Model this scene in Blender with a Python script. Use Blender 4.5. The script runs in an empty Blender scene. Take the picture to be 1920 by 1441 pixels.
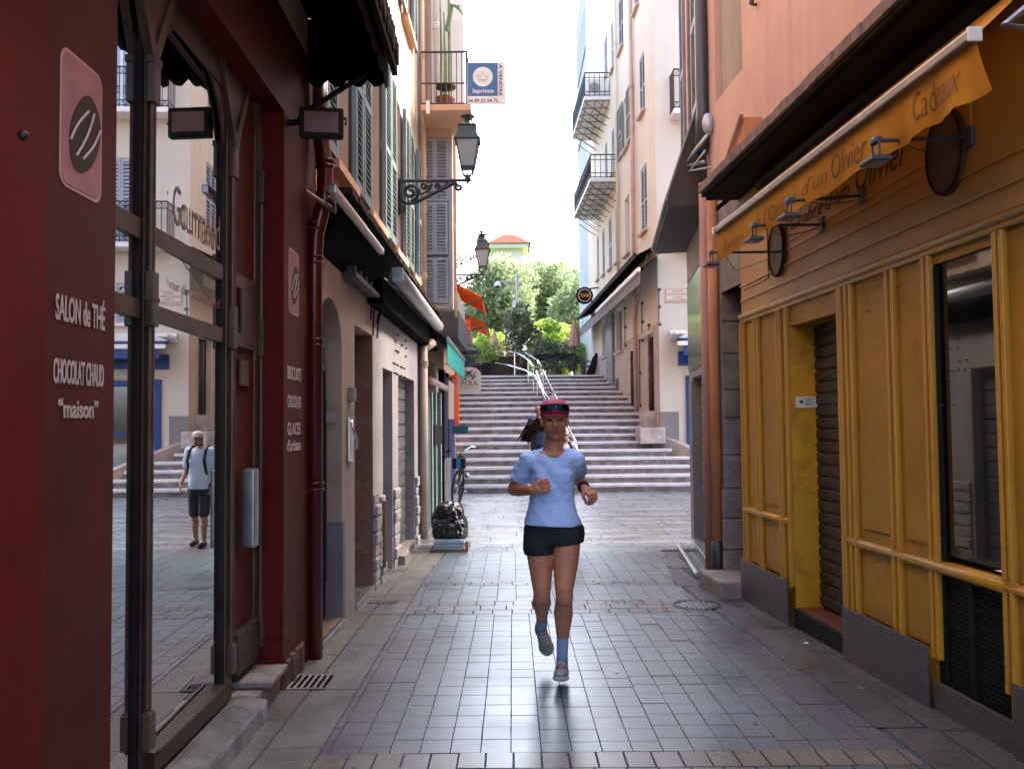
import bpy, bmesh, math, random
from mathutils import Vector, Matrix, noise
random.seed(7)
SC = bpy.context.scene
COL = SC.collection
PI = math.pi
# ---------------- camera
F_PX = 1700.0
PITCH = math.radians(2.476); ROLL = -0.009
cd = bpy.data.cameras.new("camera"); cam = bpy.data.objects.new("camera", cd); COL.objects.link(cam)
cd.sensor_fit = 'HORIZONTAL'; cd.sensor_width = 36.0; cd.lens = F_PX / 1920 * 36.0
cd.clip_start = 0.05; cd.clip_end = 2000
CM = Matrix.Rotation(PI / 2 + PITCH, 4, 'X') @ Matrix.Rotation(ROLL, 4, 'Z')
cam.matrix_world = Matrix.Translation((0, 0, 1.5)) @ CM
SC.camera = cam
# ---------------- world, sun, exposure
SUN_EL, SUN_AZ = math.radians(42), math.radians(50)     # azimuth from +Y towards +X
w = bpy.data.worlds.new("World"); SC.world = w; w.use_nodes = True
nt = w.node_tree; nt.nodes.clear()
sky = nt.nodes.new('ShaderNodeTexSky'); sky.sky_type = 'NISHITA'; sky.sun_disc = False
sky.sun_elevation = SUN_EL; sky.sun_rotation = SUN_AZ; sky.air_density = 0.8; sky.dust_density = 5.0; sky.ozone_density = 0.2
bg = nt.nodes.new('ShaderNodeBackground'); bg.inputs[1].default_value = 0.15
wo = nt.nodes.new('ShaderNodeOutputWorld')
nt.links.new(sky.outputs[0], bg.inputs[0]); nt.links.new(bg.outputs[0], wo.inputs[0])
sd = bpy.data.lights.new("sun", 'SUN'); so = bpy.data.objects.new("sun", sd); COL.objects.link(so)
sd.energy = 1.9; sd.angle = math.radians(12); sd.color = (1.0, 0.95, 0.86)
dirv = Vector((math.sin(SUN_AZ) * math.cos(SUN_EL), math.cos(SUN_AZ) * math.cos(SUN_EL), math.sin(SUN_EL)))
so.rotation_euler = (-dirv).to_track_quat('-Z', 'Y').to_euler(); so.location = (0, 0, 60)
SC.view_settings.view_transform = 'Standard'; SC.view_settings.look = 'None'
SC.view_settings.exposure = 3.2; SC.view_settings.gamma = 1.0; SC.view_settings.use_curve_mapping = False
SC.cycles.max_bounces = 8; SC.cycles.diffuse_bounces = 5; SC.cycles.glossy_bounces = 4
SC.cycles.sample_clamp_indirect = 6.0

# ---------------- pixel helpers (photo pixels -> points on known planes)
CR = CM.to_3x3(); CP = Vector((0, 0, 1.5))
def ray(u, v): return CR @ Vector(((u - 960) / F_PX, (720.5 - v) / F_PX, -1))
def Wd(u, v, d):
    r = ray(u, v); return CP + r * (d / r.y)
def Wx(u, v, x0, k):
    r = ray(u, v); t = (x0 + k * CP.y - CP.x) / (r.x - k * r.y); return CP + r * t
def gz(y):
    pts = [(-30, .12), (0, .05), (4, 0), (8, -.05), (11.5, -.09), (19.8, 0), (60, 0)]
    for (a, za), (b, zb) in zip(pts, pts[1:]):
        if y <= b: return za + (zb - za) * (y - a) / (b - a)
    return 0.0
class Fr:
    """a street facade: s = distance along the street, o = out from the wall, z = up"""
    def __init__(s, x0, k, sg): s.x0, s.k, s.sg = x0, k, sg
    def P(f, s, o, z): return Vector((f.x0 + f.k * s + f.sg * o, s, z))
    def at(f, u, v, o=0.0):
        p = Wx(u, v, f.x0 + f.sg * o, f.k); return p.y, p.z
    def s(f, u, v=794, o=0.0): return f.at(u, v, o)[0]
def PW(x, y, z): return Vector((x, y, z))
class Fy:
    """a wall facing the camera at depth y0: s = world x, o = out (towards camera)"""
    def __init__(s, y0): s.y0 = y0
    def P(f, s, o, z): return Vector((s, f.y0 - o, z))

# ---------------- mesh builder
class MB:
    def __init__(s, P=None): s.bm = bmesh.new(); s.P = P or PW
    def poly(s, pts):
        return s.bm.faces.new([s.bm.verts.new(s.P(*p)) for p in pts])
    def box(s, a0, a1, b0, b1, c0, c1):
        v = [s.bm.verts.new(s.P(a, b, c)) for a in (a0, a1) for b in (b0, b1) for c in (c0, c1)]
        for f in ((0,1,3,2),(4,6,7,5),(0,4,5,1),(2,3,7,6),(0,2,6,4),(1,5,7,3)):
            s.bm.faces.new([v[i] for i in f])
        return s
    def bbox(s, a0, a1, b0, b1, c0, c1, r=.008):
        """bevelled box"""
        n = len(s.bm.edges); before = set(s.bm.edges)
        s.box(a0, a1, b0, b1, c0, c1)
        es = [e for e in s.bm.edges if e not in before]
        bmesh.ops.bevel(s.bm, geom=es, offset=r, segments=2, affect='EDGES', profile=.6)
        return s
    def prism(s, poly, h, axis=1, c=0.0):
        """poly of 2-tuples extruded along axis index from c to c+h"""
        def mk(p, t):
            q = list(p); q.insert(axis, t); return s.bm.verts.new(s.P(*q))
        A = [mk(p, c) for p in poly]; B = [mk(p, c + h) for p in poly]
        n = len(poly)
        s.bm.faces.new(A); s.bm.faces.new(B[::-1])
        for i in range(n): s.bm.faces.new([A[i], B[i], B[(i+1)%n], A[(i+1)%n]])
        return s
    def tube(s, pts, r, n=8, cap=True, closed=False):
        pts = [s.P(*p) for p in pts]; m = len(pts)
        rr = r if isinstance(r, (list, tuple)) else [r] * m
        rings = []; up = Vector((0, 0, 1)); prev = None
        for i, p in enumerate(pts):
            if closed: t = (pts[(i+1)%m] - pts[i-1])
            else: t = (pts[min(i+1, m-1)] - pts[max(i-1, 0)])
            t.normalize()
            if prev is None:
                a = t.cross(up)
                if a.length < .05: a = t.cross(Vector((1, 0, 0)))
            else: a = prev - t * prev.dot(t)
            if a.length < 1e-6: a = t.orthogonal()
            a.normalize(); prev = a; b = t.cross(a)
            rings.append([s.bm.verts.new(p + (a * math.cos(2*PI*j/n) + b * math.sin(2*PI*j/n)) * rr[i]) for j in range(n)])
        for i in range(m if closed else m - 1):
            A, B = rings[i], rings[(i+1) % m]
            for j in range(n): s.bm.faces.new([A[j], A[(j+1)%n], B[(j+1)%n], B[j]])
        if cap and not closed:
            s.bm.faces.new(rings[0][::-1]); s.bm.faces.new(rings[-1])
        return s
    def lathe(s, c, prof, n=16, sq=None):
        """profile [(r,z)] round a vertical axis at c; sq = number of sides (rotated) for lantern shapes"""
        c = Vector(c); n = sq or n; off = PI / 4 if sq == 4 else 0
        rings = []
        for r, z in prof:
            rings.append([s.bm.verts.new(c + Vector((r*math.cos(off+2*PI*j/n), r*math.sin(off+2*PI*j/n), z))) for j in range(n)])
        for A, B in zip(rings, rings[1:]):
            for j in range(n): s.bm.faces.new([A[j], A[(j+1)%n], B[(j+1)%n], B[j]])
        s.bm.faces.new(rings[0][::-1]); s.bm.faces.new(rings[-1])
        return s
    def ball(s, c, r, seg=12, rings=8, M=None):
        if not isinstance(r, (tuple, list)): r = (r, r, r)
        m = Matrix.Translation(Vector(c)) @ (M.to_4x4() if M is not None else Matrix.Identity(4)) @ Matrix.Diagonal((r[0], r[1], r[2], 1))
        bmesh.ops.create_uvsphere(s.bm, u_segments=seg, v_segments=rings, radius=1, matrix=m)
        return s
    def mesh(s, name, org=Vector((0, 0, 0)), smooth=False, normals=True):
        if normals: bmesh.ops.recalc_face_normals(s.bm, faces=s.bm.faces[:])
        for v in s.bm.verts: v.co -= org
        me = bpy.data.meshes.new(name); s.bm.to_mesh(me); s.bm.free()
        if smooth:
            for p in me.polygons: p.use_smooth = True
        return me
def root_org(p):
    while p is not None and p.parent is not None: p = p.parent
    return Vector(p.location) if p is not None else Vector((0, 0, 0))
def obj(name, mb, m, par=None, smooth=False, label=None):
    org = root_org(par)
    me = mb if isinstance(mb, bpy.types.Mesh) else mb.mesh(name, org, smooth)
    if isinstance(m, (list, tuple)):
        for x in m: me.materials.append(x)
    else: me.materials.append(m)
    o = bpy.data.objects.new(name, me); COL.objects.link(o)
    if par is not None: o.parent = par
    if label: o['label'] = label
    return o
def thing(name, loc, label, cat, group=None, kind=None):
    o = bpy.data.objects.new(name, None); COL.objects.link(o); o.location = loc
    o.empty_display_size = .2
    return tag(o, label, cat, group, kind)
def tag(o, label=None, cat=None, group=None, kind=None):
    if label: o['label'] = label
    if cat: o['category'] = cat
    if group: o['group'] = group
    if kind: o['kind'] = kind
    return o
def single(name, mb, m, label, cat, group=None, smooth=False):
    return tag(obj(name, mb, m, None, smooth), label, cat, group)
def struct(name, mb, m, smooth=False):
    o = obj(name, mb, m, None, smooth); o['kind'] = 'structure'; return o
def copy_tree(o, loc, label, group=None):
    c = o.copy(); COL.objects.link(c); c.location = loc; c['label'] = label
    if group: c['group'] = group
    for ch in list(o.children):
        d = ch.copy(); COL.objects.link(d); d.parent = c
        for g in list(ch.children):
            e = g.copy(); COL.objects.link(e); e.parent = d
    return c
def text(s, size, fn, name='lettering', m=None, par=None, sx=1.0, shear=0.0, bold=0.0, align='LEFT', vert=False, thick=.002):
    """fn(x, y, t) -> world; x along the line, y up, t out"""
    cu = bpy.data.curves.new('txt', 'FONT'); cu.body = s; cu.size = size; cu.shear = shear; cu.offset = bold
    cu.align_x = align; cu.resolution_u = 3; cu.extrude = thick / 2; cu.space_line = 1.0
    o = bpy.data.objects.new('txt', cu); COL.objects.link(o)
    dg = bpy.context.evaluated_depsgraph_get(); dg.update()
    me = bpy.data.meshes.new_from_object(o.evaluated_get(dg))
    bpy.data.objects.remove(o); bpy.data.curves.remove(cu)
    org = root_org(par)
    me.materials.clear()
    for v in me.vertices: v.co = fn(v.co.x * sx, v.co.y, v.co.z + thick / 2) - org
    me.name = name
    return obj(name, me, m, par)

# ---------------- materials
MATS = {}
def pm(name, col, rough=.6, metal=0.0, var=.12, vs=2.5, bump=.0, bs=30, streak=0.0, dirt=0.0, dirtcol=(.05,.045,.04), ds=1.2, spec=.5, fine=.0, tl=0.0, coat=0.0, edge=0.0):
    m = bpy.data.materials.new(name); m.use_nodes = True; n = m.node_tree.nodes; l = m.node_tree.links
    b = n['Principled BSDF']; b.inputs['Roughness'].default_value = rough; b.inputs['Metallic'].default_value = metal
    b.inputs['Specular IOR Level'].default_value = spec; b.inputs['Coat Weight'].default_value = coat
    tc = n.new('ShaderNodeTexCoord')
    def noi(scale, det=6, vec=None, rg=.6):
        t = n.new('ShaderNodeTexNoise'); t.inputs['Scale'].default_value = scale; t.inputs['Detail'].default_value = det
        t.inputs['Roughness'].default_value = rg; l.new(vec or tc.outputs['Object'], t.inputs['Vector']); return t.outputs['Fac']
    def ramp(f, a, b_, c0=(0,0,0,1), c1=(1,1,1,1)):
        r = n.new('ShaderNodeValToRGB'); r.color_ramp.elements[0].position = a; r.color_ramp.elements[1].position = b_
        r.color_ramp.elements[0].color = c0; r.color_ramp.elements[1].color = c1; l.new(f, r.inputs[0]); return r.outputs[0]
    def mix(a, b_, f, mode='MIX', fac=None):
        x = n.new('ShaderNodeMix'); x.data_type = 'RGBA'; x.blend_type = mode
        if fac is not None: x.inputs[0].default_value = fac
        else: l.new(f, x.inputs[0])
        for s_, v_ in ((6, a), (7, b_)):
            if isinstance(v_, tuple): x.inputs[s_].default_value = (*v_[:3], 1)
            else: l.new(v_, x.inputs[s_])
        return x.outputs[2]
    c = tuple(col)
    lo = tuple(max(0, x * (1 - var * 1.6)) for x in c); hi = tuple(min(1, x * (1 + var)) for x in c)
    out = mix(lo, hi, ramp(noi(vs), .3, .72))
    if fine: out = mix(out, tuple(x * .55 for x in c), ramp(noi(vs * 22, 3), .5, .5 + .25), fac=None) if fine >= 1 else mix(out, mix(out, tuple(x * .6 for x in c), ramp(noi(vs * 18, 4), .55, .75)), None, fac=fine)
    if streak:
        mp = n.new('ShaderNodeMapping'); mp.inputs['Scale'].default_value = (6, 6, .45); l.new(tc.outputs['Object'], mp.inputs[0])
        st = ramp(noi(1.0, 5, mp.outputs[0]), .5, .78)
        out = mix(out, mix(out, tuple(x * .45 for x in c), None, fac=streak), st)
    if dirt:
        dm = ramp(noi(ds, 8, rg=.72), .5, .66)
        out = mix(out, mix(out, tuple(dirtcol), None, fac=dirt), dm)
    l.new(out, b.inputs['Base Color'])
    rr = n.new('ShaderNodeMapRange'); rr.inputs[3].default_value = max(0, rough - .12); rr.inputs[4].default_value = min(1, rough + .12)
    l.new(noi(vs * 2.3), rr.inputs[0]); l.new(rr.outputs[0], b.inputs['Roughness'])
    if bump:
        bp = n.new('ShaderNodeBump'); bp.inputs['Strength'].default_value = bump; bp.inputs['Distance'].default_value = .01
        l.new(noi(bs, 5), bp.inputs['Height']); l.new(bp.outputs[0], b.inputs['Normal'])
    if tl:
        t = n.new('ShaderNodeBsdfTranslucent'); l.new(out, t.inputs[0]); x = n.new('ShaderNodeMixShader'); x.inputs[0].default_value = tl
        l.new(b.outputs[0], x.inputs[1]); l.new(t.outputs[0], x.inputs[2]); l.new(x.outputs[0], n['Material Output'].inputs[0])
    MATS[name] = m
    return m
def attr_mat(name, rough=.4, bump=.15, bs=60, var=.25, rvar=.15, attr='col', spec=.5, tool=False, wet=0.0):
    """colour per tile from a face-corner attribute, broken up by noise"""
    m = bpy.data.materials.new(name); m.use_nodes = True; n = m.node_tree.nodes; l = m.node_tree.links
    b = n['Principled BSDF']; b.inputs['Specular IOR Level'].default_value = spec; b.inputs['Coat Weight'].default_value = wet; b.inputs['Coat Roughness'].default_value = .30
    at = n.new('ShaderNodeAttribute'); at.attribute_name = attr
    tc = n.new('ShaderNodeTexCoord')
    def noi(s, d=6, rg=.65, vec=None):
        t = n.new('ShaderNodeTexNoise'); t.inputs['Scale'].default_value = s; t.inputs['Detail'].default_value = d; t.inputs['Roughness'].default_value = rg
        l.new(vec or tc.outputs['Object'], t.inputs['Vector']); return t.outputs['Fac']
    mr = n.new('ShaderNodeMapRange'); mr.inputs[1].default_value = .3; mr.inputs[2].default_value = .7
    mr.inputs[3].default_value = 1 - var; mr.inputs[4].default_value = 1 + var * .6; l.new(noi(7, 8), mr.inputs[0])
    mr2 = n.new('ShaderNodeMapRange'); mr2.inputs[1].default_value = .35; mr2.inputs[2].default_value = .65
    mr2.inputs[3].default_value = .72; mr2.inputs[4].default_value = 1.1; l.new(noi(.9, 4), mr2.inputs[0])
    mr3 = n.new('ShaderNodeMapRange'); mr3.inputs[1].default_value = .60; mr3.inputs[2].default_value = .68
    mr3.inputs[3].default_value = 1.0; mr3.inputs[4].default_value = .55; l.new(noi(2.6, 9, .75), mr3.inputs[0])
    mr4 = n.new('ShaderNodeMapRange'); mr4.inputs[1].default_value = .70; mr4.inputs[2].default_value = .74
    mr4.inputs[3].default_value = 1.0; mr4.inputs[4].default_value = .35; l.new(noi(28, 3, .5), mr4.inputs[0])
    m0 = n.new('ShaderNodeMath'); m0.operation = 'MULTIPLY'; l.new(mr.outputs[0], m0.inputs[0]); l.new(mr2.outputs[0], m0.inputs[1])
    m1 = n.new('ShaderNodeMath'); m1.operation = 'MULTIPLY'; l.new(mr3.outputs[0], m1.inputs[0]); l.new(mr4.outputs[0], m1.inputs[1])
    mu = n.new('ShaderNodeMath'); mu.operation = 'MULTIPLY'; l.new(m0.outputs[0], mu.inputs[0]); l.new(m1.outputs[0], mu.inputs[1])
    x = n.new('ShaderNodeMix'); x.data_type = 'RGBA'; x.blend_type = 'MULTIPLY'; x.inputs[0].default_value = 1
    l.new(at.outputs['Color'], x.inputs[6]); l.new(mu.outputs[0], x.inputs[7]); l.new(x.outputs[2], b.inputs['Base Color'])
    r = n.new('ShaderNodeMapRange'); r.inputs[1].default_value = .35; r.inputs[2].default_value = .65
    r.inputs[3].default_value = rough - rvar; r.inputs[4].default_value = rough + rvar; l.new(noi(1.7, 7), r.inputs[0]); l.new(r.outputs[0], b.inputs['Roughness'])
    bp = n.new('ShaderNodeBump'); bp.inputs['Strength'].default_value = bump; bp.inputs['Distance'].default_value = .006
    h = noi(bs, 6)
    if tool:
        mp = n.new('ShaderNodeMapping'); mp.inputs['Rotation'].default_value = (0, 0, .9); mp.inputs['Scale'].default_value = (3, 42, 1)
        l.new(tc.outputs['Object'], mp.inputs[0]); h2 = noi(1.0, 2, .5, mp.outputs[0])
        ad = n.new('ShaderNodeMath'); ad.operation = 'ADD'; l.new(h, ad.inputs[0]); l.new(h2, ad.inputs[1]); h = ad.outputs[0]
    l.new(h, bp.inputs['Height']); l.new(bp.outputs[0], b.inputs['Normal'])
    return m
def glassy(name, refl=(.5,.5,.5), rough=.0, dark=(.01,.01,.01), mixf=.8):
    m = bpy.data.materials.new(name); m.use_nodes = True; n = m.node_tree.nodes; l = m.node_tree.links
    g = n.new('ShaderNodeBsdfGlossy'); g.inputs[0].default_value = (*refl, 1); g.inputs['Roughness'].default_value = rough
    d = n['Principled BSDF']; d.inputs['Base Color'].default_value = (*dark, 1); d.inputs['Roughness'].default_value = .1
    x = n.new('ShaderNodeMixShader'); x.inputs[0].default_value = mixf
    l.new(d.outputs[0], x.inputs[1]); l.new(g.outputs[0], x.inputs[2]); l.new(x.outputs[0], n['Material Output'].inputs[0])
    return m
M = {}
M['red'] = pm('red_paint', (.115,.008,.006), .55, var=.15, vs=1.6, bump=.12, bs=60, dirt=.12, dirtcol=(.18,.05,.04), ds=5, spec=.12)
M['redbrown'] = pm('maroon_paint', (.085,.019,.014), .55, var=.15, vs=2, bump=.1, bs=70, streak=.3, spec=.12, fine=.3)
M['redbrown2'] = pm('fascia_paint', (.075,.014,.008), .5, var=.15, vs=1.2, bump=.1, bs=50, spec=.25)
M['pink'] = pm('faded_pink_paint', (.40,.20,.225), .6, var=.2, vs=5, bump=.2, bs=120, fine=.5)
M['pinkedge'] = pm('pale_pink_outline', (.55,.36,.36), .6)
M['bean'] = pm('dark_bean_paint', (.022,.012,.012), .6)
M['letter'] = pm('cream_lettering', (.52,.44,.42), .6, var=.1, vs=20)
M['wood'] = pm('dark_brown_wood', (.038,.019,.012), .48, var=.25, vs=4, bump=.1, bs=40, streak=.2)
M['wood2'] = pm('worn_brown_metal', (.085,.053,.038), .42, metal=.1, var=.25, vs=5, bump=.08, bs=40)
M['steel'] = pm('worn_steel', (.34,.34,.35), .32, metal=.85, var=.25, vs=6, bump=.1, bs=30)
M['chrome'] = pm('brushed_chrome', (.75,.76,.77), .18, metal=1, var=.08)
M['black'] = pm('black_paint', (.008,.007,.007), .6, spec=.25, var=.2)
M['iron'] = pm('dark_iron', (.020,.022,.026), .45, var=.2, bump=.05)
M['lampgreen'] = pm('dark_green_iron', (.022,.040,.038), .4, var=.2)
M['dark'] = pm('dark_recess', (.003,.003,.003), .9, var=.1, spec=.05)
M['canvas'] = pm('dark_canvas', (.006,.005,.005), .9, spec=.05, var=.3, vs=6, bump=.2, bs=20)
M['tileedge'] = pm('mossy_tile_edge', (.030,.018,.014), .85, spec=.15, var=.5, vs=16, bump=.6, bs=25)
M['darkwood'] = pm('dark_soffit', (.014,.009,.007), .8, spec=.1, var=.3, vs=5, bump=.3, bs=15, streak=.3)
M['beige'] = pm('beige_plaster', (.34,.27,.215), .8, var=.12, vs=1.3, bump=.25, bs=35, streak=.35, dirt=.25, ds=2.2)
M['beige2'] = pm('beige_arch_stone', (.33,.29,.26), .75, var=.1, vs=2, bump=.2, bs=50, streak=.2)
M['greybase'] = pm('grey_base_paint', (.14,.145,.17), .6, var=.08, vs=3, bump=.1, bs=50)
M['brown'] = pm('brown_render', (.17,.085,.058), .75, var=.15, vs=2, bump=.25, bs=40, dirt=.3, dirtcol=(.3,.22,.18), ds=5, streak=.3)
M['lilac'] = pm('lilac_grey_plaster', (.30,.265,.27), .8, var=.1, vs=1.6, bump=.25, bs=40, streak=.4, dirt=.25, ds=2.6)
M['rock'] = pm('rock_face_stone', (.30,.27,.28), .85, var=.3, vs=9, bump=.9, bs=22)
M['shutter'] = pm('grey_roller_shutter', (.085,.088,.095), .55, metal=.1, var=.15, vs=5)
M['shutterb'] = pm('brown_roller_shutter', (.045,.030,.026), .55, var=.2, vs=4)
M['shutterl'] = pm('pale_roller_shutter', (.36,.38,.36), .5, metal=.2, var=.15, vs=4)
M['peach'] = pm('peach_plaster', (.56,.40,.29), .85, var=.1, vs=.8, bump=.15, bs=25, streak=.3)
M['peach2'] = pm('orange_plaster', (.58,.35,.22), .85, var=.1, vs=1.5, bump=.15, bs=25)
M['teal'] = pm('teal_shutter_paint', (.155,.20,.20), .55, var=.15, vs=4, bump=.05)
M['bluegrey'] = pm('blue_grey_shutter_paint', (.30,.33,.38), .55, var=.1, vs=4)
M['greyshut'] = pm('grey_shutter_paint', (.20,.21,.235), .55, var=.12, vs=4)
M['salmon'] = pm('salmon_plaster', (.58,.345,.265), .85, var=.13, vs=.7, bump=.25, bs=22, streak=.32, dirt=.16, dirtcol=(.46,.22,.15), ds=1.5)
M['cream'] = pm('cream_plaster', (.74,.65,.49), .85, var=.08, vs=.6, bump=.12, bs=18, streak=.25, dirt=.1, dirtcol=(.42,.3,.2), ds=1.2)
M['creamlow'] = pm('peach_base_plaster', (.52,.40,.30), .85, var=.12, vs=.9, bump=.15, bs=18, streak=.4, dirt=.25, dirtcol=(.2,.15,.12), ds=1.6)
M['white'] = pm('white_plaster', (.56,.52,.44), .85, var=.05, vs=.7, bump=.1, bs=20, streak=.15)
M['paleblue'] = pm('pale_blue_plaster', (.44,.47,.46), .85, var=.07, vs=.8, streak=.15)
M['offwhite'] = pm('off_white_paint', (.72,.71,.68), .5, var=.06)
M['ypanel'] = pm('ochre_panel_paint', (.38,.195,.020), .5, spec=.3, var=.12, vs=1.8, bump=.12, bs=90, fine=.4, dirt=.3, dirtcol=(.12,.05,.02), ds=5)
M['ypost'] = pm('yellow_moulding_paint', (.48,.235,.014), .36, var=.08, vs=3, bump=.06, bs=50, dirt=.15, dirtcol=(.13,.055,.02), ds=7)
M['yjamb'] = pm('bright_yellow_paint', (.56,.30,.008), .45, var=.15, vs=2.2, bump=.12, bs=50, dirt=.5, dirtcol=(.1,.04,.015), ds=3.5)
M['yfascia'] = pm('brown_ochre_fascia', (.42,.195,.030), .45, var=.14, vs=1.2, bump=.1, bs=60, dirt=.25, dirtcol=(.3,.17,.10), ds=2)
M['skirt'] = pm('grey_skirting_board', (.075,.070,.078), .42, var=.1, vs=2.5, bump=.08, bs=40)
M['awn'] = pm('amber_awning_canvas', (.62,.27,.010), .75, var=.14, vs=3, bump=.35, bs=7, streak=.25, tl=.25)
M['ink'] = pm('dark_brown_ink', (.06,.03,.012), .7)
M['inkv'] = pm('faded_ink', (.15,.06,.012), .7)
M['stone'] = pm('grey_stone', (.25,.215,.20), .8, var=.25, vs=4, bump=.6, bs=14, dirt=.4, ds=3)
M['pinkpipe'] = pm('pink_wall_strip', (.42,.19,.15), .6, var=.12, vs=3, streak=.3)
M['orangew'] = pm('orange_wall_paint', (.50,.20,.08), .7, var=.15, vs=3, streak=.3, bump=.2)
M['taupe'] = pm('taupe_frame_paint', (.21,.19,.185), .55, var=.08)
M['palepanel'] = glassy('pale_glossy_panel', (.6,.62,.6), .12, (.45,.47,.43), .45)
M['mirror'] = glassy('reflective_door_glass', (.68,.69,.70), .0, (.004,.004,.004), .90)
M['glass'] = glassy('dark_shop_glass', (.13,.125,.12), .02, (.006,.006,.006), .55)
M['winglass'] = glassy('window_glass', (.5,.52,.55), .03, (.02,.02,.025), .5)
M['ghost'] = pm('frosted_lettering', (.34,.30,.25), .6)
M['ghostred'] = pm('faded_red_lettering', (.40,.20,.17), .6)
M['blue'] = pm('royal_blue_paint', (.008,.04,.20), .4, var=.1)
M['navy'] = pm('navy_canvas', (.01,.02,.09), .8)
M['gold'] = pm('orange_letter', (.75,.33,.04), .5)
M['terracotta'] = pm('terracotta_tiles', (.17,.050,.032), .8, var=.25, vs=10, bump=.5, bs=30)
M['wetpipe'] = pm('maroon_pipe', (.085,.008,.006), .22, var=.15, vs=4)
M['beigepipe'] = pm('beige_pipe', (.36,.27,.22), .5, var=.12, streak=.3)
M['orangepipe'] = pm('orange_pipe', (.62,.40,.24), .5, var=.1, streak=.2)
M['darkpipe'] = pm('anthracite_pipe', (.045,.048,.058), .4, var=.1)
M['pole'] = pm('galvanised_pole', (.42,.45,.46), .4, metal=.4, var=.08)
M['lantern_glass'] = glassy('frosted_lantern_glass', (.35,.38,.42), .3, (.30,.32,.34), .25)
# ================= GROUND =================
mb = MB(); mb.box(-400, 400, -60, 30, -.6, -.4); struct('ground', mb, pm('earth', (.10,.09,.07), .9))
JOINT = pm('tile_edge_grime', (.050,.068,.080), .7, spec=.4)
def tiles(name, rows, mat, h0=0.0, gap=.006, colfn=None, tilt=.001, drop=.0012):
    """rows: list of (x0,x1,y0,y1) tile rects -> one mesh; each tile is slightly tilted"""
    bm = bmesh.new(); cl = bm.loops.layers.float_color.new('col')
    for (x0, x1, y0, y1) in rows:
        c = colfn((x0+x1)/2, (y0+y1)/2); g = gap / 2; b = min(.0022, (x1-x0)*.1)
        tx, ty, dz = random.gauss(0, tilt), random.gauss(0, tilt), random.gauss(0, .0008)
        xm, ym = (x0+x1)/2, (y0+y1)/2
        def Z(x, y, d=0): return gz(y) + h0 + dz + tx*(x-xm) + ty*(y-ym) - d
        J = [random.uniform(-.0012, .0012) for _ in range(8)]
        o = [(x0+g+J[0],y0+g+J[1]),(x1-g+J[2],y0+g+J[3]),(x1-g+J[4],y1-g+J[5]),(x0+g+J[6],y1-g+J[7])]
        i = [(o[0][0]+b,o[0][1]+b),(o[1][0]-b,o[1][1]+b),(o[2][0]-b,o[2][1]-b),(o[3][0]+b,o[3][1]-b)]
        vo = [bm.verts.new((x, y, Z(x, y, drop))) for x, y in o]; vi = [bm.verts.new((x, y, Z(x, y))) for x, y in i]
        fs = [bm.faces.new(vi)] + [bm.faces.new([vo[k], vo[(k+1)%4], vi[(k+1)%4], vi[k]]) for k in range(4)]
        for n_, f in enumerate(fs):
            if n_: f.material_index = 1
            cc = c if n_ == 0 else tuple(q * .8 for q in c)
            for lp in f.loops: lp[cl] = (*cc, 1)
    me = bpy.data.meshes.new(name); bm.to_mesh(me); bm.free(); me.materials.append(mat); me.materials.append(JOINT)
    o = bpy.data.objects.new(name, me); COL.objects.link(o); o['kind'] = 'structure'; return o
def XL(y): return -.90 if y < 9 else -.90 + (y-9)*.03         # left border of the middle strip
def XR(y): return 1.98 - .047*y if y < 8.9 else 1.56 + (y-8.9)*.14
# joint bed underneath
mb = MB(); ys = [-8, 0, 4, 8, 11.5, 19.8, 20.4]
for a, b in zip(ys, ys[1:]): mb.poly([(-2.2, a, gz(a)-.007), (14, a, gz(a)-.007), (14, b, gz(b)-.007), (-2.2, b, gz(b)-.007)])
struct('paving_bed', mb, pm('dark_joint', (.050,.058,.064), .8))
def jit(c, a=.12):
    k = 1 + random.uniform(-a, a); return tuple(x * k * (1 + random.uniform(-.03, .03)) for x in c)
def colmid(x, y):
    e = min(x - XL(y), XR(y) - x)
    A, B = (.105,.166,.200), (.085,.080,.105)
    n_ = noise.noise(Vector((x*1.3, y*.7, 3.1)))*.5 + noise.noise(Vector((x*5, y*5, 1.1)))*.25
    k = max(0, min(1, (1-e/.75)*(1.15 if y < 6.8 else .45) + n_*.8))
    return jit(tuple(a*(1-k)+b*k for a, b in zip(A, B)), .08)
rows = []
def strip(y0, y1, w, dl, stag=.0):
    y = y0; r = 0
    while y < y1 - .03:
        ye = min(y + dl, y1); x = XL(y) ; off = (r % 2) * stag
        xs = [x]; x += w * (1 - off) ; 
        while x < XR(y) - .05: xs.append(x); x += w
        xs.append(XR(y))
        for a, b in zip(xs, xs[1:]): rows.append((a, b, y, ye))
        y = ye; r += 1
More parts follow.
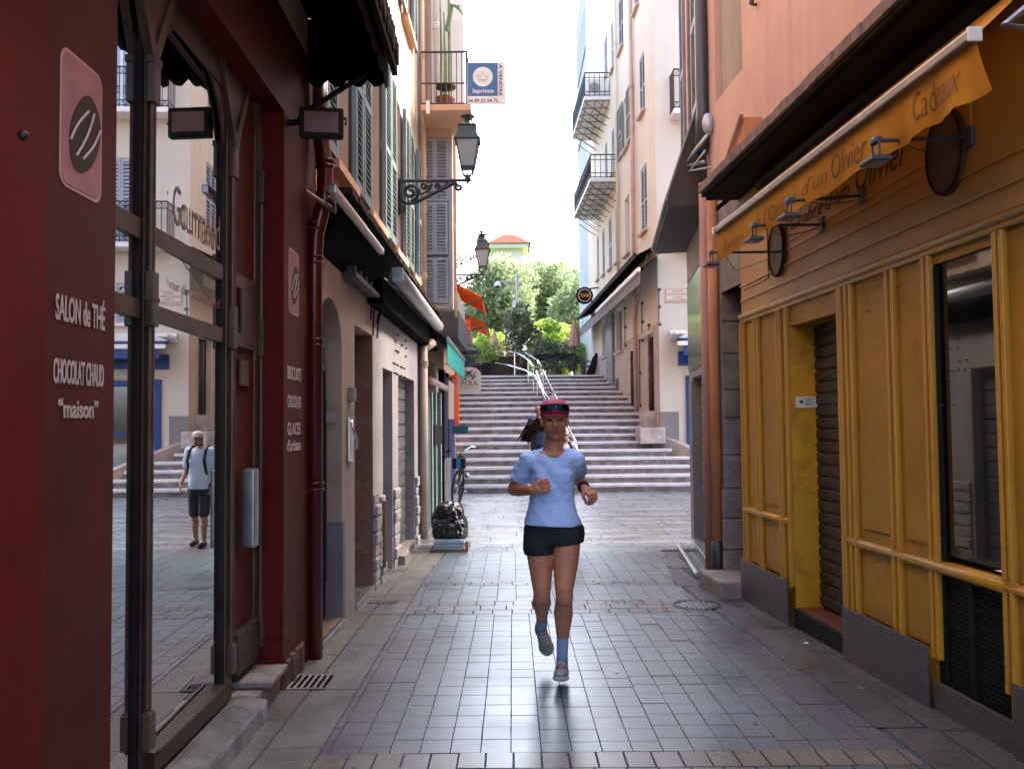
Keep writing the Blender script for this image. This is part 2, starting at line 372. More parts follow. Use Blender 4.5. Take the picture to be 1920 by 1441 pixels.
# columns continue; each column has its own small stagger
def columns(y0, y1, w, dl):
    x = -1.0; ci = 0; grp = 0
    while x < 2.4:
        if ci % 4 == 0: grp = random.choice([0, 0, dl*.5, dl*.25])
        y = y0 - grp * (random.random() < .8)
        while y < y1 - .02:
            a, b = max(y, y0), min(y + dl, y1)
            if b - a > .03:
                l_, r_ = max(x, XL(a)), min(x + w, XR(a))
                if r_ - l_ > .03: rows.append((l_, r_, a, b))
            y += dl
        x += w; ci += 1
columns(4.22, 7.45, .140, .185)
columns(1.2, 3.62, .140, .185)
columns(8.02, 8.85, .17, .42)
columns(9.08, 11.4, .17, .30)
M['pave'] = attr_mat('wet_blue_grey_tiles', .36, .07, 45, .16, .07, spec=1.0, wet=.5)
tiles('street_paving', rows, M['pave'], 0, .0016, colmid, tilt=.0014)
bands = []
def band(y0, y1, w):
    x = XL(y0); o = random.random() * w
    x += 0; xs = [x, x + o + .02]
    while xs[-1] < XR(y0) - .03: xs.append(xs[-1] + w)
    xs[-1] = XR(y0)
    for a, b in zip(xs, xs[1:]):
        if b - a > .02: bands.append((a, b, y0, y1))
band(3.62, 3.74, .2); band(3.74, 3.86, .14); band(3.86, 4.02, .14); band(4.02, 4.22, .125)
band(7.45, 7.62, .16); band(7.62, 7.82, .22); band(7.82, 8.02, .16); band(8.85, 8.96, .14); band(8.96, 9.08, .2)
M['band'] = attr_mat('worn_pale_stone', .34, .15, 40, .3, .1, spec=.8, wet=.5)
def colband(x, y):
    if 3.86 < y < 4.02: return jit((.075,.095,.10), .15)
    if y > 7: return jit((.10,.105,.11), .2)
    return jit((.145,.132,.112), .18)
tiles('paving_band', bands, M['band'], .001, .006, colband)
side = []
def sidestrip(xa, xb, y0, y1, L):
    y = y0
    while y < y1:
        ye = min(y + L * random.uniform(.8, 1.2), y1); side.append((xa(y), xb(y), y, ye)); y = ye
WL = lambda y: -1.62 if y < 5 else -1.5
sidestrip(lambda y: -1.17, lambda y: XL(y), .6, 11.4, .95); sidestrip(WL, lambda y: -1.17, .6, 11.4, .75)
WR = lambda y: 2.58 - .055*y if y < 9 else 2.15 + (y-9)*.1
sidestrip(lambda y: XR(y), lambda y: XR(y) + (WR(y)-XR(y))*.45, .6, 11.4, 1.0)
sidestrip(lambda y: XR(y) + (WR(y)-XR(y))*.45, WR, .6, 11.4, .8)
M['kerbstone'] = attr_mat('tooled_side_stone', .42, .5, 25, .35, .14, tool=True)
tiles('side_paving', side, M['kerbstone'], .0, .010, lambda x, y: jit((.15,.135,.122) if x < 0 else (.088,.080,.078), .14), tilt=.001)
# cross street: long transverse bands
cr = []
y = 11.4; k = 0
while y < 19.75:
    dpt = [.34, .34, .16, .42, .14, .5, .16][k % 7]; ye = min(y + dpt, 19.75); pale = (k % 7 in (2, 4, 6)); x = -1.5 - random.random()
    while x < 12:
        xe = x + random.uniform(.5, .95); cr.append((x, xe, y, ye)); x = xe
    y = ye; k += 1
PALE = {}
def colcross(x, y):
    k = round(y * 50)
    if k not in PALE: PALE[k] = len(PALE)
    i = PALE[k] % 7
    return jit((.33,.32,.31) if i in (2, 4, 6) else (.155,.175,.19), .10)
M['cross'] = attr_mat('cross_street_slabs', .30, .08, 40, .3, .08, spec=.7, wet=.4)
tiles('cross_street', cr, M['cross'], .0, .007, colcross, tilt=.0015)
# upper square and park behind the stairs
mb = MB(); mb.box(-60, 60, 31.7, 62, 2.9, 3.186); struct('upper_square', mb, pm('square_slabs', (.12,.11,.10), .7, var=.2, vs=2))
mb = MB(); mb.box(-300, 300, 62, 420, 2.9, 3.18); struct('lawn', mb, pm('park_lawn', (.06,.12,.03), .9, var=.3, vs=1))

# ---- stairs
NS = 18; H = .177
D = [19.8 + .40*i for i in range(9)] + [23.0 + .90*i for i in range(1, 6)] + [27.5 + 1.05*i for i in range(1, 5)]
D = D[:NS]
def stair_right(k):
    if k <= 5: return [5.25, 4.95, 4.55, 4.1, 3.75][k-1]
    return 3.75
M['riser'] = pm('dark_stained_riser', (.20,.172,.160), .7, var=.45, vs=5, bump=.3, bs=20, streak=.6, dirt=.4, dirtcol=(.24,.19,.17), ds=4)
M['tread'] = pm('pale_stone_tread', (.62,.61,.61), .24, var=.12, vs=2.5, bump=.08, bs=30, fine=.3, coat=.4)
st = thing('stone_stairs', (1.2, 19.8, 0), 'wide flight of pale stone steps with dark stained risers climbing to the terrace', 'stairs')
mr, mt = MB(), MB()
for k in range(1, NS + 1):
    y0 = D[k-1]; y1 = D[k] if k < NS else y0 + 1.2
    xr = stair_right(k); xl = -1.27 if k < 3 else -1.6 - (.08*(k-3) if k > 9 else 0)
    mr.box(xl, xr, y0, y1 + .3, (k-1)*H - .3, k*H - .072)
    x = xl; 
    while x < xr:                                              # slabs with worn bullnose, slightly uneven
        xe = min(x + random.uniform(.7, 1.3), xr); j = random.uniform(-.003, .003)
        zt = k*H + j; c = [(y0-.03+random.uniform(0,.006), zt-.07), (y0-.035, zt-.016), (y0-.02, zt), (y1+.02, zt+.0), (y1+.02, zt-.072), ]
        A = [(x+.003, p[0], p[1]) for p in c]; B = [(xe-.003, p[0], p[1]) for p in c]
        va = [mt.bm.verts.new(p) for p in A]; vb = [mt.bm.verts.new(p) for p in B]
        mt.bm.faces.new(va); mt.bm.faces.new(vb[::-1])
        for i in range(5): mt.bm.faces.new([va[i], vb[i], vb[(i+1)%5], va[(i+1)%5]])
        x = xe
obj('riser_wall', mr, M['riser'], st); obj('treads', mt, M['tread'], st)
# sloping parapet that flares to the right of the lowest steps
mb = MB()
def par_pt(t, off, z): return (3.62 + 1.9*t + off*.6, 21.78 - 2.1*t + off*.65, z)
n = 8
for i in range(n):
    t0, t1 = i/n, (i+1)/n; z0, z1 = 1.16 - 1.02*t0, 1.16 - 1.02*t1
    v = [mb.bm.verts.new(par_pt(t, o, z)) for t, zt in ((t0, z0), (t1, z1)) for o in (0, .34) for z in (-.05, zt)]
    for f in ((0,1,3,2),(4,6,7,5),(0,4,5,1),(2,3,7,6),(1,5,7,3)): mb.bm.faces.new([v[i_] for i_ in f])
single('stair_parapet', mb, pm('parapet_stone', (.48,.40,.34), .7, var=.15, vs=2.5, bump=.3, bs=18), 'sloping pale stone parapet flanking the lowest steps below the white wall', 'parapet')
# pale plinth blocks on the right edge of the flight
mb = MB(); mb.bbox(3.0, 3.6, 21.35, 22.2, 1.0, 1.38, .03); mb.bbox(3.22, 3.62, 22.2, 23.1, 1.38, 1.78, .03)
single('plinth_blocks', mb, pm('rough_limestone', (.44,.38,.34), .8, var=.25, vs=5, bump=.5, bs=12, streak=.3), 'pale limestone blocks stepping up beside the stairs at the cream wall', 'stone block')
# ================= BUILDING HELPERS =================
def wall(mb, s0, s1, z0, z1, holes=(), o=0.0):
    """front skin with openings; holes = (s0,s1,z0,z1,depth) get reveals"""
    ss = sorted({s0, s1, *[h[0] for h in holes], *[h[1] for h in holes]}); zs = sorted({z0, z1, *[h[2] for h in holes], *[h[3] for h in holes]})
    ss = [q for q in ss if s0 - 1e-6 <= q <= s1 + 1e-6]; zs = [q for q in zs if z0 - 1e-6 <= q <= z1 + 1e-6]
    for a, b in zip(ss, ss[1:]):
        for c, d in zip(zs, zs[1:]):
            m1, m2 = (a+b)/2, (c+d)/2
            if any(h[0] < m1 < h[1] and h[2] < m2 < h[3] for h in holes): continue
            mb.poly([(a,o,c),(b,o,c),(b,o,d),(a,o,d)])
    for h in holes:
        a, b, c, d, r = h[:5]
        mb.poly([(a,o,c),(a,o-r,c),(a,o-r,d),(a,o,d)]); mb.poly([(b,o,c),(b,o-r,c),(b,o-r,d),(b,o,d)])
        mb.poly([(a,o,d),(b,o,d),(b,o-r,d),(a,o-r,d)]); mb.poly([(a,o,c),(b,o,c),(b,o-r,c),(a,o-r,c)])
def shell(mb, s0, s1, z0, z1, depth=6, o=0.0):
    """ends, roof and back behind a front skin"""
    mb.poly([(s0,o,z0),(s0,o-depth,z0),(s0,o-depth,z1),(s0,o,z1)]); mb.poly([(s1,o,z0),(s1,o-depth,z0),(s1,o-depth,z1),(s1,o,z1)])
    mb.poly([(s0,o,z1),(s1,o,z1),(s1,o-depth,z1),(s0,o-depth,z1)]); mb.poly([(s0,o-depth,z0),(s1,o-depth,z0),(s1,o-depth,z1),(s0,o-depth,z1)])
def louvre(mb, s0, s1, z0, z1, o=0.0, t=.04, pitch=.055, fw=.06, mid=True, far=False):
    """a louvred shutter leaf lying in the facade plane"""
    if far: pitch = .09
    a, b = o, o + t
    mb.box(s0, s0+fw, a, b, z0, z1); mb.box(s1-fw, s1, a, b, z0, z1)
    rails = [(z0, z0+fw*1.3), (z1-fw*1.3, z1)]
    if mid: zm = (z0+z1)/2 - .1; rails.append((zm, zm+fw*1.2))
    for r0, r1 in rails: mb.box(s0+fw, s1-fw, a+.002, b-.002, r0, r1)
    z = z0 + fw*1.3 + .01
    while z < z1 - fw*1.3 - pitch*.5:
        if not (mid and zm - pitch*.6 < z < zm + fw*1.2):
            w_, h_ = s0+fw, s1-fw
            v = [mb.bm.verts.new(mb.P(*p)) for p in ((w_,a+.004,z+pitch*.75),(h_,a+.004,z+pitch*.75),(h_,b-.004,z),(w_,b-.004,z),
                 (w_,a+.004,z+pitch*.75+.009),(h_,a+.004,z+pitch*.75+.009),(h_,b-.004,z+.009),(w_,b-.004,z+.009))]
            for f in ((0,1,2,3),(4,7,6,5),(0,4,5,1),(2,6,7,3),(0,3,7,4),(1,5,6,2)): mb.bm.faces.new([v[i] for i in f])
        z += pitch
def roller(mb, s0, s1, z0, z1, o, pitch=.085, depth=.012):
    z = z0
    while z < z1 - .01:
        ze = min(z + pitch, z1)
        prof = [(o, z+.006), (o+depth, z+.014), (o+depth*1.1, (z+ze)/2), (o+depth, ze-.012), (o, ze-.004)]
        A = [mb.bm.verts.new(mb.P(s0, p[0], p[1])) for p in prof]; B = [mb.bm.verts.new(mb.P(s1, p[0], p[1])) for p in prof]
        for i in range(4): mb.bm.faces.new([A[i], B[i], B[i+1], A[i+1]])
        z = ze
    mb.poly([(s0,o-.003,z0),(s1,o-.003,z0),(s1,o-.003,z1),(s0,o-.003,z1)])
def window(par, F, s0, s1, z0, z1, frame, leaf=None, mode='open', depth=.14, far=False, sill=None, lw=None, curtain=None):
    """window with frame, panes, and its shutter leaves as parts; returns hole"""
    m = MB(F.P); f = .05; o = -depth
    m.box(s0, s0+f, o, o+.04, z0, z1); m.box(s1-f, s1, o, o+.04, z0, z1); m.box(s0+f, s1-f, o, o+.04, z1-f, z1); m.box(s0+f, s1-f, o, o+.04, z0, z0+f)
    sm = (s0+s1)/2; m.box(sm-.03, sm+.03, o+.001, o+.045, z0+f, z1-f)
    wn = obj('window', m, frame, par)
    g = MB(F.P); g.poly([(s0,o+.012,z0),(s1,o+.012,z0),(s1,o+.012,z1),(s0,o+.012,z1)]); obj('pane', g, M['winglass'], wn)
    if mode == 'open':
        lw = lw or (s1-s0)/2
        for a, b in ((s0-lw-.01, s0-.01), (s1+.01, s1+lw+.01)):
            q = MB(F.P); louvre(q, a, b, z0, z1, .03, far=far); obj('shutter', q, leaf, par)
    elif mode == 'closed':
        for a, b in ((s0+.005, sm-.003), (sm+.003, s1-.005)):
            q = MB(F.P); louvre(q, a, b, z0+.01, z1-.01, -.05, far=far); obj('shutter', q, leaf, par)
    if sill is not None:
        q = MB(F.P); q.box(s0-.08, s1+.08, -.02, .09, z0-.07, z0-.002); obj('sill', q, sill, par)
    return (s0, s1, z0, z1, depth)
def pipe(par, pts, r, m, name='drainpipe', collars=(), n=10):
    q = MB(); q.tube(pts, r, n)
    for c in collars:
        for dz in (-.03, .0, .03): q.tube([(c[0], c[1], c[2]+dz-.009), (c[0], c[1], c[2]+dz+.009)], r*1.22, n)
    return obj(name, q, m, par, True)

# ================= LEFT: RED TEA SHOP =================
L1 = Fr(-1.27, -.012, 1); L2 = Fr(-1.36, .004, 1)
E1 = 6.17                                                     # end of the red shop
s_p1a, s_p1b = L1.s(82), L1.s(213)
s_p2a, s_p2b = L1.s(532), E1
GO = -.15                                                     # glass plane offset
shop = thing('tea_shop', (L1.x0, 3, 0), 'dark red tea shop front with arched brown door and cream lettering on its pillars', 'building')
mb = MB(L1.P); wall(mb, -2.5, E1, 3.36, 3.95); obj('fascia', mb, M['redbrown2'], shop)
mb = MB(L1.P); mb.poly([(s_p1b,0,3.36),(s_p2a,0,3.36),(s_p2a,-.45,3.36),(s_p1b,-.45,3.36)]); obj('soffit', mb, M['red'], shop)
mb = MB(L1.P); wall(mb, -2.5, E1, 3.95, 9.6); shell(mb, -2.5, E1, 0, 9.6); obj('wall', mb, M['peach'], shop)
# first pillar: street face in maroon, reveal in bright red, with the neighbouring red face behind the edge
mb = MB(L1.P); mb.box(s_p1a+.002, s_p1b, -.5, .0, -.1, 3.36); obj('pillar', mb, M['redbrown'], shop)
mb = MB(L1.P); mb.box(-2.5, s_p1a, -.5, .001, -.1, 3.36); obj('pillar', mb, M['red'], shop, label='bright red painted pier with a small knob')
q = MB(L1.P); s_, z_ = L1.at(29, 254, .03); q.ball(L1.P(s_, .05, z_), .014); obj('knob', q, M['wood'], shop, True)
mb = MB(L1.P); mb.box(s_p2a, s_p2b-.25, -.5, .0, .1, 3.36); mb.box(s_p2b-.25, s_p2b, -.5, -.001, -.1, 3.36); obj('pillar', mb, M['redbrown'], shop)
mb = MB(L1.P); mb.box(s_p2a-.004, s_p2a-.0005, -.49, -.002, .1, 3.355); obj('pillar_side', mb, M['red'], shop)
mb = MB(L1.P)                                                 # crumbling plinth
for i in range(7):
    a = s_p2a - .02 + i*.075; mb.bbox(a, a+.085, -.2, .035+random.uniform(-.02,.01), -.05, .10+random.uniform(0,.05), .015)
obj('plinth', mb, pm('crumbling_maroon_plinth', (.11,.045,.04), .8, var=.4, vs=14, bump=.9, bs=40), shop)
# logos: pink rounded plate with dark bean and three pale strokes
def logo(px0, px1, vtop, vbot, u_ref):
    s0, zt = L1.at(px0, vtop); s1 = L1.s(px1, (vtop+vbot)/2); _, zb = L1.at(px0, vbot); zt2 = zt
    w_, h_ = s1-s0, zt2-zb; cx, cz = (s0+s1)/2, (zt2+zb)/2
    def rr(k, r, n=6, dx=0):
        pts = []; W_, H_ = w_/2*k, h_/2*(1-(1-k)*w_/h_); 
        for cxx, czz, a0 in ((W_-r,H_-r,0),(-W_+r,H_-r,90),(-W_+r,-H_+r,180),(W_-r,-H_+r,270)):
            for i in range(n+1):
                a = math.radians(a0+90*i/n); pts.append((cx+cxx+r*math.cos(a), cz+czz+r*math.sin(a)))
        return pts
    q = MB(L1.P); q.prism(rr(1, w_*.16), .002, 1, .0005); lo = obj('logo', q, M['pinkedge'], shop)
    q = MB(L1.P); q.prism(rr(.93, w_*.14), .002, 1, .0027); obj('logo_ground', q, M['pink'], lo)
    q = MB(L1.P); pts = []
    bx, bz = cx + w_*.06, cz - h_*.04
    for i in range(28):
        a = 2*PI*i/28; x, y = math.cos(a)*w_*.34*(1+.05*math.sin(2*a+1)), math.sin(a)*h_*.31*(1+.04*math.cos(3*a))
        t = -.10; pts.append((bx + x + y*.28, bz + y))
    q.prism(pts, .0015, 1, .005); obj('bean', q, M['bean'], lo)
    q = MB(L1.P)
    for dx in (-.17, 0, .17):
        pr = []
        for i in range(9):
            t = i/8*2-1; pr.append((bx+dx*w_*.95+t*.21*w_+.03*w_*math.cos(t*2)*(-1 if dx<0 else 1), .0072, bz+t*h_*(.20 if dx==0 else .15)-dx*h_*.25))
        q.tube(pr, .0045 if px1-px0>50 else .004, 5)
    obj('bean_strokes', q, M['letter'], lo)
logo(113, 190, 80, 345, 0)
logo(541, 560, 462, 585, 0)
def ltext(s, u, vbase, hpx, wpx, bold=.0, extra=1):
    s0, zb = L1.at(u, vbase); s1 = L1.s(u + wpx, vbase)
    d0 = s0; cap = hpx * d0 / F_PX
    size = cap / .72
    cu = bpy.data.curves.new('m', 'FONT'); cu.body = s; cu.size = size; o = bpy.data.objects.new('m', cu); COL.objects.link(o)
    bpy.context.view_layer.update(); W_ = o.dimensions.x; bpy.data.objects.remove(o); bpy.data.curves.remove(cu)
    return text(s, size, lambda x, y, t: L1.P(s0 + x, .002 + t, zb + y), 'lettering', M['letter'], shop, sx=(s1-s0)/W_, bold=bold)
ltext("SALON de THÉ", 102, 597, 50, 92, .0015)
ltext("CHOCOLAT CHAUD", 98, 716, 47, 94, .0015)
ltext("“maison”", 107, 782, 36, 74, .0012)
ltext("BISCUITS", 538, 709, 25, 25, .001)
ltext("CHOCOLATS", 538, 763, 24, 25, .001)
ltext("GLACES", 538, 815, 24, 24, .001)
ltext("d’artisan", 537, 846, 22, 25, .001)
# joinery of the door bay
def post(u0, u1, v=900, o0=GO-.06, o1=GO+.004, z0=.1, z1=3.36, m='wood'):
    a, b = L1.s(u0, v, GO), L1.s(u1, v, GO); q = MB(L1.P); q.bbox(a, b, o0, o1, z0, z1, .006); return a, b, q
a, b, q = post(257, 263, o1=GO+.003); obj('post', q, M['black'], shop)
a2, b2, q = post(262, 277, o1=GO+.012); obj('post', q, M['wood'], shop)
a3, b3, q = post(413, 421); obj('post', q, M['black'], shop)
a4, b4, q = post(420, 433, o1=GO+.010); obj('post', q, M['wood2'], shop)
a5, b5, q = post(474, 489, o1=GO+.010); obj('post', q, M['wood2'], shop)
q = MB(L1.P)                                                   # slender half-round columns with capitals and bases
for (sm, r) in (((a2+b2)/2, .020), ((a4+b4)/2, .020), ((a5+b5)/2, .017)):
    for z0, z1 in ((.34, 1.93), (2.10, 2.82)):
        c = L1.P(sm, GO+.07, 0); q.tube([(c.x, c.y, z0), (c.x, c.y, z1)][0:0] or [(sm, GO+.022, z0), (sm, GO+.022, z1)], r*.8, 10)
    for z0, z1, rr_ in ((.24,.38,.034),(1.90,2.12,.033),(2.80,2.98,.034),(2.0,2.02,.038),(2.96,2.99,.04),(.36,.39,.028)):
        q.bbox(sm-rr_, sm+rr_, GO+.01, GO+.02+rr_*.7, z0, z1, .005)
obj('column', q, M['wood2'], shop)
# pointed-arch spandrels above the columns
q = MB(L1.P)
for (sc, hw) in (((a2+b2)/2, .24), ((a4+b4)/2+.02, .26), ((a5+b5)/2, .12)):
    q.prism([(sc-hw, 3.36), (sc+hw, 3.36), (sc+.03, 2.97), (sc-.03, 2.97)], .025, 1, GO-.0)
    q.prism([(sc-hw, 3.36), (sc-hw+.05, 3.36), (sc+.012, 3.02), (sc+.0, 2.93)], .012, 1, GO+.025)
    q.prism([(sc+hw-.05, 3.36), (sc+hw, 3.36), (sc+.0, 2.93), (sc-.012, 3.02)], .012, 1, GO+.025)
obj('arch_spandrel', q, M['wood2'], shop)
# scalloped wooden head of the pane
q = MB(L1.P)
def curve_head(a, b, zt, zs):
    n = 14; pts = [(a, zt), (b, zt)]
    for i in range(n+1):
        t = 1 - i/n; x = a + (b-a)*t; c = math.sin(PI*t)**.6
        pts.append((x, zs + (zt-.07-zs)*c))
    q.prism(pts, .012, 1, GO-.0)
curve_head(b2, a3, 3.36, 2.95)
q.box(b2, a3, GO+.012, GO+.02, 3.22, 3.36)
obj('door_head', q, M['wood'], shop)
# rails
q = MB(L1.P)
for z0, z1 in ((1.925, 2.0), (2.24, 2.32)):
    q.bbox(b2, a3, GO-.02, GO+.008, z0, z1, .003); q.bbox(b4, a5, GO-.02, GO+.018, z0, z1, .005); q.bbox(s_p1b+.001, a, GO-.02, GO+.006, z0, z1, .003)
obj('transom', q, M['wood2'], shop)
q = MB(L1.P); q.bbox(b2, a3, GO-.02, GO+.04, .12, .215, .006); q.bbox(b4, a5, GO-.02, GO+.04, .2, .42, .006); q.box(b2, a3, GO+.041, GO+.052, .205, .222)
obj('bottom_rail', q, M['wood'], shop)
# sheet-metal threshold and stone step
q = MB(L1.P)
n = 20; S0, S1 = 2.9, 4.72; pr = []
for i in range(n+1):
    s_ = S0 + (S1-S0)*i/n; w_ = .003*math.sin(i*1.7)+.002*math.sin(i*3.1)
    pr.append([(s_, GO+.05, .125), (s_, .045+w_, .10+w_*.4), (s_, .055+w_, .085), (s_, .055+w_, gz(s_)-.02)])
for A, B in zip(pr, pr[1:]):
    for i in range(3):
        q.poly([A[i], B[i], B[i+1], A[i+1]])
obj('threshold', q, M['steel'], shop, True)
q = MB(L1.P); q.bbox(4.74, 5.24, -.3, .0, -.1, .11, .02); q.bbox(4.85, 5.22, -.3, .045, .115, .15, .012); obj('doorstep', q, M['stone'], shop)
# panes: the leaf hangs very slightly ajar inside its frame
MIR = -.033
q = MB(); p0 = L1.P(b2-.01, GO-.0, 0); p1x = p0.x + (MIR)*(a3+.01-(b2-.01))
q.poly([(p0.x+.008, p0.y, .13), (p1x+.008, a3+.01, .13), (p1x+.008, a3+.01, 3.36), (p0.x+.008, p0.y, 3.36)]); gl = obj('door_glass', q, M['mirror'], shop)
q = MB(); p0 = L1.P(s_p1b-.05, GO, 0); p1x = p0.x + MIR*(a-s_p1b+.06)
q.poly([(p0.x+.0, p0.y, 0.05), (p1x+.0, a+.01, .05), (p1x+.0, a+.01, 3.36), (p0.x+.0, p0.y, 3.36)]); obj('door_glass', q, M['mirror'], shop)
q = MB(L1.P); q.poly([(b4, GO-.0, .4), (a5, GO-.0, .4), (a5, GO-.0, 3.36), (b4, GO, 3.36)]); obj('side_panel', q, M['redbrown'], shop)
q = MB(L1.P); q.bbox(b4+.12, a5-.02, GO+.006, GO+.022, 1.95, 2.24, .003); q.bbox(b4+.1, a5-.16, GO+.006, GO+.022, 1.72, 1.86, .003); obj('notice_frame', q, M['wood2'], shop)
hs, hz = L1.at(447, 955, GO)
q = MB(L1.P); q.bbox(hs-.05, hs+.05, GO+.03, GO+.10, hz-.20, hz+.22, .012); obj('door_handle', q, M['steel'], shop)
def gtext(s, u, v, hpx, wpx, m, x0=None, outl=0):
    s0, zb = L1.at(u, v, GO); s1 = L1.s(u+wpx, v, GO); cap = hpx*s0/F_PX/.72
    cu = bpy.data.curves.new('m', 'FONT'); cu.body = s; cu.size = cap; o = bpy.data.objects.new('m', cu); COL.objects.link(o)
    bpy.context.view_layer.update(); W_ = o.dimensions.x; bpy.data.objects.remove(o); bpy.data.curves.remove(cu)
    return text(s, cap, lambda x, y, t: L1.P(s0+x*1.0, GO+.0035+t, zb+y), 'glass_lettering', m, shop, sx=(s1-s0)/W_, bold=-.001, thick=.0006)
gtext("’Art", 281, 385, 80, 32, M['ghost'])
gtext("Gourmand", 322, 417, 80, 88, M['ghost'])
gtext("Bonheur de Gourmand", 284, 527, 22, 125, M['ghostred'])
# big dark awning over the red shop
aw = thing('shop_awning', (-1.0, 3, 3.9), 'large dark brown canvas awning with scalloped valance above the red tea shop', 'awning', 'shop awnings')
AE = 5.95; AO = .56
q = MB(L1.P); q.poly([(-2.5,0,4.25),(AE,0,4.25),(AE,AO,3.98),(-2.5,AO,3.98)]); q.poly([(-2.5,0,4.22),(AE,0,4.22),(AE,AO,3.95),(-2.5,AO,3.95)])
obj('canopy', q, M['canvas'], aw)
q = MB(L1.P)                                                   # front board and valance
q.box(-2.5, AE+.02, AO, AO+.035, 3.83, 4.05); obj('front_board', q, M['darkwood'], aw)
def scallop(q, along, fixed, a, b, zt, zb, step, axis):
    n = max(1, round(abs(b-a)/step)); 
    for i in range(n):
        x0 = a + (b-a)*i/n; x1 = a + (b-a)*(i+1)/n; pts = [(x0, zt), (x1, zt)]
        for j in range(7):
            t = 1 - j/6; pts.append((x0+(x1-x0)*t, zb + .05 - .05*math.sin(PI*t) + random.uniform(-.006,.006)))
        if axis == 0: q.prism(pts, .006, 1, fixed)
        else:
            A = [q.bm.verts.new(q.P(fixed, p[0], p[1])) for p in pts]; B = [q.bm.verts.new(q.P(fixed+.006, p[0], p[1])) for p in pts]
            q.bm.faces.new(A); q.bm.faces.new(B[::-1])
q = MB(L1.P); scallop(q, 0, AO-.03, -2.5, AE, 3.96, 3.70, .28, 0); scallop(q, 0, AE-.02, .0, AO-.03, 4.2, 3.74, .14, 1); obj('valance', q, M['canvas'], aw)
q = MB(L1.P)                                                   # tattered mossy edge
for i in range(260):
    s_ = random.uniform(1.5, AE); q.box(s_, s_+.012, AO+.036, AO+.05, 3.86+random.uniform(0,.1), 3.98+random.uniform(0,.08))
obj('tattered_edge', q, M['tileedge'], aw)
q = MB(L1.P); q.tube([(AE-.15, .0, 3.52), (AE-.05, AO-.1, 3.86)], .018, 8); q.tube([(2.4, .0, 3.52), (2.4, AO-.1, 3.86)], .018, 8); obj('strut', q, M['black'], aw)
# flood lights on the pillar
def flood(c, label, grp, yaw=0, w_=.22, h_=.17, m='black'):
    t = thing('floodlight', c, label, 'floodlight', grp)
    R_ = Matrix.Rotation(yaw, 3, 'Z')
    def P(x, y, z): return Vector(c) + R_ @ Vector((x, y, z))
    q = MB(P); q.bbox(-w_/2, w_/2, -.03, .03, -h_/2, h_/2, .012)
    for i in range(7): x = -w_/2+.02+i*(w_-.04)/6; q.box(x-.003, x+.003, .03, .055, -h_/2+.02, h_/2-.02)
    obj('housing', q, M[m], t)
    q = MB(P); q.bbox(-w_/2+.03, w_/2-.03, -.036, -.03, -h_/2+.028, h_/2-.028, .003); obj('lens', q, M['floodlens'], t)
    q = MB(P); q.tube([(-w_/2-.012, 0, 0), (-w_/2-.012, .07, .06), (w_/2+.012, .07, .06), (w_/2+.012, 0, 0)], .008, 6); q.tube([(0,.07,.06),(-.14,.1,.06)], .012, 6); obj('bracket', q, M[m], t)
    return t
M['floodlens'] = pm('floodlight_lens', (.20,.14,.15), .15, var=.1)
c = Wd(603, 232, 5.35); flood(c, 'black square floodlight jutting from the red shop pillar into the street', None, .15, .26, .18)
q = MB(); p = L1.P(5.4, 0, c.z+.03); q.tube([(p.x, 5.42, p.z), (c.x-.1, 5.42, c.z+.04)], .02, 8); 
t = bpy.data.objects[-1] if False else None
fl = [o for o in COL.objects if o.name.startswith('floodlight') and o.parent is None][-1]
obj('arm', q, M['black'], fl)
# maroon drainpipe with double bend at the end of the red shop
q = MB(); x0 = L1.P(6.02, .05, 0).x
pts = [(x0+.02, 6.02, 3.9), (x0+.02, 6.02, 3.45), (x0+.05, 6.02, 3.2), (x0+.05, 6.0, 3.0), (x0-.01, 6.02, 2.78), (x0-.02, 6.02, 2.6), (x0-.02, 6.02, -.1)]
q.tube(pts, [.055]*6 + [.055], 12)
for z in (3.25, 3.03, 2.83, 2.6, 2.05, 1.1): 
    for dz in (-.02, .02): q.tube([(x0+(.05 if z > 2.9 else -.02), 6.015, z+dz-.008), (x0+(.05 if z > 2.9 else -.02), 6.015, z+dz+.008)], .066, 12)
obj('drainpipe', q, M['wetpipe'], shop, True)

# ================= LEFT: BEIGE ARCH HOUSE + BROWN DOORWAY =================
house = thing('arch_house', (-1.34, 7.2, 0), 'beige plastered house with a dark arched doorway and orange upper wall with green shutters', 'building')
A0, A1 = E1, L2.s(664, 1000)                                   # 6.2 .. 7.6
sj = L2.s(641, 1000); zc = L2.at(600, 545)[1]; zsp = L2.at(641, 655)[1]
sa = E1 + .06
q = MB(L2.P)
# wall with elliptical arch opening sa..sj
n = 18; sm, hw = (sa+sj)/2, (sj-sa)/2
arc = [(sm - hw*math.cos(PI*i/n), zsp + (zc-zsp)*math.sin(PI*i/n)) for i in range(n+1)]
for (a, za), (b, zb) in zip(arc, arc[1:]):
    q.poly([(a,0,za),(b,0,zb),(b,0,3.1),(a,0,3.1)])
    q.poly([(a,0,za),(b,0,zb),(b,-.14,zb),(a,-.14,za)])
wall(q, sj, A1, gz(7)-.1, 3.1); wall(q, A0, sa, -.1, 3.1)
q.poly([(sj,0,.75),(sj,-.14,.75),(sj,-.14,zsp),(sj,0,zsp)])
obj('wall', q, M['beige'], house)
q = MB(L2.P); q.box(sj, A1-.0, -.22, .004, -.1, .74); obj('base_band', q, M['beige2'], house)
q = MB(L2.P); q.box(sj-.006, sj-.001, -.14, .006, -.1, .75); q.box(sj-.004, sj+.10, .005, .008, -.1, .75); obj('base_paint', q, M['greybase'], house)
q = MB(L2.P); q.box(sa, sj, -.17, -.125, -.1, 1.92); 
for i in range(3): q.bbox(sa+.08+i*.33, sa+.34+i*.33, -.13, -.118, .3, 1.7, .004)
dr = obj('arched_door', q, M['black'], house)
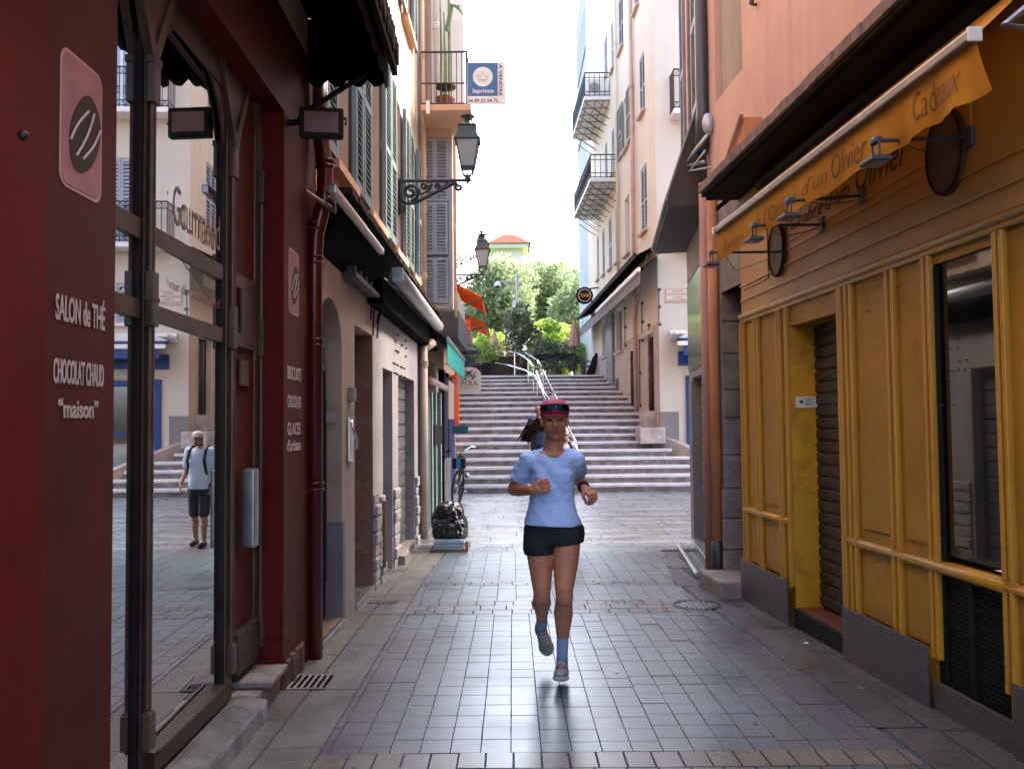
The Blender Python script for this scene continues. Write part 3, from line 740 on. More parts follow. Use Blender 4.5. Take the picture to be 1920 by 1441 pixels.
q = MB(L2.P); q.box(sa, sj, -.17, -.115, 1.92, 1.97); obj('transom_bar', q, M['greyshut'], house)
q = MB(L2.P); q.box(sa, sj, -.17, -.13, 1.97, 3.0); obj('fanlight', q, M['winglass'], house)
q = MB(L2.P); q.ball(L2.P(sa+.12, -.10, 1.0), .02); obj('door_knob', q, M['steel'], house, True)
q = MB(L2.P); q.bbox(sa, sj, -.3, .0, -.15, .06+gz(7), .01); obj('doorstep', q, M['brown'], house)
q = MB(L2.P); q.bbox(sa, sj, .0, .03, -.15, .05+gz(7), .008); obj('step_edge', q, M['steel'], house)
# chrome intercom, box, vent, house number
q = MB(L2.P); s_, zt = L2.at(650, 783); _, zb = L2.at(650, 866); q.bbox(s_-.0, s_+.17, .0, .025, zb, zt, .01); obj('intercom', q, M['chrome'], house)
q = MB(L2.P); q.tube([(s_+.03, .03, zt-.02), (s_+.03, .05, zt-.1), (s_+.13, .06, (zt+zb)/2), (s_+.13, .05, zb+.1)], .012, 8); q.tube([(s_+.03,.03,zt-.03),(s_+.15,.03,zt-.03)], .01, 6); obj('pull_handle', q, M['chrome'], house, True)
q = MB(L2.P); s_, z_ = L2.at(652, 740); q.bbox(s_, s_+.12, 0, .05, z_-.05, z_+.06, .006); obj('meter_box', q, M['stone'], house)
q = MB(L2.P); s_, z_ = L2.at(622, 780); 
x_ = L2.P(sj, 0, 0); q2 = MB(); q2.bbox(x_.x-.12, x_.x-.04, sj-.025, sj-.006, 1.52, 1.60, .004); obj('bell_plate', q2, M['beige2'], house)
q.bm.free()
for (u, v) in ((615, 454),):
    q = MB(L2.P); s_, z_ = L2.at(u, v, .0); s2 = L2.s(632, v)
    q.box(max(s_,E1+.05), s2+.02, -.01, .006, z_-.03, z_+.03)
    obj('vent_slot', q, M['dark'], house)
# brown doorway bay
B0, B1 = A1, L2.s(699, 1000)
q = MB(L2.P); wall(q, A1, B1, -.1, 3.1, [(A1+.03, B1, -.1, 2.35, .26)]); obj('doorway_wall', q, M['beige'], house)
q = MB(L2.P); q.box(B1-.012, B1-.001, -.26, .003, -.1, 2.345); q.box(A1+.03, B1-.012, -.30, -.262, -.1, 2.345); obj('doorway_jamb', q, M['brown'], house)
q = MB(L2.P); q.bbox(A1+.03, B1, -.26, .02, -.15, .05+gz(8), .008); obj('doorstep', q, M['steel'], house)
# upper wall of the long orange building (above the canopy)
U1 = L2.s(786, 300)
orange = thing('orange_building', (-1.36, 9, 3), 'peach orange upper storeys with green louvred shutters over the left shops', 'building')
holes = []
def uwin(s0, s1, z0, z1, mode='open', leaf='teal', lw=None, sill=True):
    holes.append(window(orange, L2, s0, s1, z0, z1, M['greyshut'], M[leaf], mode, sill=M['peach2'] if sill else None, lw=lw))
uwin(6.62, 7.35, 3.45, 5.35, 'open', lw=.37)
uwin(8.20, 9.05, 3.45, 5.35, 'open', lw=.43)
uwin(9.95, 10.75, 3.45, 5.30, 'open', lw=.42)
uwin(11.65, 12.2, 3.45, 5.25, 'open', lw=.38)
for zz in (6.55,):
    uwin(6.75, 7.5, zz, zz+1.8); uwin(8.9, 9.7, zz, zz+1.8); uwin(11.0, 11.75, zz, zz+1.8, lw=.4)
q = MB(L2.P); wall(q, E1+.001, U1, 3.1, 9.6, holes); shell(q, E1+.001, U1, 0, 9.6); obj('wall', q, M['peach'], orange)
ux = L2.P(U1-.1, .06, 0).x
pipe(orange, [(ux, U1-.12, 9.5), (ux, U1-.12, 2.9)], .055, M['orangepipe'], collars=[(ux, U1-.12, z) for z in (3.6, 4.55, 5.1, 6.75)])
# long dark canopy over the shops
cn = thing('shop_canopy', (-1.2, 9, 3.1), 'long black tiled pent canopy running over the left shop fronts', 'canopy')
q = MB(L2.P)
n = 60; s0_, s1_ = E1+.03, 13.9; pts = []
for i in range(n):
    a = s0_+(s1_-s0_)*i/n; b = s0_+(s1_-s0_)*(i+1)/n; j = random.uniform(-.018, .018)
    q.box(a, b+.001, 0, .245+j*.5, 3.09+random.uniform(-.004,.004), 3.135+random.uniform(-.006,.008))
obj('canopy_tiles', q, M['tileedge'], cn)
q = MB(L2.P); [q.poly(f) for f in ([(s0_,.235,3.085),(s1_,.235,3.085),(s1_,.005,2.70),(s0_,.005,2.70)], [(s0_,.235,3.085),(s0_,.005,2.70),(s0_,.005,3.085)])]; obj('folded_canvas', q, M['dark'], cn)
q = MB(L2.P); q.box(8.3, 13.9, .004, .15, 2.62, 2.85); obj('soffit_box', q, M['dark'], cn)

# ================= LEFT: LILAC SHOP =================
lil = thing('lilac_shop', (-1.33, 10.5, 0), 'lilac grey shop front with rock-faced quoins and closed grey roller shutters', 'building')
C0, C1 = B1, L2.s(784, 1000)
o1 = (L2.s(718, 900), L2.s(736, 900)); o2 = (L2.s(747, 900), L2.s(777, 900))
zt1 = L2.at(737, 697)[1]
q = MB(L2.P); wall(q, C0, C1, -.15, 3.1, [(o1[0], o1[1], -.1, zt1, .16), (o2[0], o2[1], -.1, zt1, .16)]); obj('wall', q, M['lilac'], lil)
for a, b in (o1, o2):
    q = MB(L2.P); roller(q, a, b, -.1, zt1, -.14, .16, .02); obj('roller_shutter', q, M['shutter'], lil)
q = MB(L2.P)
for a, b, n_ in ((C0+.02, C0+.28, 8), (o1[0]-.27, o1[0]-.02, 8), (o1[1]+.05, o2[0]-.02, 7), (o2[1]+.03, C1-.1, 7)):
    z = gz(9)-.05; k = 0
    while z < .86 + gz(9):
        h = random.uniform(.105, .15); e = .02+random.uniform(0,.03)
        q.bbox(a, b, -.02, e, z, z+h-.012, .018); z += h
obj('quoins', q, M['rock'], lil)
q = MB(L2.P); s_, z_ = L2.at(737, 655)
for i in range(26):
    ss, zz = s_+random.choice([0,.15,.3,.38,.62,.7,.95,1.1])+random.uniform(-.03,.03), z_+random.choice([.15,.08,0,-.12,-.2])*1.3
    q.tube([(ss, 0, zz), (ss, .022, zz)], .012, 6)
obj('old_sign_bolts', q, M['iron'], lil)
q = MB(L2.P); q.bbox(o1[1]+.3, o1[1]+.75, 0, .10, -.1, .10+gz(10), .02); q.bbox(o2[0]+.2, o2[1]-.1, -.14, .03, -.1, .06+gz(10), .015); obj('stone_sill', q, M['stone'], lil)
q = MB(L2.P); s_, z_ = L2.at(710, 1000); q.tube([(s_+.02, .05, .75), (s_+.02, .055, .1)], .02, 6); obj('rusty_pipe', q, M['brown'], lil)
px_ = L2.P(C1-.15, .07, 0).x
pipe(lil, [(px_, C1+.12, 2.6), (px_, C1+.12, -.1)], .065, M['beigepipe'], collars=[(px_, C1+.12, 2.35)])
q = MB(); q.tube([(px_, C1+.12, 2.55), (px_+.12, C1+.3, 2.66)], .06, 10); obj('pipe_elbow', q, M['beigepipe'], lil, True)
# awning cassettes under the canopy
def cassette(u0, v0, u1, v1, o, r, m, label):
    a, b = Wx(u0, v0, L2.x0+o, L2.k), Wx(u1, v1, L2.x0+o, L2.k)
    t = thing('awning_cassette', a, label, 'awning', 'folded awnings')
    q = MB(); z = (a.z+b.z)/2
    q.tube([(a.x, a.y, z), (b.x, b.y, z)], r, 12); obj('cassette', q, m, t, True)
    q = MB(); q.bbox(a.x-r*.7, a.x+r*.8, a.y-.03, a.y, z-r*.9, z+r*.9, .008); q.bbox(b.x-r*.7, b.x+r*.8, b.y, b.y+.03, z-r*.9, z+r*.9, .008); obj('end_cap', q, M['steel'], t)
    q = MB(); q.tube([(a.x-.2, a.y+.1, z+.02), (a.x-.03, a.y+.25, z-.08), (a.x-.01, a.y+.1, z-.02)], .018, 8); obj('folding_arm', q, M['steel'], t)
cassette(624, 362, 714, 466, .21, .032, pm('pale_aluminium_bar', (.75,.66,.60), .4), 'narrow pale folded awning bar above the arched doorway')
cassette(745, 525, 822, 606, .26, .075, pm('grey_awning_tube', (.50,.50,.52), .35, metal=.2), 'thick grey folded awning tube above the lilac shop')
for (u, v, u2) in ((640, 505, 692), (664, 455, 700),):
    s_, z_ = L2.at(u, v); s2 = L2.s(u2, v); q = MB(L2.P); 
    q.bbox(s_, s2, 0, .12, z_-.06, z_-.02, .006)
    for i in range(4): q.box(s_+.06+i*(s2-s_)/5, s_+.1+i*(s2-s_)/5, .0, .1, z_-.02, z_+.04)
    obj('light_shelf', q, M['iron'], house)
# trailing cables
q = MB(L2.P)
for k in range(7):
    s_ = 8.3+k*.12; pr = [(s_+.05*math.sin(j*1.3+k), .03+.02*math.sin(j), 3.0-j*.13) for j in range(4+k%3)]
    q.tube(pr, .008, 5)
obj('cables', q, M['black'], orange)
# ================= LEFT: PALE BUILDING WITH THE BAY AND BALCONY =================
BD = 12.85
bay = thing('bay_building', (-1.3, 13, 0), 'peach building with grey shuttered bay and cactus balcony jutting past the drainpipe', 'building')
bx0, bx1 = Wd(787, 400, BD).x, Wd(847, 400, BD).x
G1 = 20.2
q = MB(L2.P); wall(q, U1+.001, G1, 2.5, 13.2); shell(q, U1+.001, G1, 0, 13.2); obj('wall', q, M['peach2'], bay)
zb = Wd(800, 575, BD).z
q = MB(); q.box(bx0-.1, bx1, BD+.002, BD+.55, zb, 13.2); obj('bay_shaft', q, M['peach'], bay)
q = MB(); q.box(bx1-.035, bx1+.01, BD-.03, BD+.1, zb-.03, Wd(800,258,BD).z); q.box(bx0, bx1-.035, BD-.02, BD, zb-.03, zb+.0); obj('bay_frame', q, M['bluegrey'], bay)
Bf = Fy(BD)
def lv(u0, u1, vt, vb, par, m='bluegrey', o=.005, nm='louvre_panel', d=BD):
    a, b = Wd(u0, vt, d), Wd(u1, vb, d); q = MB(Fy(d).P); 
    xm = (a.x+b.x)/2; z1, z0 = a.z, b.z
    louvre(q, a.x, xm-.002, z0, z1, o, t=.035, pitch=.045, fw=.03, mid=False); louvre(q, xm+.002, b.x, z0, z1, o, t=.035, pitch=.045, fw=.03, mid=False)
    return obj(nm, q, M[m], par)
lv(790, 841, 262, 378, bay); lv(791, 840, 381, 478, bay, o=.03); lv(791, 841, 484, 568, bay)
q = MB(); a = Wd(788, 258, BD); b = Wd(846, 570, BD); q.box(a.x, b.x-.035, BD-.003, BD, b.z, a.z); obj('louvre_backing', q, M['greyshut'], bay)
# balcony
d1 = 12.06; bl, br = Wd(789, 200, d1).x, Wd(875, 200, d1).x; slab = Wd(820, 207, d1).z; top = Wd(820, 196, d1).z
q = MB(); q.box(bl, Wd(883, 200, d1).x, d1, BD+.3, slab, top); obj('balcony_slab', q, M['peach2'], bay)
rz1 = Wd(820, 95, d1).z; rzm = Wd(820, 154, d1).z; x1 = br
q = MB(); yb = d1+.05
for z in (rz1, rzm, top+.03): q.tube([(bl, yb, z), (x1, yb, z), (x1, BD, z)], .011 if z != rz1 else .015, 6)
for i in range(10): x = bl + (x1-bl)*i/9; q.tube([(x, yb, top), (x, yb, rz1)], .007, 5)
for i in range(6): y = yb + (BD-yb)*i/5; q.tube([(x1, y, top), (x1, y, rz1)], .007, 5)
q.tube([(x1, yb, top), (x1, yb, rz1+.01)], .016, 6)
obj('balcony_railing', q, M['iron'], bay)
# door and pipes behind the balcony
q = MB(); q.box(bl+.08, bl+.55, BD-.03, BD, top, 9.4); obj('balcony_door', q, M['offwhite'], bay)
q = MB(); q.box(bl+.16, bl+.21, BD-.036, BD-.03, top+.2, 9.2); q.box(bl+.32, bl+.35, BD-.036, BD-.03, top+.2, 9.2); obj('door_slits', q, M['greyshut'], bay)
px0 = Wd(783, 300, 12.8).x
pipe(bay, [(px0, 12.72, 13), (px0, 12.72, zb-.2)], .035, M['greyshut'], collars=[(px0, 12.72, 6.6), (px0, 12.72, 4.6)])
px1 = Wd(817, 60, 12.6).x
pipe(bay, [(px1, 12.78, 13), (px1, 12.78, top)], .045, M['offwhite'], collars=[(px1, 12.78, 7.2)])
px2 = Wd(850, 300, 13.0).x
pipe(bay, [(px2, 13.25, 13), (px2, 13.25, zb-.1)], .028, M['orangepipe'], collars=[(px2, 13.25, 7.0), (px2, 13.25, 4.4)])
# cactus, stool, towel, sale board
cac = thing('cactus_plant', (Wd(835,190,12.5).x, 12.5, top), 'tall pale green columnar cactus growing on the little balcony', 'plant')
q = MB(); cx = Wd(832, 190, 12.5).x
def rib(q, pts, r, n=7):
    pp = [Vector(p) for p in pts]
    rings = []
    for i, p in enumerate(pp):
        t = (pp[min(i+1,len(pp)-1)]-pp[max(i-1,0)]).normalized(); a = t.cross(Vector((0,1,0))).normalized(); b = t.cross(a)
        k = 1 if i < len(pp)-1 else .3
        rings.append([q.bm.verts.new(p+(a*math.cos(PI*j/n)+b*math.sin(PI*j/n))*r*k*(1 if j%2 else .72)) for j in range(2*n)])
    for A, B in zip(rings, rings[1:]):
        for j in range(2*n): q.bm.faces.new([A[j],A[(j+1)%(2*n)],B[(j+1)%(2*n)],B[j]])
    q.bm.faces.new(rings[-1])
for dx, h, r, y in ((-.045,1.9,.022,12.6),(.02,1.45,.026,12.45),(.075,2.4,.024,12.55)):
    rib(q, [(cx+dx, y, top+.2), (cx+dx+.01, y, top+h*.5), (cx+dx-.01, y, top+h)], r)
e = Wd(868, 22, 12.4); rib(q, [(cx+.05, 12.5, top+1.2), (cx+.08, 12.48, e.z-.1), (cx+.12, 12.45, e.z+.12), (e.x-.05, 12.42, e.z+.06), (e.x, 12.4, e.z-.04)], .035)
obj('cactus_stems', q, pm('cactus_skin', (.17,.24,.13), .6, var=.25, vs=8, bump=.2), cac)
q = MB(); q.lathe((cx+.02, 12.52, top), [(.09,0),(.13,.22),(.14,.22),(.14,.25),(.11,.25)], 14); obj('pot', q, M['terracotta'], cac)
stool = thing('round_stool', (Wd(836,190,12.25).x, 12.25, top), 'dark round-topped metal stool standing on the little balcony', 'stool')
q = MB(); sx_ = stool.location.x; sz = Wd(836, 163, 12.25).z
q.lathe((sx_, 12.25, sz-.03), [(.10,0),(.135,.01),(.14,.04),(.10,.06)], 16); obj('seat', q, M['black'], stool)
for a in (45,135,225,315):
    q = MB(); c_, s_ = math.cos(math.radians(a)), math.sin(math.radians(a)); q.tube([(sx_+.07*c_,12.25+.07*s_,sz-.02),(sx_+.13*c_,12.25+.13*s_,top)], .007, 6); obj('leg', q, M['iron'], stool)
q = MB(); q.bbox(Wd(799,200,12.03).x, Wd(806,200,12.03).x, 12.01, 12.03, Wd(803,213,12).z, Wd(803,188,12).z, .006)
single('hanging_towel', q, M['offwhite'], 'small white towel hanging over the little balcony edge', 'towel')
sg = thing('sale_sign', (Wd(912,156,12.05).x, 12.05, Wd(912,156,12.05).z), 'blue and white A VENDRE estate agent board fixed to the little balcony', 'sign')
a = Wd(875, 118, 12.08); b = Wd(948, 196, 12.08); X0, X1, Z0, Z1 = a.x+.005, b.x, b.z, a.z
Fs = Fy(12.08)
q = MB(Fs.P); q.bbox(X0, X1, -.004, .004, Z0, Z1, .002); obj('board', q, M['offwhite'], sg)
q = MB(Fs.P); q.box(X0+.005, X0+(X1-X0)*.80, .004, .006, Z0+(Z1-Z0)*.20, Z1-.004); obj('blue_field', q, pm('sign_blue', (.035,.12,.28), .5, var=.03), sg)
q = MB(Fs.P); cx, cz = X0+(X1-X0)*.41, Z0+(Z1-Z0)*.66; R_ = (X1-X0)*.26
q.prism([(cx+R_*math.cos(2*PI*i/32), cz+R_*math.sin(2*PI*i/32)) for i in range(32)], .0015, 1, .0062); obj('disc', q, M['offwhite'], sg)
q = MB(Fs.P); k = R_*.55
cr_ = [(-1,.35),(-.75,-.55),(.75,-.55),(1,.35),(.45,-.1),(0,1.0),(-.45,-.1),(-1,.35)]
q.tube([(cx+p[0]*k, .009, cz+p[1]*k) for p in cr_], .003, 5); q.tube([(cx-.7*k,.009,cz-.8*k),(cx+.7*k,.009,cz-.85*k)], .003, 5); obj('crown', q, M['navy'], sg)
def ftext(Fx, s, x0, x1, z, cap, m, par, o=.007, bold=0, rot=False, shear=0):
    cu = bpy.data.curves.new('m', 'FONT'); cu.body = s; cu.size = cap/.72; oo = bpy.data.objects.new('m', cu); COL.objects.link(oo)
    bpy.context.view_layer.update(); W_ = oo.dimensions.x; bpy.data.objects.remove(oo); bpy.data.curves.remove(cu); k = (x1-x0)/W_
    if rot: fn = lambda x, y, t: Fx.P(z+y, o+t, x0+(x1-x0)*(x/ (x1-x0)) if False else x0+x)
    else: fn = lambda x, y, t: Fx.P(x0+x, o+t, z+y)
    return text(s, cap/.72, fn, 'lettering', m, par, sx=k, bold=bold, thick=.001, shear=shear)
W_ = X1-X0; H_ = Z1-Z0
ftext(Fs, "leprince", X0+W_*.14, X0+W_*.68, Z0+H_*.28, H_*.10, M['offwhite'], sg, bold=.001)
ftext(Fs, "04 89 05 04 75", X0+W_*.02, X0+W_*.80, Z0+H_*.05, H_*.09, M['navy'], sg, bold=.0008)
ftext(Fs, "A VENDRE", Z1-H_*.04, Z1-H_*.80, X0+W_*.83, W_*.09, M['navy'], sg, bold=.0008, rot=True)

# ================= LEFT: GREEN SHOP, DARK SHOP =================
gs = thing('green_shop', (-1.3, 15, 0), 'narrow dark green shop with folding shutters and cream striped edges', 'building')
g0, g1 = U1-.0, L2.s(829, 900)
q = MB(L2.P); q.box(C1, G1, -.4, -.06, -.2, 2.9); obj('wall', q, M['black'], gs)
q = MB(L2.P); sA = L2.s(800, 900); sB = L2.s(824, 900)
q.box(C1+.3, sA, -.05, .02, -.1, 2.6); obj('side_post', q, M['beigepipe'], gs)
M['dgreen'] = pm('dark_green_paint', (.010,.042,.032), .55, var=.3, vs=4, spec=.15); M['mgreen'] = pm('worn_green_paint', (.075,.13,.10), .7, var=.35, vs=8, spec=.15)
us = [800, 806, 809.5, 813.5, 817, 821.5, 825]
for i in range(len(us)-1):
    a, b = L2.s(us[i], 900), L2.s(us[i+1], 900); q = MB(L2.P); q.bbox(a, b, -.05, .015 + .01*(i%2), -.1, 2.1, .004)
    if i % 2 == 0: obj('door_leaf', q, M['mgreen' if i == 0 else 'dgreen'], gs)
    else: obj('door_leaf', q, M['dgreen'], gs)
for u in (807.6, 815.2, 824.5):
    a = L2.s(u, 900); q = MB(L2.P); q.box(a-.01, a+.05, .027, .035, -.05, 2.05); obj('edge_strip', q, M['offwhite'], gs)
q = MB(L2.P); a, b = L2.at(806, 797), L2.at(826, 831); q.bbox(a[0]+.2, b[0]-.3, .04, .06, b[1]-.0, a[1]-.0, .005); obj('notice_board', q, M['black'], gs)
q = MB(L2.P); q.bbox(L2.s(829,900), L2.s(832,900), -.05, .05, -.1, 2.5, .01); q.bbox(L2.s(837,900), L2.s(840,900), -.05, .05, -.1, 2.5, .01); obj('pillar', q, M['black'], gs)
q = MB(L2.P); q.bbox(L2.s(829,900), L2.s(840,900), -.04, .06, -.1, .85, .01); obj('pillar_base', q, M['taupe'], gs)
q = MB(L2.P); a = L2.s(801, 680); q.bbox(a, a+.35, .0, .14, 2.0, 2.45, .01); obj('meter_box', q, M['beigepipe'], gs)
q = MB(); a = Wx(806, 703, L2.x0+.12, L2.k); b = Wx(838, 728, L2.x0+.12, L2.k); q.tube([(a.x,a.y,2.14),(b.x,b.y,2.14)], .055, 10); obj('roller_tube', q, M['beigepipe'], gs, True)
# teal scalloped awning
ta = thing('teal_awning', (-1.1, 15, 2.7), 'half folded awning with a bright teal valance above the green shop', 'awning', 'shop awnings')
q = MB(L2.P); a = Wx(832, 640, L2.x0+.38, L2.k); b = Wx(857, 690, L2.x0+.38, L2.k)
sA, sB = L2.s(832, 640, .38), L2.s(857, 690, .38); sA=12.9; sB=17.2
q.poly([(sA,0,3.0),(sB,0,3.0),(sB,.38,2.72),(sA,.38,2.72)]); q.poly([(sA,0,2.98),(sB,0,2.98),(sB,.38,2.70),(sA,.38,2.70)]); obj('canopy', q, M['dgreen'], ta)
q = MB(L2.P); q.box(sA, sB, .38, .41, 2.68, 2.75); obj('front_bar', q, M['steel'], ta)
q = MB(L2.P); scallop(q, 0, .385, sA, sB, 2.68, 2.34, .22, 0); obj('valance', q, pm('teal_canvas', (.0,.20,.17), .7, var=.1), ta)
# dark signs over the next shops
ds = thing('dark_shop', (-1.27, 18, 0), 'dark shop front with black sign boxes beside the foot of the stairs', 'building')
q = MB(L2.P); q.bbox(15.4, 19.9, .0, .40, 2.95, 3.45, .02); obj('sign_box', q, pm('charcoal_sign', (.035,.035,.045), .5), ds)
q = MB(L2.P); q.bbox(16.0, 18.2, .0, .35, 3.5, 3.85, .02); obj('sign_box', q, M['taupe'], ds, label='beige sign box above the charcoal one')
q = MB(L2.P); q.bbox(17.4, 19.7, -.05, .03, -.1, 2.4, .01); obj('shutter_panel', q, M['navy'], ds)
q = MB(L2.P); q.bbox(17.6, 19.2, .03, .06, 1.6, 2.35, .01); obj('menu_panel', q, M['beigepipe'], ds)
# PERA sign
ps = thing('hanging_sign', Wd(879, 712, 17.5), 'cream arch-topped PERA sign hanging from an iron bracket left of the stairs', 'sign', None)
a, b = Wd(857, 688, 17.5), Wd(902, 736, 17.5); Fp = Fy(17.5); X0, X1, Z0, Z1 = a.x, b.x, b.z, a.z; zs = Z1-(Z1-Z0)*.28
q = MB(Fp.P); cx = (X0+X1)/2; pts = [(X0,Z0),(X1,Z0)] + [(cx+(X1-cx)*math.cos(PI*i/14), zs+(Z1-zs)*math.sin(PI*i/14)) for i in range(15)]
q.prism(pts, .03, 1, -.015); obj('sign_board', q, pm('cream_sign', (.50,.42,.34), .6, var=.04), ps)
ftext(Fp, "PERA", X0+.07, X1-.07, Z0+.13, .11, pm('sign_brown_letters', (.12,.09,.07), .6), ps, o=.0155)
q = MB(Fp.P)
for sgn in (-1, 1):
    q.tube([(cx+sgn*(.05+.05*math.sin(t*1.1)), .017, Z1-.24+.16*t/6+.01*math.cos(t*2.2)) for t in range(7)], .014, 5)
    q.tube([(cx+sgn*.13, .017, Z1-.09), (cx+sgn*.09, .017, Z1-.14), (cx+sgn*.14, .017, Z1-.2)], .01, 5)
q.tube([(cx+.045*math.cos(a_*PI/5), .017, Z1-.14+.05*math.sin(a_*PI/5)) for a_ in range(10)], .008, 5, closed=True)
q.box(X0+.06, X1-.06, .0155, .017, Z0+.085, Z0+.093)
obj('emblem', q, M['iron'], ps)
q = MB(Fp.P); q.tube([(X0-.25, 0, Z1+.06), (X1+.02, 0, Z1+.06)], .012, 6)
for x in (X0+.08, X1-.08): q.tube([(x,0,Z1-.05),(x,0,Z1+.06)], .006, 5)
obj('bracket', q, M['iron'], ps)
# iron scroll sign above it
os_ = thing('scroll_sign', Wd(878, 662, 18.2), 'black ornamental iron scroll sign above the cream arch-topped sign', 'sign')
q = MB(); c = Wd(880, 662, 18.2)
q.tube([(c.x+.20*math.cos(t), 18.2, c.z+.16*math.sin(t)) for t in [i*PI/10 for i in range(11)]], .02, 6)
q.box(c.x-.22, c.x+.24, 18.19, 18.21, c.z-.03, c.z+.06)
for k in range(4):
    q.tube([(c.x-.18+k*.1+.05*math.cos(t)*(1-t/9), 18.17, c.z-.06+.07*math.sin(t)*(1-t/9)) for t in [i*.7 for i in range(10)]], .009, 5)
q.bbox(c.x-.12, c.x+.12, 18.18, 18.22, c.z-.22, c.z-.1, .005)
q.tube([(-1.28, 18.2, c.z-.08), (c.x+.2, 18.2, c.z-.08)], .014, 6)
obj('scrollwork', q, M['iron'], os_)
# orange lattice sign, orange pole, teal crate
q = MB(); a, b = Wd(866, 600, 19), Wd(882, 640, 19)
q.box(a.x, b.x, 19.02, 19.04, b.z, a.z)
for i in range(9): z = b.z + (a.z-b.z)*(i+.2)/9; q.box(a.x-.005, b.x+.005, 18.98, 19.02, z, z+.03)
q.box(-1.28, a.x+.02, 19.0, 19.03, b.z+.1, b.z+.16); q.box(-1.28, a.x+.02, 19.0, 19.03, a.z-.16, a.z-.1)
M['vorange'] = pm('vivid_orange', (.80,.10,.012), .5, var=.05)
single('lattice_sign', q, M['vorange'], 'bright orange slatted box sign under the lower orange awning', 'sign')
q = MB(); a, b = Wd(852, 685, 19.2), Wd(861, 797, 19.2); q.bbox(a.x, b.x, 19.15, 19.25, b.z, a.z, .01); q.box(-1.28, a.x+.01, 19.18, 19.22, a.z-.3, a.z-.2); q.box(-1.28, a.x+.01, 19.18, 19.22, b.z+.2, b.z+.3)
single('banner_post', q, M['vorange'], 'tall narrow orange banner strip beside the lowest steps', 'banner')
q = MB(); a, b = Wd(850, 798, 19.0), Wd(878, 812, 19.0); q.bbox(-1.28, b.x, 18.98, 19.06, b.z, a.z, .01)
single('teal_sign', q, pm('petrol_board', (.01,.07,.11), .5), 'small petrol blue board projecting beside the stair foot', 'sign')
# buildings further up on the left, beyond the stair foot
fb = thing('far_left_building', (-1.5, 25, 0), 'far orange building above the stairs mostly hidden behind the left shops', 'building')
FL = Fr(-1.28+.0575*20.2, -.0575, 1)
q = MB(FL.P); wall(q, 20.25, 31, 0, 12.6); shell(q, 20.25, 31, 0, 12.6); obj('wall', q, M['peach2'], fb)
def far_awning(px, label):
    t = thing('orange_awning', Wd(*px[0]), label, 'awning', 'orange awnings up the stairs')
    P_ = [Wd(*p) for p in px]
    q = MB(); q.poly([tuple(p) for p in P_]); q.poly([tuple(p + Vector((0,0,-.03))) for p in P_]); obj('canopy', q, M['oawn'], t)
    a, b = P_[-2], P_[-1]
    q = MB(); n = 12
    for i in range(n):
        p0, p1 = P_[2].lerp(P_[1], i/n), P_[2].lerp(P_[1], (i+1)/n); q.poly([tuple(p0), tuple(p1), tuple(p1-Vector((0,0,.2))), tuple((p0+p1)/2-Vector((0,0,.25))), tuple(p0-Vector((0,0,.2)))])
    obj('valance', q, M['oawn'], t)
    q = MB(); q.tube([tuple(P_[2]+Vector((0,0,-.02))), tuple(P_[1]+Vector((0,0,-.02)))], .03, 6); q.tube([tuple(P_[0]-Vector((0,0,.6))), tuple(P_[1]-Vector((.1,0,.1)))], .02, 6); obj('awning_frame', q, M['iron'], t)
M['oawn'] = pm('orange_awning_canvas', (.72,.20,.03), .8, var=.08, tl=.35)
far_awning([(853, 530, 21), (905, 556, 21), (912, 586, 24), (862, 561, 24)], 'upper orange canvas awning high on the left above the stairs')
far_awning([(855, 580, 22), (912, 606, 22), (916, 628, 25), (866, 607, 25)], 'lower orange canvas awning with a drooping end on the left above the stairs')

# ================= LANTERNS =================
def scrolls(q, x0, x1, y, z, dirz=1):
    """ornate bracket from wall x0 to tip x1 at height z (scrolls below)"""
    L = x1-x0; r = .011*L/.8 + .004
    q.tube([(x0, y, z), (x1+.05*L, y, z)], r*1.3, 7)
    q.tube([(x0, y, z+.03*L), (x0, y, z-.5*L)], r*1.5, 6)
    low = [(x0+.02*L, y, z-.02*L-.12*L)]
    def spiral(cx, cz, R, a0, turns, sg=1, n=22):
        return [(cx+R*(1-.85*i/n)*math.cos(a0+sg*turns*2*PI*i/n), y, cz+R*(1-.85*i/n)*math.sin(a0+sg*turns*2*PI*i/n)) for i in range(n+1)]
    q.tube(spiral(x0+.16*L, z-.17*L, .13*L, -PI/2, 1.6, 1), r*1.5, 6)
    q.tube([(x0+.01*L,y,z-.15*L),(x0+.02*L,y,z-.26*L),(x0+.10*L,y,z-.335*L),(x0+.22*L,y,z-.33*L),(x0+.4*L,y,z-.24*L),(x0+.62*L,y,z-.13*L),(x0+.82*L,y,z-.03*L)], r*1.5, 6)
    q.tube([(x0+.26*L,y,z-.1*L),(x0+.32*L,y,z-.2*L),(x0+.42*L,y,z-.15*L),(x0+.48*L,y,z-.05*L)], r, 6)
    q.tube(spiral(x0+.36*L, z-.075*L, .055*L, 0, 1.3, -1), r, 6); q.tube(spiral(x0+.56*L, z-.075*L, .05*L, 0, 1.3, -1), r, 6); q.tube(spiral(x0+.70*L, z-.05*L, .035*L, 0, 1.2, -1), r*.9, 6)
    q.tube(spiral(x0+.87*L, z-.10*L, .06*L, PI*.6, 1.2, 1), r*1.2, 6)
    q.tube(spiral(x0+.035*L, z-.42*L, .05*L, PI/2, 1.2, -1), r, 6)
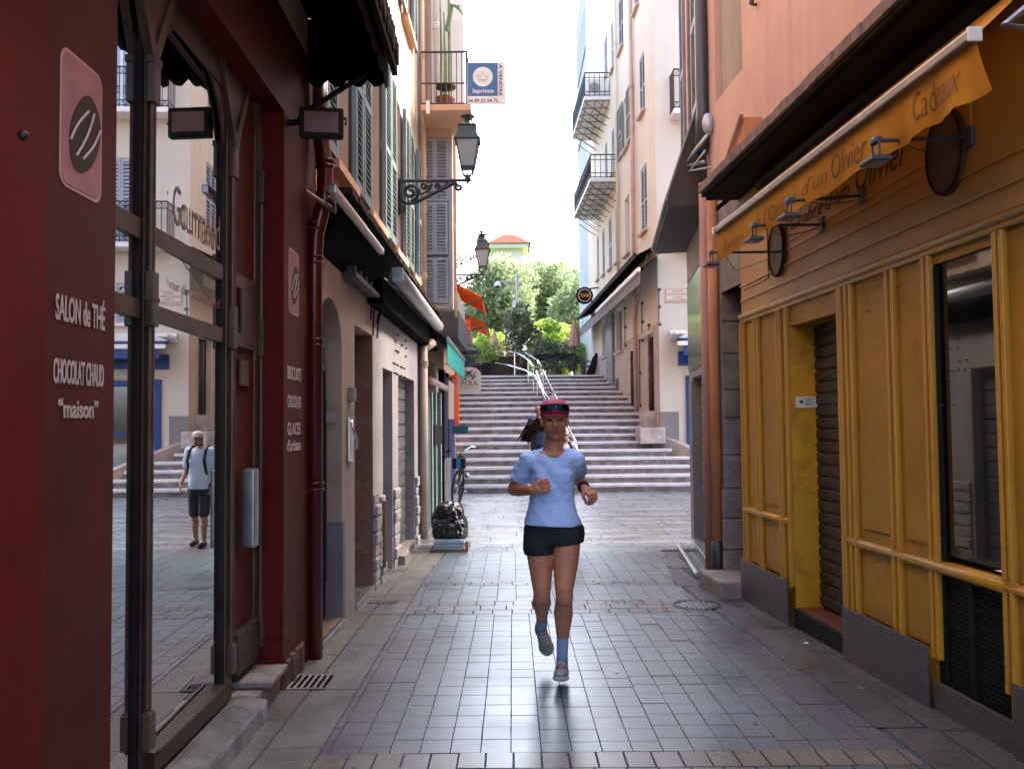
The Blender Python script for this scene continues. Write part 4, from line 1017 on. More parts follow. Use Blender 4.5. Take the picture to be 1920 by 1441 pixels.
def lantern(c, s, label, wallx):
    """c = bottom joint point on the bracket; s = body height scale (m)"""
    t = thing('wall_lantern', c, label, 'street lamp', 'wall lanterns on the left facades')
    c = Vector(c); k = s/.74
    q = MB(); scrolls(q, wallx, c.x, c.y, c.z-.02*k); obj('bracket', q, M['iron'], t)
    q = MB(); q.lathe((c.x, c.y, c.z), [(.012*k,-.06*k),(.02*k,-.03*k),(.035*k,0),(.03*k,.03*k),(.02*k,.05*k)], 10)
    for a in (45,135,225,315):
        ca, sa_ = math.cos(math.radians(a)), math.sin(math.radians(a))
        q.tube([(c.x+.02*k*ca, c.y+.02*k*sa_, c.z+.02*k), (c.x+.075*k*ca, c.y+.075*k*sa_, c.z+.05*k), (c.x+.1*k*ca, c.y+.1*k*sa_, c.z+.13*k)], .009*k, 6)
    obj('cradle', q, M['lampgreen'], t)
    q = MB()
    q.lathe(c, [(.105*k,.115*k),(.115*k,.125*k),(.105*k,.14*k)], sq=4)
    for a in (45,135,225,315):
        ca, sa_ = math.cos(math.radians(a)), math.sin(math.radians(a)); q.tube([(c.x+.105*k*ca,c.y+.105*k*sa_,c.z+.13*k),(c.x+.185*k*ca,c.y+.185*k*sa_,c.z+.44*k)], .009*k, 5)
    q.lathe(c, [(.20*k,.43*k),(.215*k,.44*k),(.205*k,.46*k)], sq=4); obj('frame', q, M['lampgreen'], t)
    q = MB(); q.lathe(c, [(.098*k,.135*k),(.178*k,.435*k)], sq=4); obj('panes', q, M['lantern_glass'], t)
    q = MB(); q.lathe(c, [(.19*k,.455*k),(.15*k,.53*k),(.135*k,.60*k),(.15*k,.605*k),(.145*k,.62*k),(.06*k,.64*k)], sq=4)
    q.lathe(c, [(.06*k,.635*k),(.05*k,.66*k),(.035*k,.69*k),(.045*k,.71*k),(.085*k,.725*k),(.085*k,.735*k),(.03*k,.75*k)], 14); obj('roof', q, M['lampgreen'], t)
    return t
c = Wd(877, 335, 10.7); lantern(c, .76, 'nearest black wall lantern on a scrolled iron bracket below the sale board', L2.P(10.7, 0, 0).x)
c = Wd(905, 513, 18.2); lantern(c, .80, 'middle wall lantern seen directly before the trees, over the upper orange awning', L2.P(18.2, 0, 0).x)
c = Wd(903, 478, 29); lantern(c, .78, 'farthest wall lantern, its finial peeking above the middle one', FL.P(29, 0, 0).x)

# ================= TRASH PILE, BIKE =================
tr = thing('rubbish_pile', (Wd(840,1018,11.3).x, 11.6, gz(11.5)), 'glossy black rubbish bags heaped on flattened cartons by the green shop', 'rubbish bags')
X0, X1 = Wd(806, 1015, 11.4).x, Wd(878, 1015, 11.4).x; g = gz(11.5)
q = MB(); q.bbox(X0, X1, 11.35, 12.1, g, g+.035, .006); q.box(X1-.03, X1, 11.345, 11.4, g+.03, g+.13); obj('pallet', q, pm('raw_cardboard', (.20,.10,.07), .8, var=.2), tr)
cl_ = [(.30,.45,.55),(.20,.30,.42),(.45,.50,.55),(.10,.14,.20),(.35,.45,.60),(.5,.6,.62)]
z = g+.035
for i in range(6):
    h = random.uniform(.012,.03); q = MB(); q.bbox(X0+.03+random.uniform(0,.05), X1-.03-random.uniform(0,.05), 11.37, 12.0, z, z+h, .004); obj('carton', q, pm('carton_%d' % i, cl_[i], .4), tr); z += h+.001
def bag(c, r, seed, m, name='bag'):
    q = MB(); bmesh.ops.create_icosphere(q.bm, subdivisions=5, radius=1)
    for v in q.bm.verts:
        p = v.co.copy(); n1 = noise.noise(p*1.3+Vector((seed,0,0))); n2 = abs(noise.noise(p*3.1+Vector((0,seed,0)))); n3 = abs(noise.noise(p*7.5+Vector((0,0,seed))))
        k = 1 + .22*n1 - .20*n2 - .05*n3
        x, y, zz = p.x*k, p.y*k, p.z*k
        s_ = lambda t: math.copysign(abs(t)**.75, t)
        v.co = Vector((c[0]+s_(x)*r[0], c[1]+s_(y)*r[1], c[2]+max(s_(zz), -.75)*r[2]))
    obj(name, q, m, tr, True)
M['bag'] = pm('black_bin_liner', (.006,.007,.009), .2, var=.2, bump=.1, bs=10, spec=.5)
bag(((X0+X1)/2, 11.68, z+.12), ((X1-X0)*.50, .32, .17), 3.3, M['bag']); bag(((X0+X1)/2-.02, 11.7, z+.30), ((X1-X0)*.40, .27, .14), 8.1, M['bag']); bag((X0+.12, 11.8, z+.2), (.13, .2, .18), 5.2, M['bag'])
bk = thing('bicycle', (Wd(857,940,17.4).x, 17.4, 0), 'black city bicycle with a blue front basket leaning by the stair foot', 'bicycle')
bx, by, g = Wd(858, 940, 17.2).x, 17.0, gz(17.2)
def torus_yz(q, cx, cy, cz, R, r, lean=.10, steer=.15):
    q.tube([(cx + lean*(R*math.sin(a)) + steer*R*math.cos(a)*.5, cy+R*math.cos(a), cz+R*math.sin(a)) for a in [2*PI*i/28 for i in range(28)]], r, 6, closed=True)
for cy, st_ in ((by, .5), (by+1.05, 0)):
    q = MB(); torus_yz(q, bx+.02, cy, g+.34, .33, .02, .1, st_); wh = obj('tyre', q, M['black'], bk)
    q = MB()
    for i in range(14):
        a = 2*PI*i/14; q.tube([(bx+.02, cy, g+.34), (bx+.02+.1*.32*math.sin(a)+st_*.16*math.cos(a), cy+.32*math.cos(a), g+.34+.32*math.sin(a))], .002, 4)
    obj('spokes', q, M['steel'], wh)
q = MB(); hx = bx+.06
q.tube([(bx+.02, by, g+.34), (bx+.05, by+.06, g+.7), (hx+.01, by+.14, g+1.0)], .014, 6); q.tube([(bx+.05, by+.1, g+.72), (bx+.03, by+.45, g+.3), (bx+.05, by+.62, g+.85)], .017, 6)
q.tube([(bx+.03, by+.45, g+.3), (bx+.02, by+1.05, g+.34), (bx+.05, by+.62, g+.75)], .011, 6); obj('frame', q, M['black'], bk)
q = MB(); q.tube([(hx-.28, by+.30, g+.98), (hx-.2, by+.2, g+1.05), (hx-.08, by+.12, g+1.02), (hx+.08, by+.12, g+1.03), (hx+.2, by+.18, g+1.10), (hx+.34, by+.25, g+1.08)], .012, 6); obj('handlebar', q, M['chrome'], bk)
q = MB(); q.tube([(hx+.2,by+.19,g+1.09),(hx+.34,by+.25,g+1.08)], .018, 6); q.tube([(hx-.28,by+.3,g+.98),(hx-.2,by+.21,g+1.05)], .018, 6); obj('grips', q, M['black'], bk)
q = MB(); q.bbox(hx-.13, hx+.11, by-.2, by+.08, g+.70, g+.90, .02); obj('basket', q, M['black'], bk)
q = MB(); q.bbox(hx-.06, hx+.02, by-.212, by-.202, g+.71, g+.89, .004); obj('basket_bag', q, pm('blue_cloth', (.01,.13,.30), .6), bk)
q = MB(); q.ball((bx+.05, by+.64, g+.9), (.07,.13,.035)); obj('saddle', q, M['black'], bk)
q = MB(); q.bbox(bx+.10, bx+.16, by+.4, by+.6, g+.22, g+.25, .006); q.ball((bx+.17, by+.35, g+.55), (.05,.05,.06)); obj('pedals', q, M['steel'], bk)
# ================= RIGHT: YELLOW SHOP =================
R1 = Fr(2.5, -.055, -1)
ys = thing('yellow_shop', (2.1, 6, 0), 'ochre and yellow panelled shop front with a closed brown roller shutter and grey skirting', 'building')
SE = R1.s(1393, 612)                                            # far end
ZC = R1.at(1393, 612)[1]; ZR = R1.at(1405, 955)[1]
v_ = 860
d0, d1_ = R1.s(1590, v_), R1.s(1487, v_)                        # shutter doorway
dn, df = d0, d1_
w0, w1 = R1.s(1882, v_), R1.s(1752, v_)                         # window
PB = -.02
q = MB(R1.P)
wall(q, -2.5, SE, -.1, 2.42, [(dn, df, -.15, 2.22, .20), (w0, w1, .05, 2.32, .03)], o=0); obj('panelling', q, M['ypanel'], ys)
q = MB(R1.P); wall(q, -2.5, SE, 2.42, 3.62, o=.01); obj('fascia', q, M['yfascia'], ys)
# fascia boards (long mouldings) and panel outlines
q = MB(R1.P)
for z in (2.56, 2.69): q.box(-2.5, SE, .01, .022, z, z+.012)
a = R1.s(1720, 380); b = R1.s(1500, 440)
q.box(a, SE-1.0, .01, .02, 2.80, 2.812)
q.box(4.35, 6.85, .01, .02, 2.86, 2.872); q.box(4.35, 4.362, .01, .02, 2.86, 3.4)
q.box(7.3, 7.95, .01, .02, 2.66, 2.672); q.box(7.3, 7.312, .01, .02, 2.66, 3.1)
obj('fascia_moulding', q, M['ypost'], ys)
q = MB(R1.P)                                                    # cornice: half-round lip with fillet
def barx(q, s0, s1, o0, z, r, n=8):
    pr = [(o0 + r*math.sin(PI*i/n), z - r*math.cos(PI*i/n)) for i in range(n+1)]
    A = [q.bm.verts.new(q.P(s0, p[0], p[1])) for p in pr]; B = [q.bm.verts.new(q.P(s1, p[0], p[1])) for p in pr]
    for i in range(n): q.bm.faces.new([A[i], B[i], B[i+1], A[i+1]])
    q.bm.faces.new(A); q.bm.faces.new(B[::-1])
barx(q, -2.5, SE+.03, .008, 2.425, .028); q.box(-2.5, SE+.02, .0, .022, 2.37, 2.40); obj('cornice', q, M['ypanel'], ys, True)
q = MB(R1.P)
for a, b in ((-2.5, dn-.03), (df+.03, SE)):
    barx(q, a, b, .008, ZR, .028)
obj('dado_rail', q, M['ypost'], ys, True)
# posts with mouldings (each post a part)
def ypost(u0, u1, z0=.25, z1=2.37):
    a, b = R1.s(u1, v_), R1.s(u0, v_); m_ = (a+b)/2; q = MB(R1.P)
    q.bbox(a, b, .0, .014, z0, z1, .003); obj('post_board', q, M['ypanel'], ys)
    for c_ in (a+.012, b-.012):
        if b-a < .045 and c_ > m_: continue
        q = MB(R1.P); q.bbox(c_-.012, c_+.012, .004, .034, z0, z1, .007); obj('post', q, M['ypost'], ys)
for u0, u1 in ((1397,1404),(1424,1431),(1466,1473),(1482,1487),(1583,1591),(1598,1610),(1676,1691),(1746,1761),(1884,1903)): ypost(u0, u1)
q = MB(R1.P)                                                    # further posts towards the viewer and beyond the frame
for s_ in (3.1, 2.4, 1.7, 1.0): q.bbox(s_, s_+.07, .0, .03, .25, 2.37, .006)
obj('post', q, M['ypost'], ys)
q = MB(R1.P)                                                    # raised fields in the panels
def field(u0, u1):
    a, b = R1.s(u1, v_)+.035, R1.s(u0, v_)-.035
    if b-a < .05: return
    for z0, z1 in ((ZR+.10, 2.27), (.3, ZR-.09)):
        q.bbox(a, b, .0, .010, z0, z1, .004)
for u0, u1 in ((1406,1422),(1433,1464),(1612,1674),(1693,1744)): field(u0, u1)
obj('raised_panel', q, M['ypanel'], ys)
# yellow door reveal, lintel and shutter
q = MB(R1.P); q.box(df-.006, df-.001, -.20, .004, .0, 2.215); obj('door_reveal', q, M['yjamb'], ys)
q = MB(R1.P); roller(q, dn, df, .12, 2.22, -.19, .088, .012); obj('roller_shutter', q, M['shutterb'], ys)
q = MB(R1.P); q.bbox(dn-.01, df-.01, -.2, .02, -.2, .10, .006); obj('doorstep', q, M['black'], ys)
q = MB(R1.P); q.box(dn, df-.02, -.19, -.0, .10, .106); obj('step_tiles', q, pm('brick_red_tile', (.14,.045,.022), .5, var=.2, vs=6), ys)
sj0 = df-.009
q = MB(R1.P); x_ = R1.P(df, 0, 0).x; z0, z1 = Wd(1510, 764, df).z, Wd(1510, 743, df).z; xa, xb = Wd(1491, 750, df).x, Wd(1531, 750, df).x
q2 = MB(); q2.bbox(xa, min(xb, x_+.195), df-.016, df-.010, z0, z1, .001); nt_ = obj('notice', q2, M['offwhite'], ys)
Fn = Fy(df-.016)
q2 = MB(); 
q2.prism([(xa+.02,(z0+z1)/2),(xa+.055,(z0+z1)/2+.02),(xa+.05,(z0+z1)/2-.012)], .001, 1, df-.018)
for i in range(4): q2.box(xa+.07, xa+.14-.02*(i%2), df-.018, df-.0165, z1-.022-i*.013, z1-.018-i*.013)
obj('notice_print', q2, M['navy'], nt_)
# skirting boards
q = MB(R1.P)
for a, b, zt in ((df+.02, SE+.0, .30), (w1+.02, dn-.0, .31), (-2.5, w1-.0, .14)):
    q.bbox(a, b, .024 if zt < .2 else .050, .040 if zt < .2 else .064, -.15, zt, .003)
obj('skirting', q, M['skirt'], ys)
q = MB(R1.P); q.bbox(-2.5, R1.s(1905, v_)-.02, .05, .064, -.15, .33, .003); obj('skirting', q, M['skirt'], ys)
# window, its frame and the black grille below
q = MB(R1.P); q.box(w0, w1, -.022, -.020, .80, 2.34); obj('shop_window', q, M['glass'], ys)
q = MB(R1.P); q.box(w0, w1, -.1, .018, ZR-.03, ZR+.03); barx(q, w0-.02, w1+.02, .016, ZR, .030); obj('window_sill', q, M['ypost'], ys, True)
q = MB(R1.P); q.box(w1-.06, w1-.002, -.019, .004, .1, 2.31); obj('window_frame', q, M['black'], ys)
q = MB(R1.P); q.box(w0, w1-.03, -.03, -.02, .1, ZR-.04)
z = .14
while z < ZR-.08: q.box(w0+.02, w1-.05, -.02, -.008, z, z+.008); z += .022
q.box((w0+w1)/2-.02, (w0+w1)/2+.02, -.02, .004, .12, ZR-.05); q.box(w0, w1, -.02, .006, .09, .13)
obj('vent_grille', q, M['black'], ys)
# little scratches / nails on the panels
q = MB(R1.P)
for i in range(16):
    s_ = random.uniform(4.2, 8.0); z_ = random.choice([2.28, 2.3, 2.15, 1.6]) + random.uniform(-.04,.04)
    q.tube([(s_, .012, z_), (s_+.03, .022, z_-.006), (s_+.045, .02, z_+.006)], .0022, 4)
obj('hooks', q, M['iron'], ys)
# painted sign on the fascia, oval plaques
def rtext(s, u0, v0, u1, cap, o, m, par, shear=.25, bold=0, dz=0, P=None, zb=None):
    s0 = R1.s(u0, v0, o); s1 = R1.s(u1, v0, o); z0 = R1.at(u0, v0, o)[1] if zb is None else zb
    cu = bpy.data.curves.new('m', 'FONT'); cu.body = s; cu.size = cap/.72; cu.shear = shear; oo = bpy.data.objects.new('m', cu); COL.objects.link(oo)
    bpy.context.view_layer.update(); W_ = oo.dimensions.x; bpy.data.objects.remove(oo); bpy.data.curves.remove(cu); k = abs(s0-s1)/W_
    return text(s, cap/.72, P or (lambda x, y, t: R1.P(s0 - x, o + .002 + t, z0 + y)), 'lettering', m, par, sx=k, shear=shear, bold=bold, thick=.0015), s0, z0
rtext("A l’Ombre", 1455, 455, 1545, .11, .011, M['ink'], ys, .35, -.001, zb=2.93)
rtext("d’un", 1546, 430, 1592, .13, .011, M['ink'], ys, .35, -.001, zb=2.93)
rtext("Olivier", 1602, 410, 1702, .20, .011, M['ink'], ys, .35, -.001, zb=2.93)
M['plaque'] = pm('brown_oval_plaque', (.075,.035,.026), .6, var=.5, vs=9, bump=.2, dirt=.5, dirtcol=(.16,.08,.06), ds=8)
for (u, vt, vb, hw) in ((1771, 205, 368, .5), (1456, 418, 520, .5)):
    s_ = R1.s(u, (vt+vb)/2, .03); z1 = R1.at(u, vt, .03)[1]; z0 = R1.at(u, vb, .03)[1]; hh = (z1-z0)/2; ww = hh*.8; zm = (z0+z1)/2
    q = MB(R1.P); q.prism([(s_+ww*math.cos(2*PI*i/40), zm+hh*math.sin(2*PI*i/40)) for i in range(40)], .022, 1, .012); pl = obj('oval_plaque', q, M['plaque'], ys)
    q = MB(R1.P); q.tube([(s_+ww*.95*math.cos(2*PI*i/40), .036, zm+hh*.95*math.sin(2*PI*i/40)) for i in range(40)], .008, 6, closed=True); obj('plaque_rim', q, M['tileedge'], pl)
# swan-neck lamps
def swan(uw, vw, uh, vh, label, out=.62):
    sw = R1.s(uw, vw, .05); zw = R1.at(uw, vw, .02)[1]
    hz_ = R1.at(uh, vh, out)[1]; s0 = R1.s(uh, vh, out)
    t = thing('arm_floodlight', R1.P(s0, out, hz_), label, 'floodlight', 'floodlights on arms over the yellow shop')
    q = MB(R1.P); q.bbox(sw-.04, sw+.04, .0, .03, zw-.05, zw+.05, .005); q.tube([(sw, .03, zw), (s0, out-.08, hz_+.10), (s0, out-.01, hz_+.10)], .010, 6); q.tube([(sw+.02,.03,zw-.02),(s0+.05,.3,zw-.09),(s0, out-.1, hz_+.10)], .003, 4); obj('arm', q, M['darkpipe'], t)
    q = MB(R1.P); q.bbox(s0-.035, s0+.035, out-.03, out+.005, hz_+.085, hz_+.115, .008); q.tube([(s0-.035,out-.012,hz_+.09),(s0-.035,out-.012,hz_+.01)], .006, 6); q.tube([(s0+.035,out-.012,hz_+.09),(s0+.035,out-.012,hz_+.01)], .006, 6); obj('yoke', q, M['darkpipe'], t)
    q = MB(R1.P); q.bbox(s0-.07, s0+.07, out-.06, out+.04, hz_-.010, hz_+.010, .006)
    for i in range(6): q.box(s0-.055+i*.02, s0-.051+i*.02, out-.05, out+.03, hz_+.010, hz_+.018)
    obj('lamp_head', q, M['darkpipe'], t)
    q = MB(R1.P); q.bbox(s0-.055, s0+.055, out-.05, out+.03, hz_-.015, hz_-.011, .001); obj('lens', q, M['floodlens'], t)
swan(1805, 264, 1638, 303, 'nearest black floodlight on an arm over the amber awning, beside the big oval plaque', .55)
swan(1607, 372, 1476, 407, 'second nearest black arm floodlight under the word Olivier of the amber valance', .55)
swan(1532, 426, 1411, 450, 'third arm floodlight counted from the viewer, in front of the amber valance end', .52)
swan(1462, 476, 1331, 497, 'farthest arm floodlight, its head in front of the pink wall strip', .52)
# tiled canopy ledge over the awning
lg = thing('roof_ledge', (1.9, 6, 3.6), 'long overhanging ledge edged with stained brown tiles above the amber awning', 'canopy')
z0 = R1.at(1311, 376, .36)[1]; LE = R1.s(1311, 376, .36)
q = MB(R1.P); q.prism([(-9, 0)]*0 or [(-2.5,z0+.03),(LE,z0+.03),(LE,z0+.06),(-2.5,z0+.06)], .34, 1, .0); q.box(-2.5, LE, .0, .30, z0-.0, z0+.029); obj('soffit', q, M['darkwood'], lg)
q = MB(R1.P); n = 90
for i in range(n):
    a = -3+(LE+3)*i/n; b = -3+(LE+3)*(i+1)/n; j = random.uniform(-.006,.006)
    q.box(a+.003, b-.003, .02, .365+j, z0+.065, z0+.135+random.uniform(-.004,.004))
q.box(-2.5, LE, .03, .35, z0+.061, z0+.10)
obj('tiles', q, M['ledgetile'] if 'ledgetile' in M else pm('stained_ledge_tiles', (.20,.125,.10), .8, var=.35, vs=7, bump=.4, bs=20, streak=.7), lg)
# amber awning
am = thing('amber_awning', (1.6, 5.4, 3.0), 'half-closed amber canvas awning with handwritten valance over the yellow shop', 'awning', 'shop awnings')
AOUT = .45
sF, zF = R1.at(1345, 430, AOUT); sN, zN = R1.at(1828, 62, AOUT); zA = (zF+zN)/2
q = MB(R1.P); q.bbox(sN, sF, AOUT-.02, AOUT+.03, zA-.03, zA+.015, .008); obj('front_bar', q, pm('worn_awning_bar', (.33,.27,.25), .32, metal=.6, var=.15), am)
q = MB(R1.P); q.bbox(sN-.012, sN, AOUT-.025, AOUT+.035, zA-.038, zA+.022, .006); q.bbox(sF, sF+.02, AOUT-.03, AOUT+.04, zA-.04, zA+.02, .006); obj('end_cap', q, M['offwhite'], am)
q = MB(R1.P); n = 30
for i in range(n):
    a, b = sN+.03+(sF-sN-.05)*i/n, sN+.03+(sF-sN-.05)*(i+1)/n
    q.poly([(a,.06,zA+.36),(b,.06,zA+.36),(b,.26,zA+.16),(a,.26,zA+.16)]); q.poly([(a,.26,zA+.16),(b,.26,zA+.16),(b,AOUT-.02,zA+.0),(a,AOUT-.02,zA+.0)])
obj('canvas', q, M['awn'], am)
q = MB(R1.P); q.tube([(sN-.05,.1,zA+.36),(sF+.02,.1,zA+.36)], .045, 10); obj('roller', q, M['darkwood'], am, True)
def wav(s_, t):                                                 # valance ripple, stronger near the viewer end
    k = max(0, 1-(s_-sN)/1.4); f = max(0, 1-(sF-s_)/.5)
    return AOUT-.004 + t*(.022*k*math.sin(s_*19)+.010*math.sin(s_*7+1)+.007*k*math.sin(s_*43)+.02*f*math.sin(s_*23)) - .02*t*t
q = MB(R1.P); n = 160; mrow = 8; VD = .215
grid = []
for i in range(n+1):
    s_ = sN + (sF+.02-sN)*i/n; col = []
    for j in range(mrow+1):
        t = j/mrow; dd = VD*(1+.08*math.sin(s_*9)*t*.3); ss = s_ - (.05*t if i < 3 else 0)
        col.append(q.bm.verts.new(R1.P(ss, wav(s_, t), zA-.03 - dd*t)))
    grid.append(col)
for i in range(n):
    for j in range(mrow): q.bm.faces.new([grid[i][j], grid[i+1][j], grid[i+1][j+1], grid[i][j+1]])
va = obj('valance', q, M['awn'], am, True)
def vtext(s, u0, v0, u1, cap, zb, shear=.35):
    s0 = R1.s(u0, v0, AOUT); s1 = R1.s(u1, v0, AOUT)
    cu = bpy.data.curves.new('m', 'FONT'); cu.body = s; cu.size = cap/.72; cu.shear = shear; oo = bpy.data.objects.new('m', cu); COL.objects.link(oo)
    bpy.context.view_layer.update(); W_ = oo.dimensions.x; bpy.data.objects.remove(oo); bpy.data.curves.remove(cu); k = abs(s0-s1)/W_
    def fn(x, y, t):
        ss = s0 - x; z = zb + y; tt = min(1, max(0, (zA-.03-z)/VD)); return R1.P(ss, wav(ss, tt) + .004 + t, z)
    text(s, cap/.72, fn, 'valance_lettering', M['inkv'], va, sx=k, shear=shear, bold=-.0025, thick=.001)
vtext("Cadeaux", 1352, 462, 1392, .07, zA-.20)
vtext("à l’Ombre", 1416, 435, 1492, .10, zA-.20)
vtext("d’un", 1500, 375, 1545, .09, zA-.19)
vtext("Olivier", 1552, 345, 1622, .13, zA-.20)
vtext("Cadeaux", 1706, 230, 1802, .13, zA-.19)
q = MB(R1.P)                                                    # folded arm at the near end
q.tube([(sN-.1,.06,zA+.25),(sN-.02,.34,zA+.02),(sN-.1,.12,zA-.05)], .022, 8); q.bbox(sN-.3, sN-.12, .0, .09, zA+.1, zA+.35, .02); obj('folding_arm', q, M['steel'], am)
# ---- salmon upper storeys
q = MB(R1.P); SU = 9.1
hl = (7.9, 8.75, 4.62, 6.2, .06)
wall(q, -2.5, SU, z0+.12, 9.8, [hl], o=.0); shell(q, -2.5, SU, 0, 9.8); obj('wall', q, M['salmon'], ys)
q = MB(R1.P); q.box(hl[0], hl[1], -.062, -.06, hl[2], hl[3]); obj('blind_window', q, M['beige'], ys)
q = MB(R1.P); s_, z_ = R1.at(1422, 8); q.tube([(s_,0,z_+.1),(s_-.02,.05,z_+.1),(s_-.0,.06,z_)], .02, 6); q.tube([(s_+.05,0,z_+.02),(s_,.06,z_)], .012, 6); obj('wall_hook', q, M['iron'], ys)
# pediment-like orange sign housing on the ledge end
q = MB(R1.P); s1_ = LE-.1; s0_ = LE-.75
q.prism([(s1_, z0+.14), (s0_, z0+.14), (s0_, z0+.50), (s0_+.06, z0+.50)], .15, 1, .03); obj('ledge_hood', q, M['orangew'], ys)
q = MB(R1.P); q.tube([(s1_+.02,.2,z0+.13),(s0_+.3,.2,z0+.36),(s0_-.01,.2,z0+.53)], .018, 6); obj('hood_edge', q, M['salmon'], ys)

# ================= RIGHT: STONE DOORWAY, PINK STRIP, SHUTTER SHOP =================
sd_ = thing('stone_doorway', (2.0, 8.4, 0), 'narrow old grey stone doorway between the yellow shop and the orange pipe', 'doorway')
J0 = SE; J1 = R1.s(1358, v_)
zl = R1.at(1356, 547)[1]
q = MB(R1.P); q.box(J0, J1+.2, -.02, .0, zl, 3.55); q.box(J1, J1+.2, -.26, .001, -.1, zl-.001); obj('lintel', q, M['stone'], sd_)
q = MB(R1.P)
z = -.05; k = 0
while z < zl-.05:
    h = random.uniform(.26,.36); zt = min(z+h-.01, zl-.005); fl = .05 if z < .7 else 0
    q.bbox(J1-.018-fl*(1-z/.7 if z<.7 else 0), J1+.001, -.25, .004+fl*.6, z, zt, .012); z += h
obj('jamb_stones', q, M['stone'], sd_)
q = MB(R1.P); q.box(J0+.01, J1-.02, -.30, -.26, -.1, zl); obj('door', q, M['wood'], sd_)
q = MB(R1.P); q.bbox(J0-.02, J1+.02, -.26, .26, -.2, .10, .03); obj('doorstep', q, M['stone'], sd_)
R3 = Fr(2.05-.1*9.2, .1, -1)
ss_ = thing('shutter_shop', (2.1, 10, 0), 'small grey framed shop with a pale roller shutter under a dark brown hood', 'building')
T0, T1 = 8.92, 11.8
x_a = R1.P(J1+.2, 0, 0)
q = MB(); q.box(R1.P(8.86,0,0).x-.0, R1.P(8.86,0,0).x+.5, J1+.2, T0, -.1, 3.6); obj('wall_strip', q, M['orangew'], ss_)
pipe(ss_, [(R1.P(8.8,0,0).x-.05, 8.78, 3.7), (R1.P(8.8,0,0).x-.05, 8.78, .35)], .05, M['orangew'])
q = MB(); q.tube([(R1.P(8.8,0,0).x-.05, 8.78, .36), (R1.P(8.8,0,0).x-.05, 8.78, -.05)], .06, 10); obj('pipe_shoe', q, M['iron'], ss_, True)
pipe(ss_, [(R3.P(T0,.05,0).x-.02, T0+.12, 3.9), (R3.P(T0,.05,0).x-.02, T0+.12, -.05)], .055, M['pinkpipe'])
zh = R3.at(1312, 500)[1]
q = MB(R3.P); wall(q, T0, T1, -.15, 3.9, [(9.75, 11.35, .0, 2.05, .13)]); q.poly([(T1,0,-.15),(T1,-5,-.15),(T1,-5,3.9),(T1,0,3.9)]); obj('wall', q, M['taupe'], ss_)
q = MB(R3.P); q.box(9.3, 9.72, .0, .012, -.1, 2.0); q.box(11.38, T1-.02, .0, .012, -.1, 2.0); obj('shop_frame', q, M['greybase'], ss_)
q = MB(R3.P); roller(q, 9.75, 11.35, .05, 2.05, -.12, .10, .016); obj('roller_shutter', q, M['shutterl'], ss_)
q = MB(R3.P); q.bbox(9.7, 11.4, -.13, .06, -.2, .06, .01); obj('sill', q, M['steel'], ss_)
q = MB(R3.P); q.bbox(9.15, 11.7, .0, .02, 2.15, 3.25, .004); obj('glossy_panel', q, M['palepanel'], ss_)
q = MB(R3.P); q.box(9.1, T1, .0, .008, 3.3, 3.75); obj('upper_panel', q, M['beige'], ss_)
hd = thing('shop_hood', (2.0, 10.5, 3.9), 'dark brown boxed hood projecting over the small grey shutter shop', 'canopy')
zf = R3.at(1256, 455, .55)[1]; sfar = 11.9
q = MB(R3.P); q.prism([(.0, 3.75), (.45, 3.70), (.45, 3.82), (.40, 4.35), (.0, 4.42)], 0, 0, 0) if False else None
def hoodpts(s): return [(s,.0,3.74),(s,.43,3.72),(s,.45,3.84),(s,.16,4.62),(s,.0,4.66)]
A = [q.bm.verts.new(q.P(*p)) for p in hoodpts(9.25)]; B = [q.bm.verts.new(q.P(*p)) for p in hoodpts(sfar)]
q.bm.faces.new(A); q.bm.faces.new(B[::-1])
for i in range(5): q.bm.faces.new([A[i], B[i], B[(i+1)%5], A[(i+1)%5]])
obj('hood_body', q, pm('brown_hood_paint', (.055,.036,.030), .7, var=.15, streak=.3), hd)
q = MB(R3.P); q.tube([(9.2,.45,3.78),(sfar,.45,3.78)], .02, 6); q.tube([(9.24,.45,3.8),(9.24,.16,4.64)], .014, 5); obj('hood_trim', q, M['taupe'], hd)
# salmon wall over the shutter shop with shutters and dark pipe
q = MB(R3.P); wall(q, T0, T1, 3.9, 9.8); q.poly([(T1,0,3.9),(T1,-5,3.9),(T1,-5,9.8),(T1,0,9.8)]); q.poly([(T0,0,3.9),(T0,-5,3.9),(T0,-5,9.8),(T0,0,9.8)]); q.poly([(T0,0,9.8),(T1,0,9.8),(T1,-5,9.8),(T0,-5,9.8)]); obj('upper_wall', q, M['salmon'], ss_)
for a, b in ((9.45, 9.95), (10.9, 11.35)):
    q = MB(R3.P); louvre(q, a, b, 4.85, 6.9, .06); obj('shutter', q, M['greyshut'], ss_)
    q = MB(R3.P); louvre(q, a, b, 7.9, 9.6, .06); obj('shutter', q, M['greyshut'], ss_)
dpx = R3.P(T0+.15, .09, 0).x
pipe(ss_, [(dpx, T0+.1, 9.7), (dpx, T0+.1, 4.6), (dpx-.02, T0+.1, 4.2)], .065, M['darkpipe'], collars=[(dpx, T0+.1, 6.0)])
q = MB(); q.ball((dpx+.02, T0-.05, 4.45), (.06,.05,.11)); q.tube([(dpx+.02,T0-.05,4.35),(dpx-.1,T0+.1,4.2),(dpx-.14,T0+.4,4.15),(dpx,T0+.05,4.1)], .02, 6); q.tube([(dpx,T0,4.2),(dpx-.12,T0+.2,4.05),(dpx+.03,T0-.1,4.0)], .012, 6); obj('cable_clutter', q, M['pole'], ss_, True)
